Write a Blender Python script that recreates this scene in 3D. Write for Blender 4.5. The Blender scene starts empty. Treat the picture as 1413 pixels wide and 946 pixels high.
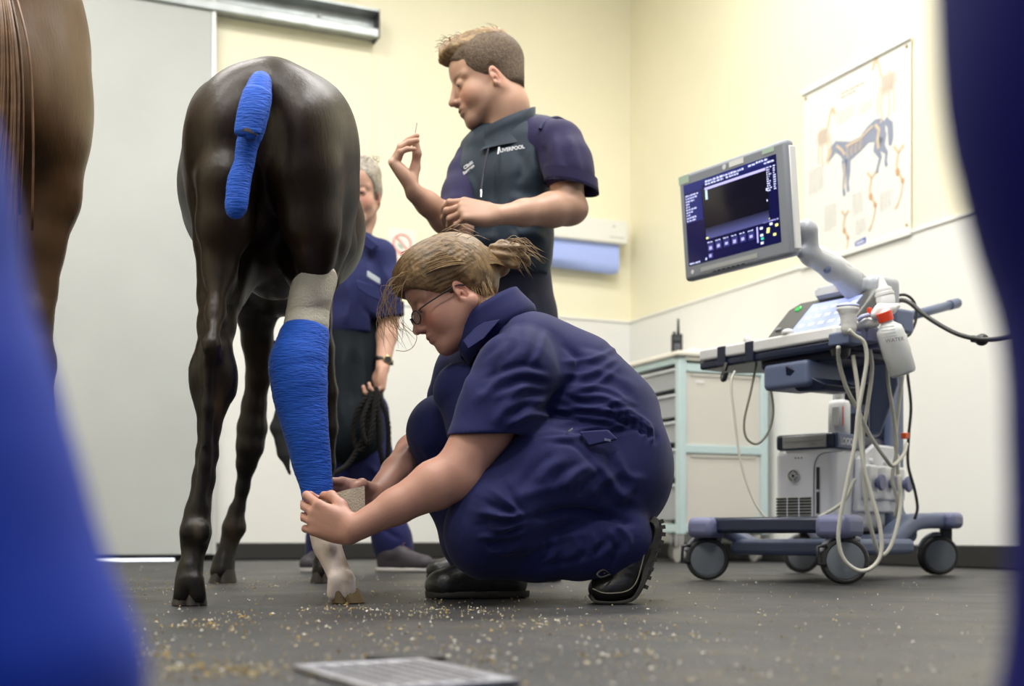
import bpy, bmesh, math, random
import numpy as np
from mathutils import Vector, Matrix, Quaternion

# ---------------------------------------------------------------- camera, world, lights, exposure
SC = bpy.context.scene
COL = SC.collection
FPX, CX, HY, CH = 1720.0, 706.5, 738.0, 0.15      # focal length (px), centre column, horizon row, camera height (m)
cam_d = bpy.data.cameras.new('camera'); cam = bpy.data.objects.new('camera', cam_d); COL.objects.link(cam)
cam.location = (0, 0, CH); cam.rotation_euler = (math.pi/2, 0, 0)
cam_d.sensor_width = 36.0; cam_d.lens = FPX/1413*36
cam_d.shift_y = (HY-473)/1413
cam_d.clip_start = 0.02
cam_d.dof.use_dof = True; cam_d.dof.focus_distance = 2.85; cam_d.dof.aperture_fstop = 3.4
SC.camera = cam
SC.view_settings.view_transform = 'Standard'; SC.view_settings.look = 'None'
SC.view_settings.gamma = 1; SC.view_settings.use_curve_mapping = False
SC.view_settings.exposure = 0.24

world = bpy.data.worlds.new('world'); SC.world = world; world.use_nodes = True
world.node_tree.nodes['Background'].inputs[0].default_value = (0.60, 0.72, 1.0, 1)
world.node_tree.nodes['Background'].inputs[1].default_value = 0.2

CEIL = 4.35
def area_light(x, y, z, sx, sy, power, color=(1, .97, .92), rz=0.0):
    d = bpy.data.lights.new('ceiling_light', 'AREA'); d.shape = 'RECTANGLE'; d.size = sx; d.size_y = sy
    d.energy = power; d.color = color
    o = bpy.data.objects.new('ceiling_light', d); COL.objects.link(o)
    o.location = (x, y, z); o.rotation_euler = (0, 0, rz)
    return o
LAMPS = [(-1.6, 2.2), (0.9, 2.4), (-2.0, 4.9), (0.5, 5.6), (1.15, 3.5), (-.3, .6)]
for lx, ly in LAMPS:
    area_light(lx, ly, CEIL-.10, 1.5, .55, 66, (1, .982, .95), math.radians(23.6))
# added cool area light behind the camera, imitating daylight; no doorway is built
dl = area_light(-.9, -2.2, 2.1, 3.2, 2.4, 26, (.62, .75, 1.0)); dl.name = 'added_rear_daylight'
dl.rotation_euler = (math.radians(82), 0, math.radians(-8))

# ---------------------------------------------------------------- helpers
def U(px): return (px-CX)/FPX
def P(px, py, Y): return np.array([U(px)*Y, Y, CH+(HY-py)/FPX*Y])      # a point seen at px,py standing at distance Y
def M2(Y): return Y/FPX                                                # metres per pixel at distance Y
V = lambda *a: np.array(a, float)
def nrm(v): v = np.asarray(v, float); return v/np.linalg.norm(v)
def lerp(a, b, t): return np.asarray(a, float)*(1-t)+np.asarray(b, float)*t

MATS = {}
def mat(name, col, rough=.6, metal=0., spec=.5, bump=0., bscale=60., var=0., vscale=8., attr=False, emit=0., trans=0.,
        coat=0., sheen=0., ecol=None, bdet=3., stretch=None, alpha=1., sss=0., wave=None):
    if name in MATS: return MATS[name]
    m = bpy.data.materials.new(name); m.use_nodes = True
    nt = m.node_tree; N = nt.nodes; L = nt.links; b = N['Principled BSDF']
    b.inputs['Base Color'].default_value = (*col, 1); b.inputs['Roughness'].default_value = rough
    b.inputs['Metallic'].default_value = metal; b.inputs['Specular IOR Level'].default_value = spec
    b.inputs['Transmission Weight'].default_value = trans; b.inputs['Coat Weight'].default_value = coat
    b.inputs['Sheen Weight'].default_value = sheen; b.inputs['Alpha'].default_value = alpha
    if sss: b.inputs['Subsurface Weight'].default_value = sss; b.inputs['Subsurface Radius'].default_value = (.012, .005, .003); b.inputs['Subsurface Scale'].default_value = 1.
    if emit: b.inputs['Emission Color'].default_value = (*(ecol or col), 1); b.inputs['Emission Strength'].default_value = emit
    tc = N.new('ShaderNodeTexCoord'); vec = tc.outputs['Object']
    if stretch:
        mp = N.new('ShaderNodeMapping'); mp.inputs['Scale'].default_value = stretch; L.new(vec, mp.inputs['Vector']); vec = mp.outputs[0]
    src = None
    if attr:
        a = N.new('ShaderNodeAttribute'); a.attribute_name = 'Col'; src = a.outputs['Color']
    if var:
        n = N.new('ShaderNodeTexNoise'); n.inputs['Scale'].default_value = vscale; n.inputs['Detail'].default_value = 5
        L.new(vec, n.inputs['Vector'])
        mx = N.new('ShaderNodeMix'); mx.data_type = 'RGBA'; mx.blend_type = 'MULTIPLY'; mx.inputs[0].default_value = 1
        if src: L.new(src, mx.inputs[6])
        else: mx.inputs[6].default_value = (*col, 1)
        mr = N.new('ShaderNodeMapRange'); mr.inputs['From Min'].default_value = .3; mr.inputs['From Max'].default_value = .7
        mr.inputs['To Min'].default_value = 1-var; mr.inputs['To Max'].default_value = 1+var; L.new(n.outputs[0], mr.inputs[0])
        cb = N.new('ShaderNodeCombineColor')
        for i in range(3): L.new(mr.outputs[0], cb.inputs[i])
        L.new(cb.outputs[0], mx.inputs[7]); src = mx.outputs[2]
    if src: L.new(src, b.inputs['Base Color'])
    if bump:
        bn = N.new('ShaderNodeTexNoise'); bn.inputs['Scale'].default_value = bscale; bn.inputs['Detail'].default_value = bdet
        L.new(vec, bn.inputs['Vector'])
        bp = N.new('ShaderNodeBump'); bp.inputs['Strength'].default_value = bump; bp.inputs['Distance'].default_value = .01
        L.new(bn.outputs[0], bp.inputs['Height']); L.new(bp.outputs[0], b.inputs['Normal'])
    MATS[name] = m
    return m

ORG = {}                                                     # world origin of every thing
def tag(o, label=None, cat=None, group=None, kind=None):
    if label: o['label'] = label
    if cat: o['category'] = cat
    if group: o['group'] = group
    if kind: o['kind'] = kind
    return o
def thing(name, label, cat, loc, group=None):
    o = bpy.data.objects.new(name, None); COL.objects.link(o); o.location = loc; o.empty_display_size = .1
    ORG[o.name] = V(*loc); return tag(o, label, cat, group)

def obj(name, verts, faces, m, parent=None, smooth=False, bevel=0., col=None, loc=None, mats=None, midx=None, auto=None, segs=2):
    """Links ONE mesh object. verts are world coordinates."""
    verts = np.asarray(verts, float).reshape(-1, 3)
    o0 = ORG[parent.name] if parent is not None else (V(*loc) if loc is not None else
         np.array([verts[:, 0].mean(), verts[:, 1].mean(), verts[:, 2].min()]))
    me = bpy.data.meshes.new(name)
    if isinstance(faces, np.ndarray) and faces.ndim == 2:
        n, k = faces.shape; me.vertices.add(len(verts)); me.vertices.foreach_set('co', (verts-o0).astype(np.float32).ravel())
        me.loops.add(n*k); me.loops.foreach_set('vertex_index', faces.astype(np.int32).ravel())
        me.polygons.add(n); me.polygons.foreach_set('loop_start', np.arange(0, n*k, k, dtype=np.int32))
        me.update(calc_edges=True)
    else:
        me.from_pydata([tuple(v) for v in (verts-o0)], [], [tuple(int(i) for i in f) for f in faces]); me.update()
    for x in (mats or [m]): me.materials.append(x)
    if midx is not None: me.polygons.foreach_set('material_index', np.asarray(midx, dtype=np.int32))
    if smooth: me.polygons.foreach_set('use_smooth', np.ones(len(me.polygons), dtype=bool))
    if col is not None:
        at = me.color_attributes.new('Col', 'FLOAT_COLOR', 'POINT'); c4 = np.ones((len(verts), 4), np.float32); c4[:, :3] = col
        at.data.foreach_set('color', c4.ravel())
    o = bpy.data.objects.new(name, me); COL.objects.link(o)
    if parent is not None: o.parent = parent
    else: o.location = o0
    ORG[o.name] = o0
    if bevel:
        b = o.modifiers.new('bevel', 'BEVEL'); b.width = bevel; b.segments = segs; b.limit_method = 'ANGLE'; b.angle_limit = math.radians(35)
        b.harden_normals = False
        me.polygons.foreach_set('use_smooth', np.ones(len(me.polygons), dtype=bool))
        me.set_sharp_from_angle(angle=math.radians(50))
    elif auto: 
        me.polygons.foreach_set('use_smooth', np.ones(len(me.polygons), dtype=bool)); me.set_sharp_from_angle(angle=math.radians(auto))
    return o

class MB:
    """collects simple shapes (world coordinates) for one mesh"""
    def __init__(s): s.v = []; s.f = []
    def add(s, v, f):
        n = len(s.v); s.v += [np.asarray(x, float) for x in v]; s.f += [[i+n for i in q] for q in f]; return s
    def box(s, c, h, R=None):
        R = np.eye(3) if R is None else np.asarray(R)
        vs = [np.asarray(c)+R.T@(np.array([x, y, z])*np.asarray(h)) for x in (-1, 1) for y in (-1, 1) for z in (-1, 1)]
        return s.add(vs, [(0, 1, 3, 2), (4, 6, 7, 5), (0, 4, 5, 1), (2, 3, 7, 6), (0, 2, 6, 4), (1, 5, 7, 3)])
    def bar(s, a, b, w, h, up=(0, 0, 1)):
        a = np.asarray(a, float); b = np.asarray(b, float); x = nrm(b-a); y = nrm(np.cross(up, x)); z = np.cross(x, y)
        return s.box((a+b)/2, (np.linalg.norm(b-a)/2, w/2, h/2), np.array([x, y, z]))
    def prism(s, pts, dvec):
        n = len(pts); vs = [np.asarray(p, float) for p in pts]+[np.asarray(p, float)+dvec for p in pts]
        f = [tuple(range(n))[::-1], tuple(range(n, 2*n))]+[(i, (i+1) % n, n+(i+1) % n, n+i) for i in range(n)]
        return s.add(vs, f)
    def rings(s, rings, caps=True, closed=False):
        n = len(rings[0]); k = len(rings); vs = [p for r in rings for p in r]; f = []
        for j in range(k if closed else k-1):
            j2 = (j+1) % k
            for i in range(n): f.append((j*n+i, j*n+(i+1) % n, j2*n+(i+1) % n, j2*n+i))
        if caps and not closed: f += [tuple(range(n))[::-1], tuple((k-1)*n+i for i in range(n))]
        return s.add(vs, f)
    def tube(s, pts, r, n=10, flat=None):
        pts = [np.asarray(p, float) for p in pts]; k = len(pts); rs = r if hasattr(r, '__len__') else [r]*k
        R = []; up = None
        for i in range(k):
            t = nrm(pts[min(i+1, k-1)]-pts[max(i-1, 0)])
            if up is None:
                up = V(0, 0, 1) if abs(t[2]) < .9 else V(0, 1, 0)
                if flat is not None: up = np.asarray(flat, float)
            u = nrm(up-t*np.dot(up, t)); w = np.cross(t, u); up = u
            R.append([pts[i]+rs[i]*(math.cos(a)*w+math.sin(a)*u) for a in np.arange(n)*2*math.pi/n])
        return s.rings(R)
    def lathe(s, c, axis, prof, n=24):
        """prof = [(h, r)...] along axis from c"""
        ax = nrm(axis); u = nrm(np.cross(ax, V(0, 0, 1) if abs(ax[2]) < .9 else V(1, 0, 0))); w = np.cross(ax, u)
        return s.rings([[np.asarray(c)+ax*h+max(r, 1e-5)*(math.cos(a)*u+math.sin(a)*w) for a in np.arange(n)*2*math.pi/n] for h, r in prof])
    def ball(s, c, r, n=12):
        r = r if hasattr(r, '__len__') else (r, r, r)
        return s.rings([[np.asarray(c)+np.array([r[0]*math.sin(p)*math.cos(a), r[1]*math.sin(p)*math.sin(a), -r[2]*math.cos(p)])
                         for a in np.arange(n)*2*math.pi/n] for p in np.linspace(.02, math.pi-.02, n)])
    def obj(s, name, m, parent=None, **k): return obj(name, s.v, s.f, m, parent, **k)

def smoothpath(pts, n=8):
    """Catmull-Rom through points"""
    pts = [np.asarray(p, float) for p in pts]; q = [2*pts[0]-pts[1]]+pts+[2*pts[-1]-pts[-2]]; out = []
    for i in range(1, len(q)-2):
        for j in range(n):
            t = j/n; a, b, c, d = q[i-1], q[i], q[i+1], q[i+2]
            out.append(.5*((2*b)+(c-a)*t+(2*a-5*b+4*c-d)*t*t+(3*b-a-3*c+d)*t**3))
    out.append(pts[-1]); return out

def text_mesh(body, size, o, x, y, m, parent, name='lettering', ext=.0006, bold=.0, align='LEFT', bigx=1.):
    """flat lettering: origin o, direction x (unit), up y (unit)"""
    cu = bpy.data.curves.new(name, 'FONT'); cu.body = body; cu.size = size; cu.extrude = ext; cu.offset = bold; cu.align_x = align
    t = bpy.data.objects.new(name, cu); COL.objects.link(t)
    bpy.context.view_layer.update()
    me = bpy.data.meshes.new_from_object(t.evaluated_get(bpy.context.evaluated_depsgraph_get()))
    x = nrm(x); z = nrm(np.cross(x, y)); y = np.cross(z, x)
    vs = [np.asarray(o)+x*v.co.x*bigx+y*v.co.y+z*v.co.z for v in me.vertices]; fs = [list(p.vertices) for p in me.polygons]
    bpy.data.objects.remove(t); bpy.data.curves.remove(cu); bpy.data.meshes.remove(me)
    return obj(name, vs, fs, m, parent)

# ---------------------------------------------------------------- distance-field sculpting
def seg_cut(q, a, b): pass
class Field:
    """a signed distance field on a regular grid; shapes blend smoothly, mesh() extracts one continuous surface"""
    def __init__(s, lo, hi, res):
        s.lo = np.asarray(lo, float); s.res = res; s.n = np.ceil((np.asarray(hi)-s.lo)/res).astype(int)+1
        s.d = np.full(s.n, .08, np.float32)
    def _sub(s, lo, hi):
        i0 = np.clip(np.floor((lo-s.lo)/s.res).astype(int), 0, s.n); i1 = np.clip(np.ceil((hi-s.lo)/s.res).astype(int)+1, 0, s.n)
        if np.any(i1 <= i0): return None
        ax = [(s.lo[k]+np.arange(i0[k], i1[k])*s.res).astype(np.float32) for k in range(3)]
        return tuple(slice(i0[k], i1[k]) for k in range(3)), ax[0][:, None, None], ax[1][None, :, None], ax[2][None, None, :]
    def _mix(s, sl, d, k, op):
        a = s.d[sl]
        if op == 'add':
            r = np.minimum(a, d)
            if k > 0: h = np.maximum(k-np.abs(a-d), 0)/k; r = r-h*h*k*.25
        else:
            d = -d; r = np.maximum(a, d)
            if k > 0: h = np.maximum(k-np.abs(a-d), 0)/k; r = r+h*h*k*.25
        s.d[sl] = r
    def cone(s, a, b, ra, rb, k=.01, n=None, f=1., op='add', flatcap=False):
        a = np.asarray(a, float); b = np.asarray(b, float); m = max(ra, rb)*max(1, f)+k+3*s.res
        g = s._sub(np.minimum(a, b)-m, np.maximum(a, b)+m)
        if g is None: return s
        sl, X, Y, Z = g; ab = b-a; L2 = max(float(ab@ab), 1e-9)
        X = X-a[0]; Y = Y-a[1]; Z = Z-a[2]
        tt = (X*ab[0]+Y*ab[1]+Z*ab[2])/L2; t = np.clip(tt, 0, 1)
        X = X-t*ab[0]; Y = Y-t*ab[1]; Z = Z-t*ab[2]; q2 = X*X+Y*Y+Z*Z
        if n is not None and f != 1:
            n = nrm(n); c = X*n[0]+Y*n[1]+Z*n[2]; q2 = q2+c*c*(1/f/f-1)
        r = ra+(rb-ra)*t; q = np.sqrt(q2); d = q-r
        if n is not None and f < 1: d = d*np.where(q > 1e-6, (f+(1-f)*.5), 1)
        if flatcap: L = math.sqrt(L2); d = np.maximum(d, np.maximum(-tt*L, (tt-1)*L))
        s._mix(sl, d.astype(np.float32), k, op); return s
    def chain(s, pts, k=.012, n=None, f=1., op='add'):
        """pts = [(xyz, radius)]"""
        for (a, ra), (b, rb) in zip(pts[:-1], pts[1:]): s.cone(a, b, ra, rb, k, n, f, op)
        return s
    def ell(s, c, r, R=None, k=.015, op='add', cut=None):
        c = np.asarray(c, float); r = np.asarray(r, float) if hasattr(r, '__len__') else V(r, r, r)
        m = r.max()+k+3*s.res; g = s._sub(c-m, c+m)
        if g is None: return s
        sl, X, Y, Z = g; X = X-c[0]; Y = Y-c[1]; Z = Z-c[2]
        if R is not None: R = np.asarray(R); A = [R[i, 0]*X+R[i, 1]*Y+R[i, 2]*Z for i in range(3)]
        else: A = [X, Y, Z]
        k0 = np.sqrt((A[0]/r[0])**2+(A[1]/r[1])**2+(A[2]/r[2])**2)
        k1 = np.sqrt((A[0]/r[0]**2)**2+(A[1]/r[1]**2)**2+(A[2]/r[2]**2)**2)
        d = k0*(k0-1)/np.maximum(k1, 1e-6)
        if cut is not None: n, off = cut; n = nrm(n); d = np.maximum(d, X*n[0]+Y*n[1]+Z*n[2]-off)
        s._mix(sl, d.astype(np.float32), k, op); return s
    def box(s, c, h, R=None, k=.01, rnd=.01, op='add'):
        c = np.asarray(c, float); h = np.asarray(h, float); m = np.linalg.norm(h)+k+3*s.res; g = s._sub(c-m, c+m)
        if g is None: return s
        sl, X, Y, Z = g; X = X-c[0]; Y = Y-c[1]; Z = Z-c[2]
        if R is not None: R = np.asarray(R); A = [R[i, 0]*X+R[i, 1]*Y+R[i, 2]*Z for i in range(3)]
        else: A = [X+0*Y+0*Z, Y+0*X+0*Z, Z+0*X+0*Y]
        q = [np.abs(A[i])-(h[i]-rnd) for i in range(3)]
        d = np.sqrt(sum(np.maximum(x, 0)**2 for x in q))+np.minimum(np.maximum(np.maximum(q[0], q[1]), q[2]), 0)-rnd
        s._mix(sl, d.astype(np.float32), k, op); return s
    def cutplane(s, p, n, k=0.):
        """removes everything on the side n points to"""
        p = np.asarray(p, float); n = nrm(n)
        ax = [(s.lo[i]+np.arange(s.n[i])*s.res).astype(np.float32) for i in range(3)]
        d = (ax[0]-p[0])[:, None, None]*n[0]+(ax[1]-p[1])[None, :, None]*n[1]+(ax[2]-p[2])[None, None, :]*n[2]
        s.d = np.maximum(s.d, d.astype(np.float32)); return s
    def mesh(s):
        d = s.d; d[0] = d[-1] = .08; d[:, 0] = d[:, -1] = .08; d[:, :, 0] = d[:, :, -1] = .08
        ins = d < 0; c = np.zeros(np.array(d.shape)-1, np.int8)
        for i in (0, 1):
            for j in (0, 1):
                for k in (0, 1):
                    c += ins[i:i+c.shape[0], j:j+c.shape[1], k:k+c.shape[2]]
        act = (c > 0) & (c < 8); I = np.argwhere(act); idx = np.full(c.shape, -1, np.int32); idx[act] = np.arange(len(I))
        acc = np.zeros((len(I), 3)); cnt = np.zeros(len(I))
        cor = [(i, j, k) for i in (0, 1) for j in (0, 1) for k in (0, 1)]
        val = {q: d[I[:, 0]+q[0], I[:, 1]+q[1], I[:, 2]+q[2]] for q in cor}
        for q in cor:
            for ax in range(3):
                if q[ax]: continue
                w = list(q); w[ax] = 1; w = tuple(w); a = val[q]; b = val[w]; x = (a < 0) != (b < 0)
                t = np.where(x, a/np.where(x, a-b, 1), 0); p = np.tile(np.array(q, float), (len(I), 1)); p[:, ax] += t
                acc[x] += p[x]; cnt[x] += 1
        verts = s.lo+(I+acc/cnt[:, None])*s.res
        F = []
        for ax in range(3):
            sl0 = [slice(None)]*3; sl1 = [slice(None)]*3; sl0[ax] = slice(0, -1); sl1[ax] = slice(1, None)
            a = ins[tuple(sl0)]; b = ins[tuple(sl1)]; E = np.argwhere(a != b); fl = a[tuple(E.T)]
            u, v = [(1, 2), (2, 0), (0, 1)][ax]
            q = []
            for du, dv in ((-1, -1), (0, -1), (0, 0), (-1, 0)):
                e = E.copy(); e[:, u] += du; e[:, v] += dv; q.append(idx[tuple(e.T)])
            q = np.stack(q, 1); q[~fl] = q[~fl][:, ::-1]; F.append(q)
        return verts, np.concatenate(F)

def vnormals(v, f):
    n = np.zeros_like(v); a = np.cross(v[f[:, 2]]-v[f[:, 0]], v[f[:, 3]]-v[f[:, 1]])
    for i in range(4): np.add.at(n, f[:, i], a)
    return n/np.maximum(np.linalg.norm(n, axis=1), 1e-9)[:, None]
def dseg(v, a, b):
    a = np.asarray(a, float); ab = np.asarray(b, float)-a; t = np.clip(((v-a)@ab)/max(ab@ab, 1e-9), 0, 1)
    return np.linalg.norm(v-a-t[:, None]*ab, axis=1), t
def fold(v, n, path, w, h):
    """raise (h>0) or sink (h<0) a cloth fold along a path of points"""
    path = [np.asarray(p, float) for p in path]; L = len(path)-1; best = np.full(len(v), 9.); tt = np.zeros(len(v))
    for i in range(L):
        d, t = dseg(v, path[i], path[i+1]); m = d < best; best[m] = d[m]; tt[m] = (i+t[m])/L
    amp = h*np.exp(-(best/w)**2)*np.clip(np.sin(np.pi*np.clip(tt, .02, .98))*1.6, 0, 1)
    return v+n*amp[:, None]
_rs = np.random.RandomState(7)
def vnoise(v, freq, seed=0, octs=2):
    """smooth value noise -1..1 from sums of sines with random directions"""
    rs = np.random.RandomState(seed+11); out = np.zeros(len(v)); amp = 1.
    for o in range(octs):
        acc = np.zeros(len(v))
        for i in range(7):
            d = nrm(rs.randn(3)); acc += np.sin((v@d)*freq*(2**o)*(0.6+.8*rs.rand())+rs.rand()*6.28)
        out += amp*acc/3.2; amp *= .5
    return out
def merge(parts):
    vs = []; fs = []; n = 0
    for v, f in parts: vs.append(v); fs.append(f+n); n += len(v)
    return np.concatenate(vs), np.concatenate(fs)
def sm(x, a, b): t = np.clip((x-a)/(b-a), 0, 1); return t*t*(3-2*t)

# ================================================================ THE ROOM
CR = V(.8175, 8.6); dR = nrm(V(.437, -1)); dB = nrm(V(-1, -.437))       # corner, along right wall to camera, along back wall to the left
def W3(t, s, z): p = CR+dB*t+dR*s; return V(p[0], p[1], z)               # room frame: t along back wall, s away from back wall
B3 = V(dB[0], dB[1], 0); R3 = V(dR[0], dR[1], 0); Z3 = V(0, 0, 1)
def onback(px, py, off=0.):   # point on the plane s=off seen at px,py
    d = V(U(px), 1); s = (CR@dR+off)/(d@dR); return V(d[0]*s, s, CH+(HY-py)/FPX*s)
def onright(px, py, off=0.):
    d = V(U(px), 1); s = (CR@dB+off)/(d@dB); return V(d[0]*s, s, CH+(HY-py)/FPX*s)
def tz(p): q = p[:2]-CR; return q@dB, q@dR, p[2]

m_cream = mat('cream_paint', (.87, .825, .63), .45, bump=.05, bscale=30, var=.03, vscale=1.5)
m_white = mat('white_cladding', (.80, .80, .775), .28, var=.02, vscale=2)
m_skirt = mat('black_skirting', (.016, .016, .016), .45, bump=.3, bscale=220, var=.6, vscale=300)
m_door = mat('grey_door_panel', (.47, .49, .485), .42, bump=.06, bscale=6, var=.06, vscale=1.2)
m_ceil = mat('ceiling_paint', (.82, .80, .74), .7)
m_galv = mat('galvanised_steel', (.42, .45, .46), .42, metal=.6, var=.12, vscale=12)

def floor_mat():
    m = bpy.data.materials.new('rubber_floor'); m.use_nodes = True; N = m.node_tree.nodes; L = m.node_tree.links; b = N['Principled BSDF']
    tc = N.new('ShaderNodeTexCoord')
    def noise(sc, det=4, rough=.6):
        n = N.new('ShaderNodeTexNoise'); n.inputs['Scale'].default_value = sc; n.inputs['Detail'].default_value = det
        n.inputs['Roughness'].default_value = rough; L.new(tc.outputs['Object'], n.inputs['Vector']); return n.outputs[0]
    def ramp(src, p0, c0, p1, c1):
        r = N.new('ShaderNodeValToRGB'); e = r.color_ramp.elements; e[0].position = p0; e[0].color = (*c0, 1); e[1].position = p1; e[1].color = (*c1, 1)
        L.new(src, r.inputs[0]); return r.outputs[0]
    def mix(f, a, c, mode='MIX'):
        x = N.new('ShaderNodeMix'); x.data_type = 'RGBA'; x.blend_type = mode
        if isinstance(f, float): x.inputs[0].default_value = f
        else: L.new(f, x.inputs[0])
        for i, q in ((6, a), (7, c)):
            if isinstance(q, tuple): x.inputs[i].default_value = (*q, 1)
            else: L.new(q, x.inputs[i])
        return x.outputs[2]
    base = ramp(noise(1.6, 5), .3, (.016, .0155, .0155), .7, (.031, .033, .042))
    grit = ramp(noise(160, 3, .7), .45, (.55, .55, .55), .62, (1.7, 1.65, 1.6))
    c = mix(1., base, grit, 'MULTIPLY')
    dust = ramp(noise(3.2, 6, .7), .50, (0, 0, 0), .72, (.40, .40, .40))
    c = mix(dust, c, (.095, .074, .032))
    vo = N.new('ShaderNodeTexVoronoi'); vo.inputs['Scale'].default_value = 46; vo.inputs['Randomness'].default_value = 1; L.new(tc.outputs['Object'], vo.inputs['Vector'])
    sp = ramp(vo.outputs['Distance'], .05, (1, 1, 1), .075, (0, 0, 0))
    keep = ramp(noise(13, 2), .53, (0, 0, 0), .56, (.8, .8, .8))
    c = mix(mix(1., sp, keep, 'MULTIPLY'), c, (.40, .38, .32))
    L.new(c, b.inputs['Base Color'])
    b.inputs['Roughness'].default_value = .42; b.inputs['Specular IOR Level'].default_value = .5
    rr = N.new('ShaderNodeMapRange'); L.new(noise(5, 4), rr.inputs[0]); rr.inputs['To Min'].default_value = .34; rr.inputs['To Max'].default_value = .62
    L.new(rr.outputs[0], b.inputs['Roughness'])
    bp = N.new('ShaderNodeBump'); bp.inputs['Strength'].default_value = .55; bp.inputs['Distance'].default_value = .004
    L.new(noise(230, 3), bp.inputs['Height']); L.new(bp.outputs[0], b.inputs['Normal'])
    return m
m_floor = floor_mat()

def slab(name, t0, t1, s0, s1, z0, z1, m, kind='structure', parent=None, bevel=0., **k):
    mb = MB(); mb.prism([W3(t0, s0, z0), W3(t1, s0, z0), W3(t1, s1, z0), W3(t0, s1, z0)], V(0, 0, z1-z0))
    o = mb.obj(name, m, parent, bevel=bevel, **k)
    if kind: o['kind'] = kind
    return o
TL, SL = 6.0, 9.6
# drain opening is simply covered by the grate which lies flush in the floor
slab('floor', -.2, TL+.2, -.2, SL, -.12, 0, m_floor)
slab('ceiling', -.2, TL+.2, -.2, SL, CEIL, CEIL+.12, m_ceil)
slab('wall_back', -.2, TL+.2, -.2, 0, 0, CEIL, m_cream)
slab('wall_right', -.2, 0, 0, SL, 0, CEIL, m_cream)
slab('wall_left', TL, TL+.2, 0, SL, 0, CEIL, m_cream)
DZ = CH+(HY-447)/FPX*8.6            # top of the white wall cladding
slab('trim_1', 0, TL-.02, 0, .010, .10, DZ, m_white)
slab('trim_2', 0, .010, .010, SL-.1, .10, DZ, m_white)
slab('trim_3', 0, TL-.02, 0, .018, DZ, DZ+.018, m_white, bevel=.004)
slab('trim_4', 0, .018, .018, SL-.1, DZ, DZ+.018, m_white, bevel=.004)
slab('baseboard_back', 0, TL-.02, .0, .03, 0, .104, m_skirt, bevel=.008)
slab('baseboard_right', 0, .03, .03, SL-.1, 0, .104, m_skirt, bevel=.008)
slab('trim_5', TL-3.4, TL-.6, .0, .03, 1.62, 1.62, m_white) if False else None

# ceiling lamps (housings above the frame)
R_room = np.array([[-dB[0], -dB[1], 0], [-dR[0], -dR[1], 0], [0, 0, 1.]])
# sliding door, its rail and the strip of daylight under it
pR = onback(295, 300, .10); tD = tz(pR)[0]
slab('door_1', tD, 5.4, .055, .105, .036, 3.62, m_door, bevel=.004)
d1 = bpy.data.objects['door_1']
m_edge = mat('pale_aluminium', (.66, .67, .66), .35, metal=.3)
slab('edge_strip', tD-.012, tD+.012, .05, .112, .036, 3.62, m_edge, None, d1, bevel=.002)
for zz in (): pass
p1 = onback(521, 45, .1); tR = tz(p1)[0]; zb = onback(521, 52, .12)[2]
rail = thing('trim_6', None, None, W3(3, .08, zb)); rail['kind'] = 'structure'
slab('rail_back', tR, 5.6, .0, .02, zb+.02, zb+.17, m_galv, None, rail)
slab('rail_top', tR, 5.6, .0, .13, zb+.16, zb+.175, m_galv, None, rail)
slab('rail_lip', tR, 5.6, .10, .13, zb, zb+.055, m_galv, None, rail, bevel=.006)
slab('rail_web', tR, 5.6, .02, .10, zb+.018, zb+.028, m_galv, None, rail)
slab('rail_end_cap', tR-.006, tR, .0, .13, zb+.0, zb+.175, mat('dark_steel', (.08, .085, .09), .5, metal=.5), None, rail)
for k in range(4): 
    c = W3(tR+.35+k*.75, .0215, zb+.12); MB().lathe(c, R3, [(0, .014), (.008, .014), (.012, .008)], 10).obj('bolt', m_galv, rail)
a = onback(128, 778, .055); bb = onback(240, 778, .055)
m_glow = mat('daylight_gap', (.9, .95, 1.), .3, emit=1.6, ecol=(.88, .93, 1.))
slab('light_gap', tz(bb)[0], tz(a)[0]+.3, .06, .075, .0, .014, m_glow, None, d1)
m_rub = mat('black_rubber', (.012, .012, .012), .6)
slab('bottom_seal', tD, 5.4, .05, .058, .018, .05, m_rub, None, d1)

# thin cream strip up the wall at the right end of the rail
slab('trim_7', tR-.01, tR+.004, 0, .006, DZ+.02, zb-.02, m_cream)
# dark cable tray end high on the right wall
q0 = onback(905, -6, .16); q1 = onback(950, 9, .30)
tb = MB(); tb.bar(q0, q1, .05, .03); o = tb.obj('trim_8', mat('dark_steel', (.08, .085, .09), .5), None, bevel=.004); o['kind'] = 'structure'

# ================================================================ HORSES
m_coat = mat('dark_bay_coat', (.02, .013, .01), .42, spec=.30, attr=True, bump=.10, bscale=160, var=.18, vscale=14, stretch=(1, 1, .25))
m_hoof = mat('hoof_horn', (.03, .024, .02), .5, bump=.12, bscale=60, stretch=(1, 1, 3))
m_hoofp = mat('pale_hoof_horn', (.16, .11, .05), .5, bump=.12, bscale=60, stretch=(1, 1, 3))
m_blue = mat('blue_cohesive_bandage', (.011, .095, .56), .66, spec=.28, bump=.55, bscale=55, bdet=8, sheen=.08, stretch=(1, 1, 5), var=.12, vscale=30)
m_cream_b = mat('cream_crepe_bandage', (.60, .56, .47), .8, bump=.3, bscale=240, var=.05, vscale=20)

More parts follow.
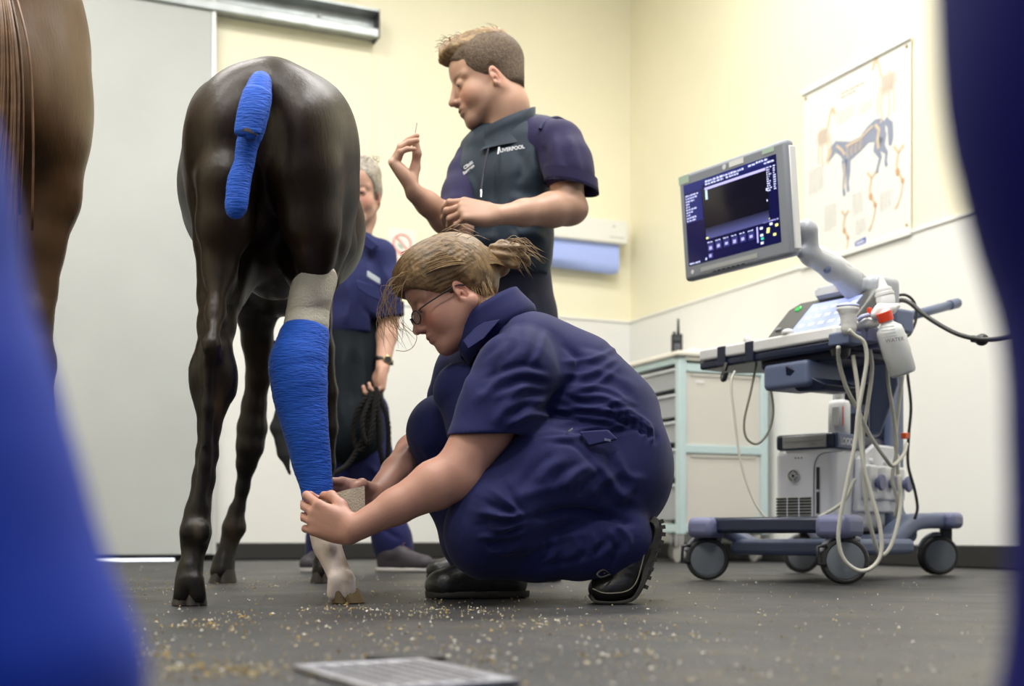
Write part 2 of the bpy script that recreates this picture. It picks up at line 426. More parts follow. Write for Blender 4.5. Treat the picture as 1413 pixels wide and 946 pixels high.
def make_foal():
    F = Field((-1.12, 2.36, -.005), (-.28, 4.62, 1.42), .0095)
    c = lambda pts: [(P(x, y, Y), r*M2(Y)) for x, y, r, Y in pts]
    # barrel, loin, chest, neck, head (the neck and head hide behind the quarters)
    F.ell(V(-.615, 3.28, .975), (.225, .47, .185), k=.04)
    F.ell(V(-.60, 2.98, .99), (.185, .24, .165), k=.05)
    F.ell(V(-.69, 3.72, .985), (.15, .26, .18), k=.05)
    F.chain([(V(-.72, 3.78, 1.0), .135), (V(-.74, 3.98, 1.12), .105), (V(-.75, 4.14, 1.19), .085)], .06, n=(1, 0, 0), f=.75)
    F.chain([(V(-.75, 4.15, 1.19), .08), (V(-.75, 4.3, 1.10), .062), (V(-.75, 4.42, .98), .042), (V(-.75, 4.44, .95), .04)], .03, n=(1, 0, 0), f=.72)
    for s in (-1, 1): F.chain([(V(-.75+s*.045, 4.13, 1.25), .018), (V(-.75+s*.055, 4.13, 1.30), .02), (V(-.75+s*.05, 4.12, 1.35), .006)], .01)
    # croup and quarters, seen from behind
    F.ell(P(378, 215, 2.90), (.158, .25, .175), k=.05)
    F.ell(P(368, 300, 2.92), (.10, .20, .12), k=.05)
    F.ell(P(372, 365, 3.0), (.075, .16, .08), k=.05)
    F.ell(P(305, 235, 2.84), (.060, .17, .155), k=.06); F.ell(P(452, 240, 2.86), (.058, .17, .155), k=.06)
    F.ell(P(380, 150, 2.86), (.115, .20, .083), k=.05)
    F.chain(c([(376, 138, 55, 2.86), (377, 126, 28, 2.72), (377, 128, 22, 2.68)]), .04)
    for s, hx in ((-1, 325), (1, 430)):
        F.ell(P(hx, 205, 2.78), (.080, .17, .135), k=.07)
        F.ell(P(hx+s*9, 185, 2.93), (.082, .16, .105), k=.05)
    # left thigh, gaskin, hock, cannon, fetlock, pastern
    F.chain(c([(324, 200, 55, 2.80), (319, 280, 51, 2.80), (313, 335, 42, 2.80), (308, 380, 32, 2.78), (304, 410, 28, 2.75), (299, 448, 23, 2.71), (296, 482, 22, 2.68)]), .03)
    F.chain(c([(310, 250, 42, 2.66), (309, 310, 36, 2.68), (303, 370, 20, 2.69), (297, 430, 10, 2.65), (293, 474, 9, 2.60)]), .03)
    F.chain(c([(352, 300, 26, 2.86), (338, 360, 26, 2.86), (322, 410, 16, 2.82)]), .04)
    F.chain(c([(292, 478, 13, 2.605), (294, 490, 12, 2.62)]), .015)                       # point of the hock
    F.chain(c([(296, 482, 22, 2.67), (295, 510, 27, 2.68), (295, 535, 25, 2.69), (292, 560, 20, 2.69), (289, 590, 14.5, 2.69), (286, 625, 13, 2.69), (281, 660, 13.5, 2.69), (276, 692, 16, 2.69)]), .02)
    F.ell(P(317, 525, 2.69), (.013, .03, .04), k=.02); F.ell(P(272, 522, 2.69), (.012, .03, .045), k=.02)
    F.chain(c([(289, 500, 9, 2.63), (288, 560, 8, 2.645), (283, 640, 7, 2.66), (274, 700, 8, 2.66)]), .012)   # tendons
    F.chain(c([(273, 705, 18, 2.68), (270, 735, 21, 2.68), (268, 752, 18, 2.68), (266, 768, 14.5, 2.67), (263, 784, 16, 2.66), (261, 800, 19, 2.66)]), .012)
    for dx in (-9, 9): F.ell(P(270+dx, 733, 2.65), (.018, .018, .026), k=.012)
    F.chain(c([(255, 800, 11, 2.64), (250, 822, 11, 2.64)]), .01); F.chain(c([(270, 800, 11, 2.64), (273, 822, 11, 2.64)]), .01)
    # right thigh down to the bandaged hock and the pale fetlock below it
    F.chain(c([(428, 190, 56, 2.82), (436, 270, 54, 2.84), (438, 330, 42, 2.84), (435, 375, 28, 2.84), (430, 410, 23, 2.82), (420, 460, 23, 2.79)]), .03)
    F.chain(c([(425, 240, 46, 2.70), (430, 310, 38, 2.73), (433, 355, 24, 2.77), (430, 395, 16, 2.79)]), .03)
    F.chain(c([(462, 280, 25, 3.0), (468, 340, 19, 3.0), (455, 390, 14, 2.94)]), .04)
    F.chain(c([(395, 250, 26, 2.82), (403, 320, 26, 2.86), (412, 372, 20, 2.84)]), .04)
    F.chain(c([(420, 460, 26, 2.78), (414, 500, 26, 2.77), (421, 580, 17, 2.77), (434, 660, 14, 2.77), (441, 705, 14, 2.77)]), .02)
    F.chain(c([(442, 705, 14.5, 2.77), (446, 735, 17, 2.77), (451, 752, 18, 2.77), (458, 768, 16, 2.76), (465, 784, 15, 2.755), (471, 800, 18, 2.75)]), .012)
    F.ell(P(457, 752, 2.74), (.015, .022, .022), k=.012)
    F.chain(c([(463, 800, 11.5, 2.73), (460, 820, 10, 2.73)]), .008); F.chain(c([(480, 798, 12, 2.73), (481, 818, 11, 2.73)]), .008)
    # fore legs
    F.chain(c([(352, 395, 40, 3.72), (354, 430, 28, 3.80), (355, 470, 20, 3.86), (356, 520, 16, 3.9), (350, 560, 16, 3.92), (348, 590, 20, 3.93), (345, 615, 18, 3.93), (340, 640, 13, 3.94), (335, 672, 9, 3.95), (329, 700, 10, 3.95)]), .02)
    F.chain(c([(326, 704, 12, 3.95), (323, 728, 16, 3.95), (318, 744, 12, 3.95), (313, 760, 11.5, 3.94), (309, 775, 14, 3.93), (307, 788, 17, 3.92)]), .012)
    F.chain(c([(425, 395, 36, 3.74), (430, 440, 26, 3.80), (440, 480, 19, 3.86), (452, 540, 13, 3.9), (450, 590, 15, 3.92), (452, 640, 9, 3.94), (452, 700, 9.5, 3.95), (450, 728, 13, 3.95), (448, 750, 10, 3.94), (446, 775, 13, 3.92), (446, 788, 16, 3.9)]), .02)
    # seam between the quarters
    F.chain(c([(357, 215, 4, 2.60), (362, 300, 8, 2.60), (366, 372, 10, 2.62), (366, 412, 16, 2.7)]), .03, op='sub')
    v, f = F.mesh()
    n = vnormals(v, f)
    v = v+n*(vnoise(v, 26, 3)*.0012)[:, None]
    for path, w, h in (([(455, 150), (470, 220), (478, 290), (470, 350)], .016, -.006), ([(405, 200), (425, 260), (428, 330), (420, 380)], .02, .005),
                       ([(300, 170), (288, 240), (290, 320)], .016, -.005), ([(448, 240), (456, 300), (450, 370)], .012, .005), ([(345, 200), (330, 280), (322, 350)], .014, .004)):
        v = fold(v, n, [P(x, y, 2.68) if x < 440 else P(x, y, 2.75) for x, y in path], w*4, h)
    # colour: dark bay, brown highlights of lighter hair, white sock on the right hind
    px = CX+FPX*v[:, 0]/v[:, 1]; py = HY-FPX*(v[:, 2]-CH)/v[:, 1]; z = v[:, 2]
    dark = V(.0065, .0045, .0035); brown = V(.030, .0155, .006)
    t = .35+.30*vnoise(v*V(1, 1, .4), 16, 5); t = t*sm(z, .35, .8); col = lerp(dark, brown, 0)[None]*(1-np.clip(t, 0, 1)[:, None])+brown*np.clip(t, 0, 1)[:, None]
    def patch(cx_, cy_, rx, ry, c_, amt, ymax=3.2):
        nonlocal col
        w = np.exp(-((px-cx_)/rx)**2-((py-cy_)/ry)**2)*(v[:, 1] < ymax)*amt*(.6+.4*vnoise(v*V(1, 1, .3), 120, 8)); w = np.clip(w, 0, 1)[:, None]; col = col*(1-w)+np.array(c_)*w
    patch(303, 560, 6, 26, (.13, .075, .03), .8); patch(292, 482, 9, 10, (.075, .045, .025), .7); patch(420, 340, 8, 26, (.09, .05, .02), .5)
    patch(272, 735, 6, 24, (.13, .10, .07), .8); patch(266, 752, 14, 10, (.10, .075, .05), .5); patch(322, 735, 12, 24, (.10, .07, .04), .7, 9); patch(348, 610, 10, 16, (.06, .045, .03), .5, 9)
    sock = (np.abs(px-462) < 60)*(v[:, 1] < 3)*(v[:, 1] > 2.5)*(py > 700)
    s_ = sock*sm(py, 700, 722); stain = np.clip(.5+.8*vnoise(v, 60, 21), 0, 1)*sm(px-.35*(py-760), 452, 478)
    wcol = V(.70, .60, .56)[None]*(1-stain[:, None])+V(.17, .11, .05)*stain[:, None]
    col = col*(1-s_[:, None])+wcol*s_[:, None]
    root = thing('foal', 'dark brown foal seen from behind with blue bandaged tail and hind leg', 'horse', (-.62, 3.2, 0))
    body = obj('body', v, f, m_coat, root, smooth=True, col=col)
    # hooves
    def hoof(cx_, yb, w, Y, m, ytop, lean=0., top=.74, lab=None):
        mm = M2(Y); c0 = P(cx_, yb, Y); c0[2] = .002; h = (yb-ytop)*mm; rings = []
        for t in (0, .08, .5, 1):
            r = w*mm*(1-(1-top)*t); ring = []
            for a in np.arange(28)*2*math.pi/28:
                x = math.cos(a); y = math.sin(a); notch = .26*math.exp(-((a-1.5*math.pi)/.22)**2)
                ring.append(c0+V(r*x*(1-.0*t)+lean*t*h, r*1.12*(y*(1-notch) if y < 0 else y*1.15)+(.10*h if 0 else 0)-.02*t*0, h*t))
            rings.append(ring)
        o = MB().rings(rings).obj('hoof', m, root, auto=50)
        if lab: o['label'] = lab
    hoof(261, 835, 24, 2.66, m_hoof, 797, .05); hoof(307, 803, 19.5, 3.92, m_hoof, 785, .1); hoof(446, 804, 18, 3.90, m_hoof, 785)
    hoof(481, 832, 23.5, 2.75, m_hoofp, 812, -.35, .86, 'pale brown hoof below the white sock')
    # tail: bandaged dock with a flap of bandage and the wrapped end
    def wrap(name, pts, m, n=40, rough=.0016, k=9, seed=1, flat=.8, lab=None, ridge=0., closed=True, tilt=0.):
        pts = [(P(x, y, Y), rx*M2(Y), ry) for x, y, rx, Y, ry in pts]
        C = smoothpath([p for p, a, b in pts], k); A = smoothpath([V(a, b, 0) for p, a, b in pts], k); R = []; rs = random.Random(seed)
        for i, (c_, ab) in enumerate(zip(C, A)):
            t = nrm(C[min(i+1, len(C)-1)]-C[max(i-1, 0)]); x = nrm(np.cross(V(0, 1, 0), t)); x = x if x[0] > 0 else -x; y = np.cross(t, x)
            ring = []
            for j in range(n):
                a = 2*math.pi*j/n; rr = 1+ridge*(.55*math.sin(i*1.25+1.1*math.sin(a+1)+2*math.sin(i*.21))+.9*math.sin(i*.37+.8*math.sin(2*a+i*.11)+seed)+.45*math.sin(i*2.3+2*math.sin(a*2+.5)))
                ring.append(c_+ab[0]*rr*math.cos(a)*x+ab[0]*ab[1]*rr*math.sin(a)*y+t*tilt*ab[0]*math.cos(a))
            R.append(ring)
        o = MB().rings(R).obj(name, m, root, smooth=True)
        if lab: o['label'] = lab
        return o
    wrap('tail_bandage', [(362, 112, 12, 2.63, 1), (359, 116, 16, 2.60, 1), (354, 140, 20, 2.575, 1), (349, 175, 17.5, 2.565, .9), (341, 200, 15, 2.565, .9), (337, 225, 14.5, 2.565, .9), (330, 250, 16, 2.56, .9), (327, 275, 16, 2.555, .9), (325, 291, 14, 2.555, .9), (325, 299, 9, 2.555, .9), (325, 302, 2, 2.555, .9)],
         m_blue, ridge=.016, lab='blue bandage wrapped round the tail')
    m_card = mat('grey_bandage_core', (.10, .09, .09), .9, bump=.3, bscale=90)
    mm = M2(2.52)
    wrap('tail_flap', [(356, 126, 17, 2.55, .45), (354.5, 129, 19.5, 2.545, .5), (348, 152, 20, 2.53, .52), (342, 178, 18.5, 2.525, .5), (341.3, 182, 17.5, 2.525, .5), (341.5, 180, 15, 2.525, .5), (341.7, 179, 14.5, 2.525, .5)], m_blue, ridge=.004, lab='folded over roll of blue bandage', k=5)
    wrap('bandage_core', [(342, 179, 14.6, 2.523, .55), (341.4, 183, 14.6, 2.523, .55), (341.1, 184.6, 14.0, 2.523, .5)], m_card, lab='grey underside of the folded roll')
    # leg bandages
    wb = [(434, 384, 25, 2.81, 1.35), (434, 389, 29.5, 2.81, 1.4), (429, 410, 29, 2.80, 1.3), (424, 435, 29.5, 2.80, 1.2), (420, 462, 31, 2.79, 1.15), (417, 480, 26, 2.78, 1.1)]
    wrap('upper_leg_bandage', wb, m_cream_b, n=48, ridge=.007, tilt=-.45, lab='cream crepe bandage above the blue one')
    bb_ = [(423, 452, 27, 2.79, 1.1), (422, 455, 31.5, 2.79, 1.15), (417, 475, 36, 2.78, 1.15), (412, 500, 40, 2.77, 1.15), (413, 525, 39.5, 2.765, 1.1), (417, 560, 36, 2.765, 1.05), (424, 600, 30.5, 2.765, 1.05), (430, 635, 27.5, 2.77, 1), (436, 665, 23.5, 2.77, 1), (439, 690, 21, 2.77, 1), (440, 712, 19, 2.77, 1), (440, 713, 15, 2.77, 1)]
    o = wrap('leg_bandage', bb_, m_blue, n=64, ridge=.009, k=12, tilt=-.15, lab='thick blue bandage over hock and cannon')
    wrap('bandage_lining', [(440, 702, 18.5, 2.77, 1), (441, 718, 18, 2.77, 1), (441, 719, 14, 2.77, 1)], m_cream_b, lab='white edge of padding below blue bandage')
    return root
make_foal()

def make_horse():
    Y0 = 2.95
    F = Field((-2.5, 2.5, -.005), (-.90, 4.95, 1.72), .016)
    cc = lambda pts: [(P(x, y, Y), r*M2(Y)) for x, y, r, Y in pts]
    F.chain([(P(-70, 60, 3.2), .28), (V(-1.95, 3.85, 1.22), .29), (V(-2.1, 4.3, 1.2), .24)], .08)
    F.ell(P(-60, 60, 3.1), (.26, .32, .24), k=.08)
    F.ell(P(30, 60, 3.02), (.142, .26, .30), k=.07)
    F.ell(P(42, 150, 2.98), (.123, .22, .20), k=.07)
    F.ell(P(-150, 120, 3.0), (.13, .24, .28), k=.07)
    F.chain(cc([(42, 190, 70, 3.0), (42, 270, 62, 3.02), (38, 340, 46, 3.0), (36, 400, 37, 2.98), (36, 440, 33, 2.95)]), .04)
    F.chain(cc([(36, 440, 33, 2.95), (38, 500, 36, 2.93), (40, 560, 30, 2.95), (44, 640, 22, 2.96), (48, 710, 21, 2.96), (52, 735, 26, 2.96), (54, 765, 20, 2.95), (58, 790, 26, 2.93)]), .03)
    F.chain(cc([(-165, 190, 66, 3.0), (-160, 300, 52, 3.02), (-158, 400, 36, 2.98), (-158, 500, 38, 2.95), (-160, 640, 22, 2.96), (-160, 735, 26, 2.96), (-160, 765, 20, 2.95), (-160, 790, 26, 2.93)]), .03)
    
    F.chain([(V(-2.12, 4.4, 1.30), .2), (V(-2.2, 4.75, 1.5), .14)], .06)
    for s in (-.14, .14): F.chain([(V(-2.13+s, 4.45, .95), .10), (V(-2.13+s, 4.48, .55), .055), (V(-2.13+s, 4.48, .48), .06), (V(-2.13+s, 4.48, .2), .035), (V(-2.13+s, 4.47, .09), .045), (V(-2.13+s, 4.45, .04), .05)], .03)
    v, f = F.mesh(); n = vnormals(v, f); v = v+n*(vnoise(v, 18, 4)*.002)[:, None]
    v = fold(v, n, [P(70, 20, 2.85), P(78, 120, 2.83), P(80, 200, 2.83)], .03, -.006)
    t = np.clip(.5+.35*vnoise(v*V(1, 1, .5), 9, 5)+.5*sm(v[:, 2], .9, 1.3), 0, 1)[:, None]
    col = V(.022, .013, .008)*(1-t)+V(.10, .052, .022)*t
    root = thing('horse', 'brown horse cut off by the left edge, rump and thigh showing', 'horse', (-1.3, 3.4, 0))
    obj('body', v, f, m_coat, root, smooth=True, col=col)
    for x, y in ((P(60, 815, 2.93)[0], 2.93), (P(-160, 815, 2.93)[0], 2.93), (-2.27, 4.45), (-1.99, 4.45)):
        MB().rings([[V(x+r*math.cos(a), y+r*1.1*math.sin(a), z) for a in np.arange(20)*2*math.pi/20] for z, r in ((.002, .058), (.07, .046))]).obj('hoof', m_hoof, root, auto=50)
    # tail of lighter hair hanging at the left edge of the view: many strands
    mb = MB(); rs = random.Random(4)
    for i in range(190):
        u = rs.gauss(0, 1); x0 = 2+u*7; y = 2.70+rs.uniform(-.03, .03)
        pts = [P(x0*.6-8, -50, y+.05), P(x0, 10, y-.03), P(x0+4+u*3, 80, y-.05), P(x0+2+u*5, 160+rs.uniform(-20, 30), y-.04), P(x0-10+u*8, 330+rs.uniform(-60, 40), y)]
        mb.tube(smoothpath(pts, 4), .0028, 5)
    mb.obj('tail', mat('brown_tail_hair', (.16, .085, .045), .42, spec=.5, var=.3, vscale=30), root, smooth=True)
make_horse()

# ================================================================ PEOPLE
m_skin = mat('skin', (.5, .28, .2), .44, spec=.35, attr=True, bump=.05, bscale=240, sss=.12)
m_navy = mat('navy_overall_cloth', (.0095, .0120, .074), .78, spec=.2, bump=.12, bscale=420, sheen=.08, var=.10, vscale=5)
m_navyd = mat('navy_overall_stitching', (.010, .012, .062), .8)
m_vest = mat('slate_blue_softshell', (.009, .021, .038), .62, spec=.3, bump=.1, bscale=300, var=.08, vscale=6, sheen=.1)
m_scrub = mat('purple_navy_scrub_cloth', (.020, .016, .062), .75, spec=.2, bump=.15, bscale=300, sheen=.08)
m_trou = mat('dark_slate_trousers', (.030, .032, .062), .75, bump=.15, bscale=300)
m_green = mat('dark_teal_overtrousers', (.004, .008, .013), .75, bump=.15, bscale=200, spec=.2)
m_black = mat('black_leather', (.010, .010, .010), .38, bump=.12, bscale=120, spec=.5)
m_sole = mat('worn_rubber_sole', (.028, .026, .024), .7, bump=.2, bscale=90)
m_lace = mat('pale_lace', (.30, .27, .22), .8)
m_eye = mat('eye', (.75, .72, .70), .1, attr=True)
m_metal = mat('bright_metal', (.6, .6, .6), .25, metal=1)
m_print = mat('white_print', (.72, .74, .78), .7)
SKIN = V(.52, .30, .22)

def frame(f, u):
    f = nrm(f); s = nrm(np.cross(u, f)); u = np.cross(f, s); return f, s, u     # forward, left, up

class Head:
    """a head in its own frame: c = middle of the head between the ears"""
    def __init__(h, c, fwd, up, sc=1.): h.c = np.asarray(c, float); h.f, h.s, h.u = frame(fwd, up); h.k = sc
    def p(h, f, s, u): return h.c+h.k*(f*h.f+s*h.s+u*h.u)
    def R(h): return np.array([h.f, h.s, h.u])
    def local(h, v): q = (v-h.c)/h.k; return q@h.f, q@h.s, q@h.u
    def sculpt(h, F, fem=False, open_=.45, beard=False, chub=0.):
        k = h.k; E = lambda c, r, kk=.012, op='add', cut=None: F.ell(h.p(*c), np.array(r)*k, h.R(), kk*k, op, cut)
        C = lambda a, b, ra, rb, kk=.01, op='add', **q: F.cone(h.p(*a), h.p(*b), ra*k, rb*k, kk*k, op=op, **q)
        E((-.015, 0, .042), (.100, .076, .083)); E((.028, 0, .035), (.062, .062, .066), .02)
        E((.022, 0, -.038), (.068, .062+chub*.6, .076), .02)
        for s in (-1, 1):
            C((-.022, s*(.055+chub), -.048), (.062, s*.016, -.096), .019+chub, .017+chub*.5, .022)
            E((.050, s*.036, -.036), (.030, .026, .032+chub), .016)
            C((.072, s*.016, .020), (.060, s*.048, .017), .0095, .010, .012)
            E((.096, s*.031, -.001), (.021, .0165, .0135), .010, 'sub')
        C((.070, -.010, -.099), (.070, .010, -.099), .0195, .0195, .014); E((.076, 0, -.083), (.013, .022, .014), .010)
        if chub: E((.025, 0, -.100), (.050, .045, .020), .02)
        C((.083, 0, .014), (.104, 0, -.028), .0085, .0105, .010); E((.108, 0, -.035), (.0125, .0105, .0105), .006)
        for s in (-1, 1):
            E((.095, s*.0125, -.040), (.0105, .0068, .0078), .006); E((.100, s*.0065, -.0465), (.006, .0032, .003), .002, 'sub')
            # eyelids
            e0 = h.p(.0735, s*.031, -.001)
            F.ell(e0, .0152*k, None, .003*k)
            F.ell(e0+(h.f*.0145-h.u*(.0035+.004*(1-open_)))*k, V(.0065, .0115, .0026+.0035*open_)*k, h.R(), .0025*k, 'sub')
            # ears
            ax = nrm(h.u*.93-h.f*-.20); q = h.p(-.016, s*.073, -.020)
            Re = np.array([nrm(np.cross(ax, nrm(h.s*s+h.f*-.35))), nrm(h.s*s+h.f*-.35), ax]); F.ell(q, V(.0175, .0065, .031)*k, Re, .006*k)
            F.ell(q+(h.s*s*.007+h.f*.002)*k, V(.0112, .007, .0215)*k, Re, .002*k, 'sub'); F.ell(q+(h.s*s*.004-h.u*.004)*k, V(.004, .004, .010)*k, Re, .002*k)
            C((-.008, s*.076, -.014), (-.006, s*.077, -.022), .0045, .0045, .003); F.ell(h.p(-.010, s*.073, -.038), .0075*k, None, .006*k)
        E((.080, 0, -.064), (.018, .026, .017), .012)
        E((.0915, 0, -.0618), (.0075, .021, .0055), .006); E((.0895, 0, -.0735), (.0075, .0185, .0065), .006)
        E((.100, 0, -.0672), (.009, .022, .0012), .002, 'sub')
        
    def neck(h, F, base, r=.056, r2=.066, k=.02):
        F.chain([(h.p(-.030, 0, -.030), r*.98*h.k), (h.p(-.032, 0, -.085), r*h.k), (np.asarray(base, float), r2)], k)
    def paint(h, v, col, fem=False, stubble=0., flush=0., brow=(.09, .055, .03), browa=.8):
        f, s, u = h.local(v); inh = (f*f+s*s+u*u < .16**2)
        def spot(c, r, colr, a):
            w = np.exp(-((f-c[0])/r[0])**2-((np.abs(s)-c[1])/r[1])**2-((u-c[2])/r[2])**2)*a*inh
            w = np.clip(w, 0, 1)[:, None]; col[:] = col*(1-w)+np.array(colr)*w
        lip = (.46, .17, .14)
        spot((.098, 0, -.0615), (.011, .019, .0045), lip, .9); spot((.096, 0, -.0735), (.011, .017, .005), lip, .9)
        spot((.108, 0, -.036), (.014, .018, .012), (.56, .25, .18), .5); spot((.07, .042, -.035), (.03, .022, .02), (.56, .20, .15), .35+flush)
        spot((-.015, .078, -.01), (.025, .012, .035), (.58, .24, .17), .6)
        spot((.080, .031, .019), (.03, .020, .0045), brow, browa); spot((.088, .031, -.0075), (.008, .0115, .0022), (.07, .035, .025), .9)
        spot((.083, .031, -.004), (.012, .014, .005), (.30, .15, .11), .45)
        if stubble:
            m = sm(-u, .045, .075)*sm(f, -.03, .01)*inh; m = np.maximum(m, np.exp(-((f-.1)/.02)**2-(s/.03)**2-((u+.053)/.008)**2)*inh)
            m = (m*stubble)[:, None]; col[:] = col*(1-m)+V(.17, .105, .075)*m
    def eyes(h, parent, iris=(.10, .16, .22), down=.35):
        for s in (-1, 1):
            c = h.p(.0735, s*.031, -.002); r = .0122*h.k; mb = MB().ball(c, r, 16); v = np.array(mb.v); g = nrm(h.f-h.u*down)
            a = ((v-c)/r)@g; col = np.tile(V(.72, .68, .66), (len(v), 1)); col[a > .72] = iris; col[a > .93] = (.01, .01, .01)
            mb.obj('eye', m_eye, parent, smooth=True, col=col)

def hand(F, w, d, n, side, curls, thumb, sc=1., splay=(7, 2, -3, -9), wrist_r=.027):
    """w wrist, d wrist->knuckles, n palm-facing normal, side: +1/-1 puts the thumb along side*cross(d,n). curls: 4 x (a,b,c) degrees"""
    d = nrm(d); n = nrm(n-d*np.dot(n, d)); l = nrm(np.cross(d, n))*side
    w = np.asarray(w, float); q = lambda a, b, c: w+sc*(a*d+b*l+c*n); out = {}
    offs = (.029, .0095, -.0105, -.0285); kd = (.086, .090, .086, .077); L = ((.042, .026, .021), (.046, .029, .022), (.042, .027, .021), (.033, .020, .018)); rr = (.0092, .0095, .0090, .0078)
    for o, k_, r in zip(offs, kd, rr): F.cone(q(.0, o*.55, 0), q(k_, o, -.002), .0150*sc, .0118*sc, .012*sc)
    F.ell(q(.05, 0, .004), V(.042, .034, .0145)*sc, np.array([d, l, n]), .012*sc)
    F.ell(q(.035, .024, .010), V(.032, .015, .014)*sc, np.array([d, l, n]), .012*sc); F.ell(q(.035, -.025, .008), V(.034, .012, .013)*sc, np.array([d, l, n]), .012*sc)
    for i in range(4):
        p = q(kd[i], offs[i], 0); a0 = math.radians(splay[i]); dd = d*math.cos(a0)+l*math.sin(a0); a = 0; pts = [(p, rr[i]*1.12*sc)]
        for j in range(3):
            a += math.radians(curls[i][j]); p = p+sc*L[i][j]*(dd*math.cos(a)+n*math.sin(a)); pts.append((p, rr[i]*(1.0, .92, .80)[j]*sc))
        for (pa, ra), (pb, rb) in zip(pts[:-1], pts[1:]): F.cone(pa, pb, ra, rb, .0035*sc)
        F.ell(pts[1][0]-n*0, rr[i]*1.06*sc, None, .003*sc); out[i] = [x for x, _ in pts]
    pts = [(q(.018, .022, .006), .0155*sc)]+[(q(*t), r*sc) for t, r in zip(thumb, (.0130, .0112, .0098))]
    for (pa, ra), (pb, rb) in zip(pts[:-1], pts[1:]): F.cone(pa, pb, ra, rb, .008*sc)
    out['thumb'] = [x for x, _ in pts]
    return out

def skinobj(parts, root, heads=(), col=SKIN, paint=None, name='body'):
    v, f = merge(parts); n = vnoise(v, 30, 2); c = np.tile(np.asarray(col, float), (len(v), 1))*(1+.05*n[:, None])
    for h, kw in heads: h.paint(v, c, **kw)
    if paint: paint(v, c)
    return obj(name, v, f, m_skin, root, smooth=True, col=c)

def px_of(v): return CX+FPX*v[:, 0]/v[:, 1], HY-FPX*(v[:, 2]-CH)/v[:, 1]
def cchain(pts): return [(P(x, y, Y), r*M2(Y)) for x, y, r, Y in pts]
def cloth(F, name, m, root, folds=(), noise=(.0016, 30), seed=1, lab=None, col=None):
    v, f = F.mesh(); n = vnormals(v, f)
    if noise: v = v+n*(vnoise(v, noise[1], seed)*noise[0])[:, None]
    for q in folds:
        if len(q) == 3: v = fold(v, n, *q)
        else: v = pfold(v, n, *q)
    o = obj(name, v, f, m, root, smooth=True)
    if lab: o['label'] = lab
    return o
def pf(pts, Y, w, h): return (pts, Y, w, h)
def pfold(v, n, pts, Y, w, h, depth=.30, facing=-.05):
    """a cloth crease on the side of the garment that faces -y: path given by where it runs across that side, w width and h height in metres"""
    q = np.stack([v[:, 0]/v[:, 1]*Y, CH*0+(v[:, 2]-CH)/v[:, 1]*Y], 1)
    pp = [np.array([U(x)*Y, (HY-y)/FPX*Y]) for x, y in smoothpath([V(x, y) for x, y in pts], 5)]
    best = np.full(len(v), 9.); tt = np.zeros(len(v)); L = len(pp)-1
    lo = np.min(pp, 0)-3*w; hi = np.max(pp, 0)+3*w
    m = np.where((q[:, 0] > lo[0])&(q[:, 0] < hi[0])&(q[:, 1] > lo[1])&(q[:, 1] < hi[1])&(n[:, 1] < facing)&(np.abs(v[:, 1]-Y) < depth))[0]
    if len(m) == 0: return v
    qq = q[m]; b = np.full(len(m), 9.); t_ = np.zeros(len(m))
    for i in range(L):
        ab = pp[i+1]-pp[i]; t = np.clip(((qq-pp[i])@ab)/max(ab@ab, 1e-12), 0, 1); d = np.linalg.norm(qq-pp[i]-t[:, None]*ab, axis=1)
        k = d < b; b[k] = d[k]; t_[k] = (i+t[k])/L
    amp = h*np.exp(-(b/w)**2)*np.clip(np.sin(np.pi*np.clip(t_, .02, .98))*1.5, 0, 1)
    v = v.copy(); v[m] += n[m]*amp[:, None]; return v

def strands(h, fn, count, r, m, root, name='hair_strand', seed=1, label=None):
    mb = MB(); rs = random.Random(seed)
    for i in range(count):
        p = fn(rs, i)
        if p is not None: mb.tube(p, [r]*(len(p)-2)+[r*.7, r*.3], 4)
    o = mb.obj(name, m, root, smooth=True); o['kind'] = 'stuff'
    if label: o['label'] = label
    return o

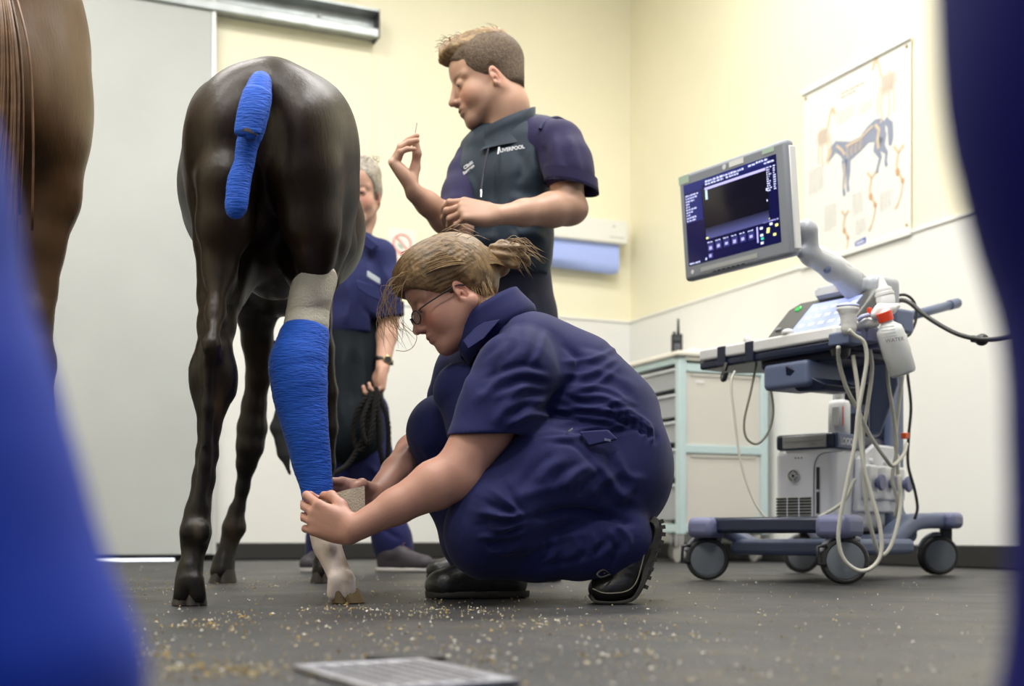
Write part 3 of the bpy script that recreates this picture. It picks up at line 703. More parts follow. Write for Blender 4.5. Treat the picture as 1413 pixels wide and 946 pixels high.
def shoe(root, heel, toe, ground_up, w=.05, hgt=.10, m=m_black, msole=m_sole, roll=0., lab=None, ankle=None, laces=True, lace_m=None, sole_h=.017, trim=None, res=.0042):
    """shoe from heel to toe points (on the sole underside); up vector"""
    heel = np.asarray(heel, float); toe = np.asarray(toe, float); f, s, u = frame(toe-heel, ground_up); L = np.linalg.norm(toe-heel); R = np.array([f, s, u])
    q = lambda a, b, c: heel+f*a*L+s*b+u*c
    lo = np.minimum(heel, toe)-.13; hi = np.maximum(heel, toe)+.13; hi[2] += .05; lo[2] = max(lo[2], -.01)
    F = Field(lo, hi, res)
    F.ell(q(.80, 0, .030), (.20*L, w*.98, .040), R, .015); F.ell(q(.55, 0, .035), (.28*L, w*.82, .048), R, .02); F.ell(q(.20, 0, .035), (.19*L, w*.80, .05), R, .02)
    F.chain([(q(.62, 0, .050), w*.62), (q(.42, 0, .075), w*.66), (q(.25, 0, hgt), w*.72)], .02)
    F.chain([(q(.10, 0, .055), w*.45), (q(.11, 0, hgt), w*.52)], .02)
    if ankle is not None: F.cone(q(.22, 0, hgt), ankle, w*.80, w*.80, .02)
    F.cutplane(q(0, 0, sole_h*.6), -u)
    if ankle is None:
        F.cutplane(q(.2, 0, hgt+.02), u); F.cone(q(.23, 0, hgt-.02), q(.23, 0, hgt+.06), w*.55, w*.6, .004, op='sub')
    t = thing_part = None
    v, fc = F.mesh(); n = vnormals(v, fc); v = v+n*(vnoise(v, 55, 5)*.0008)[:, None]
    o = obj('shoe', v, fc, m, root, smooth=True)
    if lab: o['label'] = lab
    ring = []
    prof = [(0.0, .48), (.03, .66), (.12, .86), (.3, .80), (.5, .80), (.68, .96), (.82, 1.02), (.92, .78), (.97, .50), (.985, .25)]
    xs = [p[0] for p in prof]; top = []; N_ = 24; side = []
    for i in range(N_): a = .01+.975*i/(N_-1); side.append((a, np.interp(a, xs, [p[1] for p in prof])))
    out = [(a, b) for a, b in side]+[(.99, 0)]+[(a, -b) for a, b in side[::-1]]+[(-.0, 0)]
    rings = [[q(a+(.01 if a > .5 else -.01)*(z/.02), b*w*k_, z) for a, b in out] for z, k_ in ((.001, .88), (.005, .94), (sole_h*.7, .95), (sole_h, .90))]
    so = MB().rings(rings).obj('sole', msole, o, auto=60)
    for i in range(9):
        a = .06+i*.105; b = np.interp(a, xs, [p[1] for p in prof])*w
        for sg in (-1, 1):
            if res < .005: MB().box(q(a, sg*b*1.02, .006), (.008, .004, .0045), R).obj('tread_lug', msole, so) if False else None
    if laces:
        for i in range(4):
            a = .64-.085*i; z = .062+i*.020; mb = MB(); mb.tube(smoothpath([q(a, -w*.5, z-.010), q(a+.015, -w*.2, z+.012), q(a+.015, w*.2, z+.012), q(a, w*.5, z-.010)], 4), .0022, 6); mb.obj('lace', lace_m or m_lace, o, smooth=True)
    if trim is not None:
        for sg in (-1, 1): MB().tube(smoothpath([q(a, sg*(np.interp(a, xs, [p[1] for p in prof])*w*.99), sole_h+.004+.006*math.sin(a*9)) for a in (0, .15, .3, .45, .6, .75, .9)], 4), .0022, 6).obj('piping', trim, o, smooth=True)
    return o

# ---------------------------------------------------------------- the crouching woman
def crouching_woman():
    root = thing('person', 'woman in navy overalls and glasses crouching to bandage the foal', 'person', (.02, 2.9, 0))
    YL, YR = 2.74, 3.04                                   # her near (left) and far (right) side
    H = Head(P(620, 408, 2.885), V(-.84, -.14, -.50), V(-.50, 0, .84), .975)
    # --- skin: head, arms and hands fine; trunk and legs coarse beneath the cloth
    Fh = Field(P(525, 500, 2.74)-V(0, .12, .02), P(745, 320, 3.02)+V(0, .10, .03), .0026)
    H.sculpt(Fh, fem=True, open_=.35, chub=.006); H.neck(Fh, P(680, 448, 2.89), .057, .068)
    Fa = Field(P(408, 780, 2.60)-V(0, .06, 0), V(.06, 2.90, .56), .0027)
    sh, el, wr = P(722, 500, 2.74), P(632, 652, 2.665), P(488, 730, 2.615)
    Fa.chain([(sh, .068), (lerp(sh, el, .6), .060), (el, .051)], .02)
    fd = nrm(wr-el)
    Fa.chain([(el, .050), (lerp(el, wr, .22), .0515), (lerp(el, wr, .6), .037), (wr, .0275)], .015, n=(0, 1, 0), f=.9)
    Fa.ell(el+V(.012, -.006, -.022), .036, None, .02)
    hd = nrm(V(-.93, .10, .36)); hn = nrm(V(.15, .96, .05))
    out1 = hand(Fa, wr+fd*.008, hd, hn, -1, ((28, 62, 50), (34, 66, 40), (38, 66, 40), (42, 66, 40)), ((.045, .042, .022), (.074, .052, .035), (.094, .045, .050)), .97, splay=(10, 3, -5, -14))
    Fb = Field(P(460, 745, 3.1)-V(0, .30, 0), P(660, 560, 3.0)+V(.05, .36, 0.06), .0030)
    sh2, el2, wr2 = P(650, 520, 3.22), P(588, 606, 3.22), P(517, 684, 2.90)
    Fb.chain([(sh2, .062), (el2, .047)], .015); Fb.chain([(el2, .046), (lerp(el2, wr2, .25), .046), (lerp(el2, wr2, .6), .036), (wr2, .026)], .015)
    hand(Fb, wr2, nrm(V(-.90, -.25, .10)), nrm(V(-.05, -.80, -.45)), 1, ((20, 45, 40), (25, 50, 40), (30, 55, 40), (35, 55, 40)), ((.040, .040, .020), (.060, .042, .042), (.062, .030, .060)), .95)
    Fc = Field(V(-.30, 2.55, .0), V(.55, 3.25, .78), .014)
    Fc.chain(cchain([(690, 455, 40, 2.89), (760, 530, 55, 2.89), (820, 600, 55, 2.88), (850, 660, 55, 2.88)]), .05)
    for Y, s in ((YL, 1), (YR, 0)):
        kn = P(665, 745, YL-.02) if s else P(598, 598, YR); hp = P(850, 670, 2.80 if s else 2.96); an = P(870, 765, YL) if s else P(660, 785, YR)
        Fc.chain([(hp, .085), (kn, .055)], .02); Fc.chain([(kn, .05), (an, .04)], .02)
    skinobj([Fh.mesh(), Fa.mesh(), Fb.mesh(), Fc.mesh()], root, heads=[(H, dict(fem=True, flush=.45, brow=(.16, .09, .05), browa=.6))], col=V(.50, .265, .20))
    H.eyes(root, down=.9)
    # nails of the near hand
    # --- overalls: torso with sleeves, then legs, as one garment
    F = Field(V(-.30, 2.52, .02), V(.42, 3.32, .76), .0046)
    # near sleeve first: wide, its open end cut level, arm coming out below
    F.chain(cchain([(732, 482, 44, 2.80), (715, 515, 57, 2.735)]), .035)
    F.chain([(P(715, 515, 2.735), 57*M2(2.73)), (P(690, 570, 2.70), .090), (P(672, 612, 2.685), .088)], .02, n=(0, 1, 0), f=.9)
    F.box(P(665, 650, 2.68), (.22, .3, .076), None, .002, .001, op='sub')
    F.chain([(P(690, 575, 2.70), .072), (P(664, 625, 2.68), .076)], .003, n=(0, 1, 0), f=.86, op='sub')
    F.chain(cchain([(700, 462, 38, 2.895), (738, 497, 60, 2.89), (785, 535, 74, 2.885), (822, 585, 84, 2.88), (842, 650, 80, 2.88)]), .04, n=(0, 1, 0), f=1.22)
    F.chain(cchain([(640, 540, 42, 2.91), (690, 600, 62, 2.9), (760, 650, 62, 2.9)]), .05)          # front of the trunk over the thighs
    F.ell(P(843, 655, 2.885), (.125, .18, .125), None, .04)                                       # seat
    F.ell(P(868, 640, 2.80), (.088, .10, .11), None, .05)
    # far sleeve
    F.chain(cchain([(672, 490, 42, 3.06), (645, 515, 42, 3.18), (625, 548, 36, 3.20)]), .03)
    # collar
    # legs
    F.chain(cchain([(838, 672, 76, 2.80), (760, 660, 72, 2.735), (690, 712, 66, 2.70), (668, 735, 54, 2.70)]), .03)      # near thigh
    F.ell(P(664, 742, 2.70), (.072, .085, .082), None, .02)
    F.chain(cchain([(672, 752, 46, 2.72), (740, 760, 42, 2.73), (800, 756, 42, 2.73), (858, 740, 44, 2.73)]), .022)        # near shin lying low
    F.chain(cchain([(838, 768, 30, 2.73), (866, 752, 32, 2.73)]), .02)
    F.chain(cchain([(850, 660, 70, 3.0), (740, 610, 66, 3.03), (640, 590, 52, 3.04), (612, 588, 46, 3.04)]), .03)        # far thigh
    F.ell(P(603, 596, 3.04), (.070, .085, .078), None, .02)
    F.chain(cchain([(604, 602, 38, 3.05), (628, 680, 40, 3.05), (650, 745, 40, 3.05), (662, 782, 34, 3.05)]), .02)
    # cut the near cuff flat and hollow it a little
    sub = P(655, 640, 2.68); hc = P(670, 600, 2.69)
    Fs = F
    # remove cloth below the cuff plane only near the arm
    F.cone(P(652, 640, 2.66), P(652, 640, 2.66)+V(0, -.001, 0), .001, .001, 0, op='sub')
    F.box(P(655, 655, 2.58), (.10, .085, .085), np.array([nrm(V(1, 0, -.02)), V(0, 1, 0), nrm(V(.02, 0, 1))]), .006, .004, op='sub') if False else None
    F.chain([(P(690, 560, 2.70), .070), (P(655, 625, 2.675), .070)], .004, n=(0, 1, 0), f=.9, op='sub') if False else None
    yl = 2.70
    folds = [pf([(700, 470), (690, 520), (650, 560)], 2.66, .012, .008), pf([(655, 470), (650, 500), (640, 540)], 2.74, .008, .006),
             pf([(772, 470), (800, 500), (776, 540), (745, 575)], 2.72, .010, -.012),                     # armhole
             pf([(735, 520), (700, 560), (680, 590)], 2.64, .012, .009), pf([(760, 540), (725, 570), (700, 590)], 2.64, .010, .007), pf([(690, 500), (660, 545)], 2.66, .010, -.006)]
    rs = random.Random(3)
    for (x0, y0, x1, y1, cnt, am) in ((745, 585, 880, 560, 5, .006), (750, 560, 890, 575, 4, -.006), (770, 520, 860, 490, 3, .005)):
        for i in range(cnt):
            t = i/max(cnt-1, 1); dy = (t-.5)*46
            folds.append(pf([(x0+rs.uniform(-8, 8), y0+dy+rs.uniform(-4, 4)), ((x0+x1)/2, (y0+y1)/2+dy*.8+10), (x1, y1+dy*.6)], 2.74, .006, am))
    folds += [pf([(848, 560), (880, 575), (902, 592)], 2.78, .006, .006), pf([(838, 572), (875, 590), (905, 604)], 2.78, .004, -.007), pf([(845, 560), (885, 583), (906, 598)], 2.78, .003, .005)]
    def fan(a, b, n_, Y, w, h, bend=0., seed=0):
        r_ = random.Random(seed)
        for i in range(n_):
            t = (i+.5)/n_; p = lerp(a[0], a[1], t); q = lerp(b[0], b[1], t); nn_ = V(q[1]-p[1], p[0]-q[0]); nn_ = nn_/np.linalg.norm(nn_)
            u0 = r_.uniform(0, .18); u1 = r_.uniform(.75, 1.); m_ = lerp(p, q, .5)+nn_*(bend+r_.uniform(-4, 4)); folds.append(([tuple(lerp(p, q, u0)), tuple(m_), tuple(lerp(p, q, u1))], Y, w*r_.uniform(.7, 1.4), h*r_.uniform(.5, 1.2)*(1 if i % 2 else -.75)))
    fan([(700, 425), (760, 450)], [(655, 500), (735, 520)], 6, 2.74, .008, .0055, 6, 1)            # shoulder to upper sleeve
    fan([(775, 505), (770, 575)], [(660, 520), (690, 596)], 8, 2.70, .008, .0075, -10, 2)          # armhole fanning into the sleeve
    fan([(772, 520), (750, 592)], [(905, 560), (880, 600)], 9, 2.74, .007, .0060, 12, 3)           # side of the trunk gathered at the waist
    fan([(790, 470), (800, 520)], [(870, 500), (895, 560)], 5, 2.78, .009, .0045, 6, 4)
    fan([(770, 612), (900, 660)], [(700, 680), (850, 712)], 8, 2.70, .009, .0055, -8, 5)           # over the thigh
    fan([(735, 700), (740, 745)], [(660, 690), (650, 765)], 8, 2.66, .007, .0085, 5, 6)            # knee
    fan([(745, 735), (860, 722)], [(735, 790), (850, 770)], 9, 2.68, .007, .0065, 8, 7)            # shin
    fan([(800, 620), (850, 612)], [(880, 720), (912, 668)], 4, 2.74, .010, .005, -14, 8)
    for i in range(13): a_ = i/12; folds.append(pf([(842+60*a_, 556+34*a_), (846+60*a_, 566+38*a_), (843+60*a_, 574+40*a_)], 2.80, .0042, .0045 if i % 2 else -.004))
    for i in range(7):      # radiating creases behind the knee
        a = math.radians(-62+i*17); folds.append(pf([(728, 718), (728-34*math.cos(a), 718+30*math.sin(a)), (728-78*math.cos(a), 718+66*math.sin(a))], 2.66, .007, .006*(1 if i % 2 else -.8)))
    folds += [pf([(730, 716), (790, 706), (850, 715), (880, 722)], 2.68, .010, -.016), pf([(700, 690), (760, 672), (830, 650)], 2.66, .012, .005), pf([(760, 610), (800, 620), (860, 700)], 2.70, .006, -.004),
              pf([(800, 640), (840, 660), (860, 700)], 2.70, .014, .006), pf([(700, 770), (760, 745), (820, 735)], 2.66, .009, .006), pf([(730, 785), (800, 770), (850, 740)], 2.66, .008, -.006), pf([(850, 720), (868, 745), (862, 775)], 2.69, .007, .008), pf([(836, 735), (850, 760), (842, 785)], 2.69, .006, -.006),
              pf([(575, 600), (600, 640), (625, 700)], 3.0, .012, .006)]
    cloth(F, 'overalls', m_navy, root, folds, noise=(.0015, 38), seed=4)
    # collar: a folded band around the back of the neck, points hanging to the front
    cc = P(682, 446, 2.89); ca = nrm(H.p(-.03, 0, -.05)-P(700, 470, 2.89)); f_, s_, u_ = frame(V(-.8, 0, -.45), ca)
    Rg = []
    for hgt, rr, dz in ((-.030, .088, 0), (-.010, .092, 0), (.012, .086, 0), (.034, .080, 0), (.046, .078, 0), (.046, .072, 0), (.0, .070, 0)):
        ring = []
        for i in range(41):
            a = math.radians(24+312*i/40); e = abs(i-20)/20
            ring.append(cc+u_*(hgt-(.016 if hgt > -.02 else .03)*e**3)+rr*(1+.12*e**4)*(math.cos(a)*f_*1.12+math.sin(a)*s_))
        Rg.append(ring)
    vs = [p for r in Rg for p in r]; n_ = 41; fs = [(j*n_+i, j*n_+i+1, (j+1)*n_+i+1, (j+1)*n_+i) for j in range(len(Rg)-1) for i in range(n_-1)]
    o = obj('collar', vs, fs, m_navy, root, smooth=True)
    sd = o.modifiers.new('thick', 'SOLIDIFY'); sd.thickness = .003
    # open shirt front flap under the chin
    pl = [P(668, 444, 2.80), P(655, 452, 2.785), P(638, 470, 2.775), P(646, 482, 2.77), P(668, 466, 2.765), P(690, 440, 2.79)]
    o = MB().prism(pl, V(.0, .006, .0)).obj('collar_point', m_navy, root, bevel=.003)
    # stitched seams
    def seam(pts, Y, r=.0012, name='seam'):
        pass
    # hip pocket flap with its bit of metal
    MB().prism([P(798, 595, 2.655), P(838, 592, 2.67), P(852, 606, 2.665), P(812, 616, 2.65)], V(.004, .012, 0)).obj('pocket_flap', m_navy, root, bevel=.004)
    MB().prism([P(833, 604, 2.66), P(842, 606, 2.66), P(842, 609, 2.66), P(833, 608, 2.66)], V(.001, -.004, 0)).obj('pocket_clip', m_metal, root)
    mb = MB().tube([P(779, 601, 2.655), P(785, 595, 2.65), P(790, 591, 2.655)], .0016, 6); mb.obj('pen_clip', m_metal, root)
    # boots
    def bootlab(o, t): o['label'] = t
    so = shoe(root, P(905, 722, 2.735)+V(0, 0, 0), V(P(818, 830, 2.735)[0]+.012, 2.735, .012), V(-.62, 0, .62), w=.052, hgt=.10, ankle=P(850, 742, 2.735), lab='black leather work boot bent on its toe, heel raised', trim=m_lace) if False else None
    raised_boot(root)
    shoe(root, V(P(728, 822, 2.97)[0], 2.99, .001), V(P(588, 822, 2.97)[0], 2.93, .001), V(0, 0, 1), w=.048, hgt=.085, ankle=P(665, 775, 3.0), lab='black work shoe flat on the floor', lace_m=mat('dark_lace', (.06, .06, .055), .8))
    # hair
    m_hair = mat('dark_blond_hair', (.19, .115, .050), .46, spec=.5, bump=.5, bscale=55, bdet=6, var=.45, vscale=40, stretch=(1, 3, 1))
    Fr = Field(P(530, 480, 2.72)-V(0, .12, .02), P(740, 318, 3.05)+V(0, .10, .04), .0036)
    E = lambda c, r, k=.012, op='add': Fr.ell(H.p(*c), np.array(r)*H.k, H.R(), k, op)
    E((-.018, 0, .052), (.114, .090, .090)); E((.022, 0, .066), (.088, .083, .072), .02); E((-.05, 0, .02), (.085, .086, .090), .02)
    E((.088, 0, -.045), (.075, .12, .095), .012, 'sub')
    E((.098, 0, .010), (.045, .085, .048), .015, 'sub')
    for s in (-1, 1): E((.000, s*.088, -.045), (.055, .030, .050), .012, 'sub'); E((-.018, s*.093, -.012), (.024, .024, .036), .006, 'sub')
    E((-.03, 0, -.105), (.085, .10, .058), .012, 'sub'); E((.0, 0, -.08), (.075, .12, .055), .012, 'sub')
    Fr.chain([(H.p(-.115, 0, .008), .020), (H.p(-.142, 0, .004), .026)], .012)
    bun = H.p(-.158, 0, .020)
    v, f = Fr.mesh(); n = vnormals(v, f); lf, ls, lu = H.local(v)
    # combed relief running from the brow back to the bun
    ang = np.arctan2(lu-.0, np.abs(ls)+.02); v = v+n*(.0011*np.sin(ang*70+9*vnoise(v, 14, 3))*(.6+.4*vnoise(v, 40, 9))*sm(lf, -.16, -.02))[:, None]
    obj('hair', v, f, m_hair, root, smooth=True)
    Fp = Field(bun-.11, bun+.11, .0032)
    d1 = nrm(V(.75, .0, -.05)); 
    Fp.ell(bun+V(-.004, 0, .0), V(.036, .036, .034), None, .01); Fp.chain([(bun+V(.0, -.01, .018), .018), (bun+V(.035, -.012, .010), .018), (bun+V(.062, -.005, -.014), .008)], .012)
    Fp.chain([(bun+V(.0, -.018, -.008), .016), (bun+V(.03, -.02, -.02), .013)], .012)
    v, f = Fp.mesh(); n = vnormals(v, f); v = v+n*(.002*np.sin((v-bun)@V(60, 0, 260)+3*vnoise(v, 30, 3)))[:, None]
    obj('bun', v, f, m_hair, root, smooth=True)
    mh2 = mat('fair_hair_strand', (.30, .19, .085), .4, spec=.5, var=.4, vscale=90)
    def st(rs, i):
        a = rs.uniform(-1.35, 1.35); pts = []
        r0 = rs.uniform(1.005, 1.03)
        for t in np.linspace(0, 1, 9):
            f_ = .080-.235*t; wv = math.sin(t*math.pi)
            rad = (.035+.062*math.sin(min(1, t*1.15+.1)*math.pi/1.12))*(1.0+.10*math.cos(a)) if t < .97 else .02
            ss = math.sin(a*(1-.15*t))*rad*1.02; uu = .035*(1-t)+math.cos(a)*rad*1.02+.010-.03*t*abs(math.sin(a))
            pts.append(H.p(f_, ss*r0+.0016*math.sin(t*11+i), uu*r0))
        return smoothpath(pts, 2)
    def st2(rs, i):      # loose wisps at brow, temple and nape
        k = i % 4 if i % 8 or i < 60 else 3
        if k == 0: p = H.p(.075+rs.uniform(-.02, .012), .02+rs.uniform(-.055, .05), .072+rs.uniform(-.012, .02)); return smoothpath([p, p+V(-.030, -.01, -.02+rs.uniform(-.02, .01)), p+V(-.045+rs.uniform(-.02, .02), -.012, -.075+rs.uniform(-.03, .03)), p+V(-.02+rs.uniform(-.03, .03), -.01, -.13+rs.uniform(-.03, .02))], 4)
        if k == 1: p = H.p(-.06+rs.uniform(-.03, .02), .066, -.025+rs.uniform(-.01, .02)); return smoothpath([p, p+V(.01, -.012, -.03), p+V(.025+rs.uniform(-.02, .02), -.01, -.06)], 4)
        if k == 2: q = bun+V(rs.uniform(-.03, .03), rs.uniform(-.03, 0), rs.uniform(-.02, .03)); return smoothpath([q, q+V(.03, -.01, rs.uniform(0, .02)), q+V(.065+rs.uniform(-.01, .02), -.01, -.02+rs.uniform(-.02, .02))], 4)
        a = rs.uniform(-.9, 1.3); p = H.p(rs.uniform(-.09, .06), .088*math.sin(a), .05+.092*math.cos(a)); return smoothpath([p, p+V(.02, 0, .004)+nrm(p-H.c)*.004, p+V(.05, 0, -.01)+nrm(p-H.c)*.006], 3)
    strands(H, st, 420, .0009, mh2, root, 'combed_hair', 8)
    strands(H, st2, 150, .0006, mh2, root, 'loose_hair', 5, 'fine loose strands of hair')
    # single long wisp curling out below the nose
    MB().tube(smoothpath([P(553, 445, 2.82), P(566, 455, 2.80), P(575, 463, 2.79), P(571, 477, 2.79), P(560, 484, 2.79), P(546, 483, 2.79)], 5), .0008, 5).obj('loose_hair', mh2, root)
    # ears carry no rings; glasses: dark half frames
    m_gl = mat('dark_glasses_frame', (.012, .008, .014), .3); m_lens = mat('spectacle_lens', (.9, .93, .95), .03, trans=.9, alpha=.35)
    g = thing('glasses', 'woman', 'x', tuple(H.p(.1, 0, 0))) if False else None
    gl = MB()
    for s in (-1, 1): gl.tube(smoothpath([H.p(.090, s*.056, -.006), H.p(.080, s*.068, -.005), H.p(.03, s*.077, -.003), H.p(-.012, s*.078, -.002), H.p(-.03, s*.078, -.012)], 4), .0016, 6)
    gl.tube([H.p(.107, -.011, -.006), H.p(.110, 0, -.004), H.p(.107, .011, -.006)], .0014, 6)
    for s in (-1, 1):
        gl.tube([H.p(.108-abs(.033+.022*math.cos(a)-.01)*.32, s*(.033+.022*math.cos(a)), -.013+.0145*math.sin(a)) for a in np.linspace(0, 2*math.pi, 22)], .0017, 6)
    go = gl.obj('glasses', m_gl, root, smooth=True); go['label'] = 'dark half framed glasses'
    for s in (-1, 1):
        MB().prism([H.p(.1075-abs(.033+.021*math.cos(a)-.01)*.32, s*(.033+.021*math.cos(a)), -.013+.0125*math.sin(a)) for a in np.arange(18)*2*math.pi/18], H.f*-.0012).obj('lens', m_lens, go)
    return root, H, out1

def raised_boot(root):
    """her near boot: toes on the floor, foot bent, sole turned to the right"""
    Y = 2.735; res = .0042
    F = Field(P(795, 845, Y)-V(0, .08, 0), P(925, 705, Y)+V(0, .08, 0), res)
    F.chain(cchain([(836, 812, 18, Y), (862, 808, 21, Y)]), .02, n=(0, 1, 0), f=1.25)
    F.ell(P(838, 812, Y), V(.042, .048, .030), None, .015)
    F.chain(cchain([(862, 800, 25, Y), (874, 780, 24, Y), (882, 752, 24, Y), (889, 733, 17, Y)]), .02, n=(0, 1, 0), f=1.12)
    F.chain(cchain([(858, 785, 18, Y), (850, 765, 22, Y), (862, 742, 26, Y), (870, 725, 20, Y)]), .02)
    v, f = F.mesh(); n = vnormals(v, f); v = v+n*(vnoise(v, 60, 5)*.0008)[:, None]
    for a in ([(845, 795), (862, 783), (878, 790)], [(842, 800), (860, 793), (880, 800)], [(868, 735), (880, 760), (882, 790)]): v = fold(v, n, [P(x, y, Y-.05) for x, y in a], .004, -.003)
    o = obj('boot', v, f, m_black, root, smooth=True); o['label'] = 'black leather work boot bent on its toe, heel raised'
    # sole follows toe -> ball -> heel
    path = smoothpath([P(x, y, Y) for x, y in ((814, 820), (820, 828), (832, 830), (852, 829.5), (871, 824), (883, 806), (890, 782), (900, 756), (906, 736), (904, 722), (898, 716))], 6)
    Rg = []
    for i, p in enumerate(path):
        t = nrm(path[min(i+1, len(path)-1)]-path[max(i-1, 0)]); nn = V(t[2], 0, -t[0]); u = i/(len(path)-1)
        w = np.interp(u, [0, .1, .3, .5, .65, .85, 1], [.028, .044, .051, .050, .040, .042, .030]); th = .0035+.0045*sm(np.array(u), .35, .7)
        Rg.append([p+nn*th+V(0, -w, 0), p+nn*th*1.1+V(0, w, 0), p-nn*th+V(0, w, 0), p-nn*th+V(0, -w, 0)])
    # keep the sole on the floor
    Rg = [[V(q[0], q[1], max(q[2], .0015)) for q in r] for r in Rg]
    so = MB().rings(Rg).obj('sole', m_sole, o, bevel=.002)
    for i in range(30, len(path)-6, 3):
        t = nrm(path[i+1]-path[i-1]); nn = V(t[2], 0, -t[0]); MB().box(path[i]-nn*-.012*0+nn*.010+V(0, -.030, 0), (.0042, .016, .0045), np.array([t, V(0, 1, 0), np.cross(t, V(0, 1, 0))])).obj('tread_lug', m_sole, o)
    for pts in ([(818, 812), (835, 818), (862, 816), (876, 806), (884, 785), (890, 755), (888, 730)], [(882, 728), (876, 740), (884, 760)]):
        MB().tube(smoothpath([P(x, y, Y-.047) for x, y in pts], 5), .0014, 6).obj('piping', m_lace, o, smooth=True)
    for i in range(4):
        x, y = 838+i*7, 790-i*11
        MB().tube(smoothpath([P(x-4, y, Y-.045), P(x-9, y-2, Y-.01), P(x-5, y, Y+.03)], 4), .002, 6).obj('lace', m_lace if i < 2 else mat('dark_lace', (.06, .06, .055), .8), o, smooth=True)
    MB().tube(smoothpath([P(842, 792, Y-.05), P(830, 796, Y-.06), P(824, 792, Y-.06), P(832, 786, Y-.055), P(840, 790, Y-.05)], 5), .002, 6).obj('lace', mat('dark_lace', (.06, .06, .055), .8), o, smooth=True)
WOMAN, WH, WOUT = crouching_woman()

def lettering(root, pts, body, size, Y, ang, m=None, name='lettering', lab=None, off=0., yaw=0.):
    x = V(math.cos(ang)*math.cos(yaw), math.cos(ang)*math.sin(yaw), math.sin(ang)); u = V(-math.sin(ang)*math.cos(yaw), -math.sin(ang)*math.sin(yaw), math.cos(ang))
    o = text_mesh(body, size, P(*pts, Y), x, u, m or m_print, root, name, ext=.0004, bold=.0006)
    if lab: o['label'] = lab
    return o

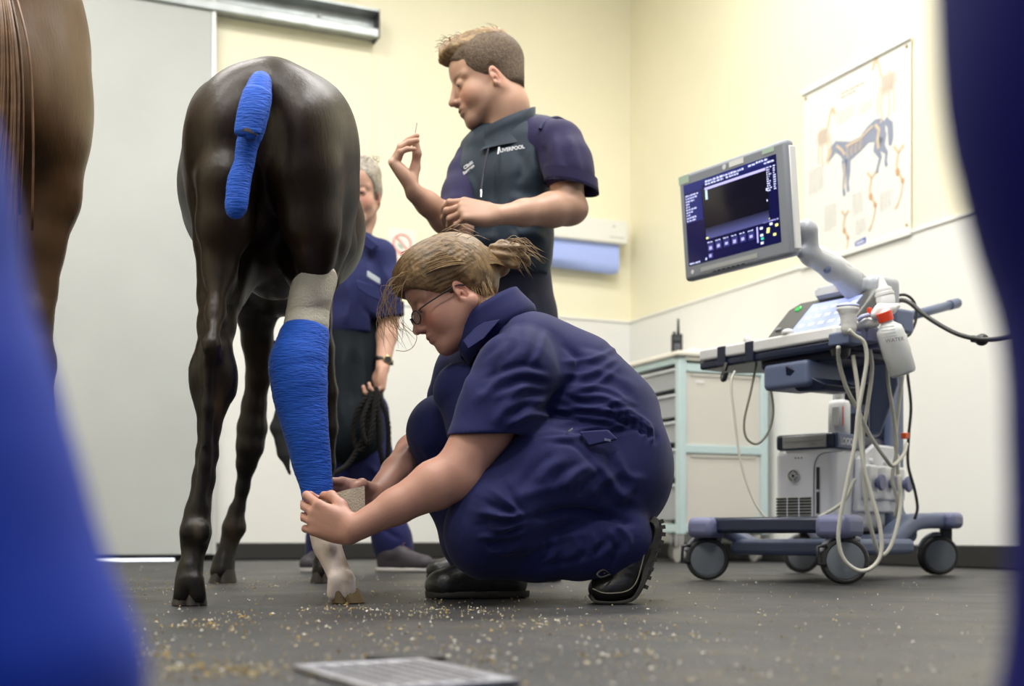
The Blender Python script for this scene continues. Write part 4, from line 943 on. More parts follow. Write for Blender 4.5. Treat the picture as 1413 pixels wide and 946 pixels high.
# ---------------------------------------------------------------- the standing man in the vest
def standing_man():
    Y = 3.97
    root = thing('person', 'man with short fair hair in a slate blue vest holding up a needle', 'person', (P(700, 700, Y)[0], Y, 0))
    H = Head(P(670, 112, 3.95), V(-.93, -.12, -.30), V(-.30, 0, .93), 1.13)
    Fh = Field(P(612, 215, Y)-V(0, .16, 0), P(735, 40, Y)+V(0, .16, .02), .0030)
    H.sculpt(Fh, open_=.5); H.neck(Fh, P(700, 195, 3.97), .064, .078)
    Fa = Field(P(525, 335, 3.7)-V(0, .1, 0), P(700, 205, 3.9)+V(0, .35, 0), .0034)
    shr, elr, wrr = P(640, 240, 3.98), P(632, 315, 3.86), P(572, 266, 3.72)
    Fa.chain([(shr, .052), (elr, .045)], .02); Fa.chain([(elr, .046), (lerp(elr, wrr, .3), .046), (lerp(elr, wrr, .7), .034), (wrr, .028)], .02)
    hd = nrm(V(-.58, .0, .81)); hn = nrm(V(.80, -.12, .58))
    outR = hand(Fa, wrr+V(-.006, 0, .012), hd, hn, 1, ((58, 24, 12), (62, 26, 14), (66, 30, 18), (70, 34, 22)), ((.050, .034, .038), (.074, .024, .064), (.098, .018, .078)), 1.12)
    Fb = Field(P(600, 335, 3.6)-V(.02, .15, 0.02), P(830, 225, 4.0)+V(0, .2, 0), .0034)
    shl, ell_, wrl = P(775, 195, 3.88), P(785, 287, 3.80), P(688, 297, 3.66)
    Fb.chain([(shl, .058), (ell_, .050)], .02); Fb.chain([(ell_, .049), (lerp(ell_, wrl, .25), .050), (lerp(ell_, wrl, .65), .037), (wrl, .028)], .02)
    Fb.ell(P(796, 289, 3.80), .032, None, .02)
    hand(Fb, wrl+V(-.01, 0, .002), nrm(V(-.97, -.08, .12)), nrm(V(-.12, .86, -.45)), -1, ((22, 40, 25), (32, 45, 25), (40, 50, 30), (48, 50, 30)), ((.045, .035, .030), (.075, .022, .042), (.098, .008, .044)), 1.10)
    Fc = Field(V(-.35, 3.6, 0), V(.40, 4.35, 1.42), .018)
    Fc.chain([(P(700, 205, 4), .07), (P(702, 300, 4), .08), (P(715, 390, 4), .07), (P(720, 450, 4), .06)], .03)
    for s in (-1, 1): Fc.chain([(P(715+s*10, 450, 4.03), .045), (P(706+s*25, 610, 4.06-s*.08), .04), (P(706+s*37, 770, 4.1-s*.1), .03)], .02)
    def paint(v, c):
        pass
    skinobj([Fh.mesh(), Fa.mesh(), Fb.mesh(), Fc.mesh()], root, heads=[(H, dict(stubble=.42, flush=.15, brow=(.12, .07, .035), browa=.7))], col=V(.50, .30, .215))
    H.eyes(root, down=.75)
    # shirt: purple-navy scrub with short sleeves
    F = Field(V(-.42, 3.55, .9), V(.42, 4.3, 1.56), .008)
    F.chain(cchain([(745, 205, 40, 3.95), (772, 200, 31, 3.88), (782, 225, 33, 3.84), (787, 243, 34, 3.82)]), .03)
    F.chain(cchain([(745, 205, 40, 3.95), (700, 230, 50, 4.0), (650, 225, 22, 4.02)]), .03)
    F.cutplane(P(790, 254, 3.82), nrm(V(.10, -.0, -1)))
    F.chain(cchain([(652, 215, 20, 4.0), (643, 240, 23, 3.97), (637, 268, 25.5, 3.93), (633, 290, 26.5, 3.89)]), .03)
    F.chain([(P(632, 296, 3.885), .050), (P(629, 330, 3.86), .052)], .004, op='sub')
    F.cutplane(P(633, 303, 3.88), nrm(V(-.42, 0, -1)))
    F2v, F2f = F.mesh()
    n = vnormals(F2v, F2f); vv = F2v
    for q in (pf([(765, 180), (768, 215), (762, 250)], 3.85, .012, .008), pf([(785, 185), (795, 220), (800, 250)], 3.82, .012, .009), pf([(750, 200), (752, 230)], 3.85, .01, -.008), pf([(775, 200), (782, 235), (780, 255)], 3.82, .010, -.007)): vv = pfold(vv, n, *q)
    # keep only sleeves' lower cut for the near arm; the trunk hides inside the vest
    obj('shirt', vv, F2f, m_scrub, root, smooth=True)
    MB().rings([[P(788, 250, 3.81)+V(.084*math.cos(a)+dz*.1, .078*math.sin(a), -dz+.018*math.cos(a)*-1) for a in np.arange(40)*2*math.pi/40] for dz in (-.02, .012, .022, .012)], caps=False).obj('sleeve_hem', m_scrub, root, smooth=True)
    MB().rings([[P(633, 299, 3.885)+V(.0625*math.cos(a), .0625*math.sin(a), -dz-.026*math.cos(a)*-1) for a in np.arange(40)*2*math.pi/40] for dz in (-.01, .004, .008)], caps=False).obj('sleeve_hem', m_scrub, root, smooth=True)
    # vest
    F = Field(V(-.30, 3.6, .90), V(.36, 4.35, 1.62), .0065)
    F.chain(cchain([(698, 215, 52, 3.98), (700, 260, 58, 3.97), (702, 320, 59, 3.96), (702, 352, 61, 3.96)]), .03, n=(0, 1, 0), f=.95)
    F.chain(cchain([(668, 205, 26, 3.96), (656, 240, 22, 3.95), (655, 300, 20, 3.94), (658, 350, 18, 3.94)]), .04)
    F.chain(cchain([(650, 205, 15, 4.0), (700, 178, 24, 4.0), (752, 180, 20, 3.96)]), .04)
    F.chain(cchain([(728, 200, 30, 3.93), (728, 250, 24, 3.90)]), .04)
    F.cutplane(P(700, 381, 3.96), nrm(V(.0, 0, -1)))
    F.chain(cchain([(790, 215, 34, 3.86), (790, 260, 36, 3.84)]), .012, op='sub')
    F.chain(cchain([(622, 215, 12, 3.95), (622, 300, 12, 3.92)]), .012, op='sub')
    folds = [pf([(688, 205), (684, 260), (684, 320)], 3.80, .006, -.008), pf([(700, 270), (730, 280), (758, 268)], 3.85, .02, .010), pf([(700, 330), (730, 322), (758, 335)], 3.85, .018, .009), pf([(640, 320), (665, 330), (690, 326)], 3.85, .018, .008),
             pf([(690, 355), (725, 350), (760, 360)], 3.85, .016, -.008), pf([(742, 185), (735, 215), (742, 250)], 3.86, .012, .009), pf([(715, 200), (722, 230), (712, 255)], 3.85, .014, -.007), pf([(645, 240), (655, 265), (650, 290)], 3.85, .012, .007), pf([(705, 310), (725, 340), (728, 372)], 3.85, .005, -.005)]
    cloth(F, 'vest', m_vest, root, folds, noise=(.002, 24), seed=7)
    # stand-up collar, open at the front
    cc = P(697, 178, 3.965); ca = nrm(V(.12, .0, 1)); f_, s_, u_ = frame(V(-.80, -.55, -.15), ca); n_ = 37; Rg = []
    for hg, rr in ((-.035, .118), (0, .100), (.03, .094), (.055, .096), (.056, .089), (.0, .086)):
        ring = []
        for i in range(n_):
            a = math.radians(20+320*i/(n_-1)); e = abs(i-18)/18
            ring.append(cc+u_*(hg+(.012-.075*e**1.6 if hg > -.02 else -.04*e))+rr*(1+.10*e**3)*(math.cos(a)*f_*1.1+math.sin(a)*s_))
        Rg.append(ring)
    obj('collar', [p for r in Rg for p in r], [(j*n_+i, j*n_+i+1, (j+1)*n_+i+1, (j+1)*n_+i) for j in range(len(Rg)-1) for i in range(n_-1)], m_vest, root, smooth=True)
    mb = MB().tube([P(x, y, 3.80-.012*k) for k, (x, y) in enumerate([(674, 205), (667, 240), (664, 262)])], .0030, 6)
    mb.obj('zip', mat('zip_tape', (.012, .012, .03), .5), root); MB().tube([P(664, 262, 3.755), P(664, 272, 3.75)], .0032, 6).obj('zip_pull', m_metal, root)
    # armhole binding and printed emblem lines
    MB().tube(smoothpath([P(745, 178, 3.83), P(752, 168, 3.86), P(768, 162, 3.93), P(782, 168, 4.0)], 5), .005, 8).obj('armhole_binding', m_navyd, root)
    lettering(root, (690, 210), 'LIVERPOOL', .0150, 3.765, .20, yaw=.10, lab='white embroidered name'); lettering(root, (641, 234), 'Clinic', .015, 3.80, .5, yaw=-.5); lettering(root, (640, 241), 'Surgeon', .013, 3.80, .5, yaw=-.5)
    MB().prism([P(687.5, 203, 3.768), P(690, 202.5, 3.768), P(688.5, 212, 3.765), P(686, 213, 3.765)], V(0, -.002, 0)).obj('emblem', m_print, root)
    # trousers and shoes
    F = Field(V(-.35, 3.6, .02), V(.42, 4.4, 1.10), .010)
    F.chain(cchain([(716, 372, 46, 4.0), (724, 440, 44, 4.0)]), .03)
    F.chain(cchain([(734, 430, 31, 3.98), (732, 560, 28, 3.97), (738, 700, 24, 3.98), (744, 775, 24, 4.0)]), .03)
    F.chain(cchain([(700, 430, 31, 4.1), (680, 560, 28, 4.15), (670, 700, 24, 4.2), (668, 770, 24, 4.22)]), .03)
    cloth(F, 'trousers', m_trou, root, [pf([(730, 400), (738, 450)], 3.9, .012, .008), pf([(700, 385), (715, 430)], 3.9, .012, .008)], noise=(.003, 18), seed=3)
    shoe(root, V(P(772, 803, 4)[0], 4.03, .001), V(P(655, 803, 4)[0], 3.94, .001), V(0, 0, 1), w=.05, hgt=.08, res=.007, lab='black shoe half hidden behind the crouching woman')
    shoe(root, V(P(690, 800, 4.22)[0], 4.24, .001), V(P(590, 800, 4.22)[0], 4.16, .001), V(0, 0, 1), w=.05, hgt=.08, res=.007)
    # hair: clipped sides, longer fair top swept forward
    mside = mat('clipped_grey_brown_hair', (.125, .085, .055), .75, bump=.6, bscale=260, var=.35, vscale=120); mtop = mat('sandy_hair', (.27, .175, .085), .5, bump=.5, bscale=70, var=.4, vscale=60)
    Fr = Field(P(605, 165, Y)-V(0, .16, 0), P(725, 36, Y)+V(0, .16, .05), .0042)
    E = lambda F_, c, r, k=.012, op='add': F_.ell(H.p(*c), np.array(r)*H.k, H.R(), k, op)
    E(Fr, (-.020, 0, .046), (.106, .083, .088)); E(Fr, (.02, 0, .055), (.072, .071, .066), .02); E(Fr, (-.055, 0, -.01), (.066, .066, .075), .02)
    E(Fr, (.105, 0, -.03), (.085, .12, .105), .010, 'sub'); E(Fr, (0, 0, -.095), (.14, .12, .062), .02, 'sub')
    for s in (-1, 1): E(Fr, (-.012, s*.088, -.016), (.026, .022, .038), .005, 'sub'); E(Fr, (.075, s*.075, .055), (.030, .020, .030), .012, 'sub'); E(Fr, (.02, s*.085, -.045), (.028, .03, .03), .01, 'sub')
    v, f = Fr.mesh(); obj('hair', v, f, mside, root, smooth=True)
    Ft = Field(P(605, 120, Y)-V(0, .16, 0), P(725, 30, Y)+V(0, .16, .05), .0042)
    E(Ft, (.030, 0, .100), (.080, .060, .036)); E(Ft, (-.03, 0, .106), (.066, .058, .032), .02); E(Ft, (.078, 0, .100), (.022, .050, .020), .02)
    v, f = Ft.mesh(); n = vnormals(v, f); v = v+n*(.003*vnoise(v, 90, 4)+.002*np.sin(H.local(v)[1]*500+4*vnoise(v, 30, 2)))[:, None]
    o = obj('hair_top', v, f, mtop, root, smooth=True)
    def st(rs, i):
        p = H.p(rs.uniform(-.07, .09), rs.uniform(-.045, .045), .125); q = p+H.f*rs.uniform(.01, .035)+H.u*rs.uniform(.0, .018); return [p-H.u*.012, p, lerp(p, q, .6)+H.u*.004, q]
    o = strands(H, st, 130, .0011, mtop, root, 'tousled_hair', 3); 
    # the needle between finger and thumb is a thing of its own
    tip = outR[0][3]; a = outR[0][3]+V(.0, -.006, .012); 
    t = MB().tube([a+V(-.004, 0, -.03), a, a+V(.006, 0, .035)], .0011, 6); o = t.obj('needle', mat('steel_needle', (.25, .25, .27), .3, metal=1))
    tag(o, 'thin steel needle held up between finger and thumb of the standing man', 'needle')
    return root, H
standing_man()

# ---------------------------------------------------------------- the woman holding the rope behind the foal
def rope_woman():
    Y = 5.16; k = M2(Y)
    root = thing('person', 'grey haired woman in navy shirt standing behind the foal with a rope', 'person', (P(492, 700, Y)[0], Y, 0))
    H = Head(P(494, 266, 5.16), V(-.10, -.97, -.22), V(-.05, -.22, .97), 1.12)
    Fh = Field(P(455, 335, Y)-V(0, .2, 0), P(532, 215, Y)+V(0, .18, 0), .0040)
    H.sculpt(Fh, fem=True, open_=.4); H.neck(Fh, P(490, 335, 5.2), .052, .06)
    for s in (-1, 1): Fh.cone(H.p(.095, s*.018, -.045), H.p(.080, s*.038, -.075), .0025, .002, .004, op='sub')
    Fa = Field(P(495, 575, 5.0)-V(0, .1, 0), P(560, 395, 5.1)+V(.02, .3, 0), .0042)
    sh, el, wr = P(532, 360, 5.16), P(536, 445, 5.16), P(528, 508, 5.06)
    Fa.chain([(sh, .05), (el, .042)], .02); Fa.chain([(el, .041), (lerp(el, wr, .3), .041), (wr, .028)], .02)
    hand(Fa, wr, nrm(V(-.12, -.06, -.98)), nrm(V(-.75, -.30, .1)), 1, ((25, 45, 30), (40, 60, 40), (50, 65, 40), (55, 65, 40)), ((.04, .035, .02), (.072, .045, .030), (.10, .040, .040)), 1.10)
    Fb = Field(P(395, 600, 5.0)-V(0, .1, 0), P(480, 330, 5.1)+V(.02, .3, 0), .009)
    Fb.chain([(P(452, 360, 5.16), .05), (P(432, 440, 5.14), .042), (P(418, 520, 5.0), .028)], .02); hand(Fb, P(418, 520, 5.0), nrm(V(-.1, -.2, -.9)), nrm(V(.8, -.2, .1)), -1, ((40, 60, 30),)*4, ((.04, .035, .02), (.072, .045, .030), (.10, .040, .040)), 1.1)
    Fc = Field(V(-.98, 4.9, 0), V(-.35, 5.4, 1.45), .02)
    Fc.chain([(P(490, 350, Y+.05), .04), (P(490, 420, Y+.03), .06), (P(490, 500, Y), .07)], .03)
    for s in (-1, 1): Fc.chain([(P(490+s*8, 500, Y), .05), (P(490+s*24, 630, Y), .04), (P(494+s*48, 760, Y+.02), .03)], .02)
    skinobj([Fh.mesh(), Fa.mesh(), Fb.mesh(), Fc.mesh()], root, heads=[(H, dict(flush=.15, brow=(.2, .15, .11), browa=.6))], col=V(.53, .31, .23))
    H.eyes(root, down=.2)
    F = Field(V(-1.15, 4.85, .85), V(-.30, 5.5, 1.52), .009)
    F.chain(cchain([(490, 352, 32, 5.2), (490, 395, 42, 5.18), (490, 445, 43, 5.17)]), .04, n=(0, 1, 0), f=.9)
    F.chain(cchain([(462, 350, 20, 5.2), (490, 338, 18, 5.2), (524, 350, 20, 5.18)]), .04)
    F.chain(cchain([(526, 352, 20, 5.17), (536, 390, 18.5, 5.16), (536, 425, 18, 5.15)]), .03)
    F.chain(cchain([(456, 352, 20, 5.17), (446, 390, 18, 5.16), (440, 420, 18, 5.15)]), .03)
    F.cutplane(P(490, 462, 5.16), V(0, 0, -1)); F.box(P(537, 452, 5.15), (.075, .12, .035), None, .004, .005, op='sub')
    fl = [pf([(500, 350), (503, 400), (498, 445)], 5.0, .010, -.006), pf([(515, 400), (520, 430), (515, 450)], 5.0, .014, .010), pf([(478, 380), (482, 420), (475, 450)], 5.0, .014, .009), pf([(500, 425), (515, 440), (512, 455)], 5.0, .010, -.009), pf([(530, 370), (540, 395), (545, 420)], 5.05, .010, .007), pf([(522, 360), (524, 400), (520, 435)], 5.05, .009, -.009)]
    cloth(F, 'shirt', mat('indigo_work_shirt', (.020, .025, .10), .75, bump=.15, bscale=300, spec=.2), root, fl, noise=(.003, 22), seed=2)
    m_sh = MATS['indigo_work_shirt']
    MB().rings([[P(537, 434, 5.15)+V(.062*math.cos(a), .060*math.sin(a), -dz+.012*math.cos(a)) for a in np.arange(32)*2*math.pi/32] for dz in (-.04, .0, .012)], caps=False).obj('sleeve_hem', m_sh, root, smooth=True)
    # collar points and chest pocket
    for s, pts in ((1, [(499, 326), (503, 322), (522, 338), (513, 346), (500, 338)]), (-1, [(488, 328), (478, 340), (486, 346), (494, 338)])):
        MB().prism([P(x, y, 5.06) for x, y in pts], V(0, .03, .004)).obj('collar', m_sh, root, bevel=.004)
    MB().prism([P(491, 385, 4.985), P(521, 396, 5.0), P(524, 415, 5.0), P(508, 407, 4.985), P(492, 397, 4.985)], V(0, .02, 0)).obj('pocket_flap', m_sh, root, bevel=.004)
    MB().prism([P(507, 373, 4.985), P(524, 384, 4.99), P(524, 392, 4.99), P(506, 381, 4.985)], V(0, .015, 0)).obj('name_badge', mat('pale_badge', (.45, .5, .55), .4), root, bevel=.002)
    # dark waterproof trousers
    F = Field(V(-1.15, 4.8, .03), V(-.25, 5.5, 1.08), .010)
    F.chain(cchain([(488, 452, 30, 5.2), (488, 500, 38, 5.18), (486, 560, 40, 5.17)]), .03)
    F.cone(P(488, 452, 5.18), P(486, 600, 5.12), .11, .13, .03)
    cloth(F, 'waterproof_apron', m_green, root, [pf([(478, 470), (470, 540), (476, 600)], 5.0, .016, .012), pf([(498, 470), (502, 530), (496, 590)], 5.0, .014, .010), pf([(488, 480), (486, 560)], 5.0, .012, -.012)], noise=(.003, 20), seed=5)
    F = Field(V(-1.15, 4.8, .03), V(-.25, 5.5, .80), .010)
    F.chain(cchain([(502, 570, 36, 5.17), (512, 640, 31, 5.16), (526, 700, 27, 5.15), (541, 745, 26, 5.14), (544, 758, 26, 5.14)]), .03)
    F.chain(cchain([(474, 570, 34, 5.17), (462, 660, 27, 5.17), (448, 740, 24, 5.2), (444, 762, 24, 5.2)]), .03)
    cloth(F, 'trousers', m_navy, root, [pf([(520, 620), (512, 680), (528, 740)], 5.0, .014, .010), pf([(505, 640), (530, 660)], 5.0, .012, .009), pf([(515, 700), (545, 722)], 5.0, .012, .009), pf([(520, 725), (555, 745)], 5.0, .010, -.008)], noise=(.003, 18), seed=6)
    m_tr = mat('dark_trainer', (.035, .028, .040), .6, bump=.2, bscale=160); m_ws = mat('white_trainer_sole', (.62, .60, .60), .6)
    shoe(root, V(P(522, 788, Y)[0], 5.12, .001), V(P(602, 788, Y)[0], 5.02, .001), V(0, 0, 1), w=.046, hgt=.075, m=m_tr, msole=m_ws, res=.006, lab='dark trainer with white sole pointing right', lace_m=mat('purple_lace', (.10, .04, .06), .8), ankle=P(541, 755, 5.14))
    shoe(root, V(P(452, 785, 5.25)[0], 5.28, .001), V(P(424, 789, 5.1)[0], 5.06, .001), V(0, 0, 1), w=.046, hgt=.075, m=m_tr, msole=m_ws, res=.006, lab='dark trainer with white sole behind the white sock', ankle=P(446, 758, 5.22))
    # hair, grey, tied back
    mh = mat('grey_hair', (.33, .29, .24), .6, bump=.5, bscale=120, var=.4, vscale=80)
    Fr = Field(P(455, 320, Y)-V(0, .2, 0), P(540, 205, Y)+V(0, .2, 0), .005); E = lambda c, r, k_=.012, op='add': Fr.ell(H.p(*c), np.array(r)*H.k, H.R(), k_, op)
    E((-.018, 0, .048), (.108, .086, .090)); E((-.04, 0, .0), (.08, .078, .085), .02); E((.105, 0, -.025), (.10, .10, .108), .012, 'sub')
    for s in (-1, 1): E((.0, s*.09, -.03), (.03, .02, .04), .006, 'sub')
    v, f = Fr.mesh(); n = vnormals(v, f); v = v+n*(.004*vnoise(v, 60, 4))[:, None]; obj('hair', v, f, mh, root, smooth=True)
    def st(rs, i): p = H.p(rs.uniform(-.05, .06), rs.uniform(-.08, .08), .10+rs.uniform(0, .02)); return [p, p+V(rs.uniform(-.02, .02), 0, .01), p+V(rs.uniform(-.03, .03), 0, .016)]
    strands(H, st, 60, .0012, mh, root, 'loose_hair', 8)
    # wristwatch
    w0 = P(530, 497, 5.08); MB().rings([[w0+V(rr*math.cos(a), rr*math.sin(a), dz-.010*math.cos(a)) for a in np.arange(28)*2*math.pi/28] for dz, rr in ((-.010, .0345), (-.009, .0375), (.009, .0375), (.010, .0345))]).obj('watch_strap', m_black, root, smooth=True)
    wo = MB().lathe(w0+V(.016, -.033, -.003), nrm(V(.42, -.9, .0)), [(0, .018), (.006, .019), (.009, .016)], 20).obj('watch', mat('brass', (.55, .40, .18), .3, metal=1), root)
    MB().lathe(w0+V(.016, -.033, -.003)+nrm(V(.42, -.9, 0))*.0092, nrm(V(.42, -.9, .0)), [(0, .0145), (.0006, .0145)], 20).obj('watch_dial', mat('dark_dial', (.05, .05, .05), .2), wo)
    return root
rope_woman()

# ---------------------------------------------------------------- black twisted lead rope and what hangs by it
def rope(paths, name='lead_rope', r=.010):
    m = mat('black_rope', (.006, .0055, .0055), .85, spec=.2, bump=.3, bscale=300); t = None
    mb = MB()
    for path in paths:
        pts = smoothpath(path, 14); L = 0; rings = [[], [], []]; up = None
        acc = [0]
        for a, b in zip(pts[:-1], pts[1:]): acc.append(acc[-1]+np.linalg.norm(b-a))
        N_ = int(acc[-1]/.006); ss = np.linspace(0, acc[-1], N_); px = [np.array([np.interp(s_, acc, [p[k] for p in pts]) for k in range(3)]) for s_ in ss]
        fr = []
        for i, p in enumerate(px):
            tg = nrm(px[min(i+1, N_-1)]-px[max(i-1, 0)]); up = V(0, 1, 0) if up is None else up; u = nrm(up-tg*np.dot(up, tg)); up = u; fr.append((p, u, np.cross(tg, u)))
        for q in range(3):
            mb.tube([p+r*.58*(math.cos(s_/.010+q*2.094)*u+math.sin(s_/.010+q*2.094)*w) for (p, u, w), s_ in zip(fr, ss)], r*.56, 6)
    return mb.obj(name, m, None, smooth=True)
rp = [[P(518, 535, 5.02), P(508, 570, 4.98), P(498, 610, 4.95), P(480, 640, 4.9), P(462, 652, 4.75), P(445, 660, 4.6), P(420, 650, 4.5), P(395, 590, 4.5), P(384, 520, 4.45), P(380, 470, 4.4)],
      [P(512, 545, 5.01), P(494, 565, 4.96), P(488, 600, 4.95), P(496, 622, 4.94), P(512, 600, 4.95), P(520, 555, 5.0)],
      [P(526, 545, 5.0), P(534, 575, 4.98), P(536, 620, 4.97), P(531, 645, 4.97), P(524, 615, 4.96), P(522, 570, 4.97), P(519, 548, 5.0)],
      [P(508, 545, 4.99), P(500, 580, 4.93), P(506, 612, 4.92), P(514, 585, 4.94), P(514, 548, 4.99)]]
for q in rp[1:]: q[0] = rp[0][0]+V(0, 0, 0); q[-1] = rp[0][0]+V(.004, -.01, 0)
o = rope(rp); tag(o, 'black twisted lead rope coiled in the hand of the grey haired woman', 'rope')
o = rp
cb = Field(P(360, 675, 4.48)-V(0, .1, 0), P(415, 530, 4.48)+V(0, .1, 0), .006)
cb.chain([(P(388, 560, 4.48), .018), (P(384, 590, 4.48), .028), (P(392, 625, 4.48), .022), (P(400, 655, 4.48), .006)], .015, n=(0, 1, 0), f=.5)
v, f = cb.mesh(); n = vnormals(v, f); v = v+n*(.003*vnoise(v, 40, 2))[:, None]
o = obj('cloth', v, f, mat('black_fabric', (.014, .015, .018), .8, bump=.2, bscale=200), None, smooth=True); tag(o, 'dark pointed cloth hanging from the rope left of the blue leg bandage', 'cloth')

# ---------------------------------------------------------------- strip of stretched tape between the crouching woman's hands
def tape():
    m = mat('beige_elastic_tape', (.50, .46, .36), .75, bump=.35, bscale=320, var=.06, vscale=16)
    top = [P(436, 688, 2.735), P(455, 682, 2.67), P(480, 675, 2.66), P(503, 670, 2.68)]; bot = [P(440, 712, 2.72), P(462, 716, 2.66), P(484, 719, 2.66), P(504, 706, 2.68)]
    A = smoothpath(top, 6); B = smoothpath(bot, 6); R = []
    for i, (a, b) in enumerate(zip(A, B)):
        y = V(0, .0012, 0); w = .0025*math.sin(i*.9)
        c = (a+b)/2+V(0, w, 0); R.append([a-y, c-y, b-y, b+y, c+y, a+y])
    o = MB().rings(R).obj('bandage_tape', m, None, smooth=False, auto=40); tag(o, 'strip of beige elastic tape stretched between the hands of the crouching woman', 'bandage')
tape()

# ---------------------------------------------------------------- two people in blue overalls right beside the camera
m_bright = mat('royal_blue_overall', (.010, .050, .50), .7, spec=.2, bump=.1, bscale=200, sheen=.05, var=.15, vscale=6)
def bystander(label, X, Y, hipx, hipy, feet, knees, facing, armx, tint):
    root = thing('person', label, 'person', (X, Y, 0))
    f_, s_, u_ = frame(V(*facing), V(0, 0, 1)); H = Head(V(hipx, hipy, 1.60)+f_*.03, f_, V(0, 0, 1), 1.)
    lo = V(min(hipx, feet[0][0], feet[1][0])-.38, min(hipy, feet[0][1], feet[1][1])-.38, 0); hi = V(max(hipx, feet[0][0], feet[1][0])+.38, max(hipy, feet[0][1], feet[1][1])+.38, 1.82)
    Fh = Field(H.c-.2, H.c+.2, .0065); H.sculpt(Fh); H.neck(Fh, V(hipx, hipy, 1.42), .056, .062)
    Fb = Field(lo, hi, .016); hip = V(hipx, hipy, .92)
    Fb.chain([(hip, .11), (V(hipx, hipy, 1.2), .12), (V(hipx, hipy, 1.38), .08)], .05)
    Fa = Field(lo, hi-V(0, 0, .3), .0075)
    arms = []
    for s in (-1, 1):
        sh = V(hipx, hipy, 1.36)+s_*s*.17; el = sh+V(0, 0, -.28)+s_*s*.05; wr = el+V(0, 0, -.20)+f_*.12; arms.append((sh, el, wr))
        Fa.chain([(el, .042), (wr, .028)], .01); hand(Fa, wr, nrm(V(0, 0, -.8)+f_*.5), -s_*s, s, ((20, 30, 20),)*4, ((.04, .035, .02), (.07, .045, .03), (.09, .045, .04)))
    v, f = merge([Fh.mesh(), Fb.mesh(), Fa.mesh()]); c = np.tile(SKIN, (len(v), 1)); H.paint(v, c); obj('body', v, f, m_skin, root, smooth=True, col=c)
    F = Field(lo, hi-V(0, 0, .3), .008)
    F.chain([(hip, .150), (V(hipx, hipy, 1.15), .145), (V(hipx, hipy, 1.33), .135)], .05, n=f_, f=.8)
    for s, (sh, el, wr) in zip((-1, 1), arms): F.chain([(V(hipx, hipy, 1.36), .08), (sh, .068), (lerp(sh, el, .7), .060)], .03)
    for s, ft, kn in zip((-1, 1), feet, knees):
        ft = V(*ft); kn = V(*kn); F.chain([(hip+s_*s*.08+V(0, 0, -.04), .10), (kn, .090), (lerp(kn, ft, .45), .085), (lerp(kn, ft, .72), .080), (lerp(kn, ft, .93), .096)], .03)
    F.cutplane(V(0, 0, .055), V(0, 0, -1))
    v, f = F.mesh(); n = vnormals(v, f); low = sm(-v[:, 2], -.55, -.1)
    v = v+n*(.004*vnoise(v*V(1, 1, .35), 26, 3)+low*.008*vnoise(v*V(1, 1, .5), 34, 5))[:, None]
    obj('overalls', v, f, mat('dark_royal_overall', (.0015, .003, .14), .7, spec=.2) if X > 0 else m_bright, root, smooth=True)
    for s, ft in zip((-1, 1), feet): shoe(root, V(ft[0], ft[1], .001)-f_*.10, V(ft[0], ft[1], .001)+f_*.18, V(0, 0, 1), w=.05, hgt=.07, ankle=V(ft[0], ft[1], .12)-f_*.04, res=.008)
    Fr = Field(H.c-.2, H.c+.2, .008); E = lambda c, r, k_=.012, op='add': Fr.ell(H.p(*c), np.array(r), H.R(), k_, op)
    E((-.018, 0, .048), (.108, .086, .090)); E((-.05, 0, -.01), (.075, .075, .08), .02); E((.105, 0, -.025), (.10, .12, .105), .012, 'sub'); v, f = Fr.mesh(); obj('hair', v, f, mat('brown_hair', tint, .6, bump=.4, bscale=100), root, smooth=True)
    H.eyes(root)
    return root
bystander('blurred person in bright blue overalls at the left edge beside the camera', -.36, .40, -.52, .36, ((-.44, .10, .06), (-.219, .45, .06)), ((-.50, .20, .50), (-.323, .45, .46)), (.25, .97, 0), 0, (.06, .035, .02))
bystander('blurred person in dark blue overalls at the right edge beside the camera', .36, .36, .34, .33, ((.250, .40, .06), (.46, .10, .06)), ((.222, .40, .46), (.42, .2, .5)), (-.3, .95, 0), 0, (.03, .02, .015))

# ================================================================ ULTRASOUND MACHINE
m_mblue = mat('blue_grey_plastic', (.105, .135, .235), .42, bump=.04, bscale=300)
m_mlil = mat('lilac_grey_plastic', (.155, .165, .29), .45, bump=.04, bscale=300)
m_mdark = mat('dark_blue_plastic', (.014, .020, .050), .30)
m_mwhite = mat('light_grey_plastic', (.70, .71, .76), .42, bump=.03, bscale=300)
m_mgrey = mat('mid_grey_plastic', (.22, .23, .26), .45)
m_mpale = mat('silver_grey_plastic', (.40, .42, .46), .35)
m_wpl = mat('white_plastic', (.78, .78, .78), .4)
m_blackp = mat('black_plastic', (.012, .012, .014), .4)
m_wheel = mat('wheel_hub_grey', (.13, .145, .165), .5); m_tyre = mat('tyre_rubber', (.018, .018, .018), .6)
m_cab = mat('ivory_cable', (.55, .54, .47), .45); m_bcab = mat('black_cable', (.02, .02, .02), .45)
TH = math.radians(42); WV = V(math.cos(TH), -math.sin(TH), 0); EV = V(math.sin(TH), math.cos(TH), 0); MO = V(.824, 3.957, 0)
def Mw(w, e, z): return MO+WV*w+EV*e+V(0, 0, z)
RM = np.array([WV, EV, [0, 0, 1.]])
T2 = math.radians(56); W2 = V(math.cos(T2), -math.sin(T2), 0); E2 = V(math.sin(T2), math.cos(T2), 0); TO = V(.643, 4.28, 0)
def Tw(a, b, z): return TO+W2*a+E2*b+V(0, 0, z)
R2 = np.array([W2, E2, [0, 0, 1.]])
mach = thing('ultrasound_machine', 'blue grey and white wheeled ultrasound scanner with a tilted monitor', 'medical machine', tuple(Mw(0, .4, 0)))

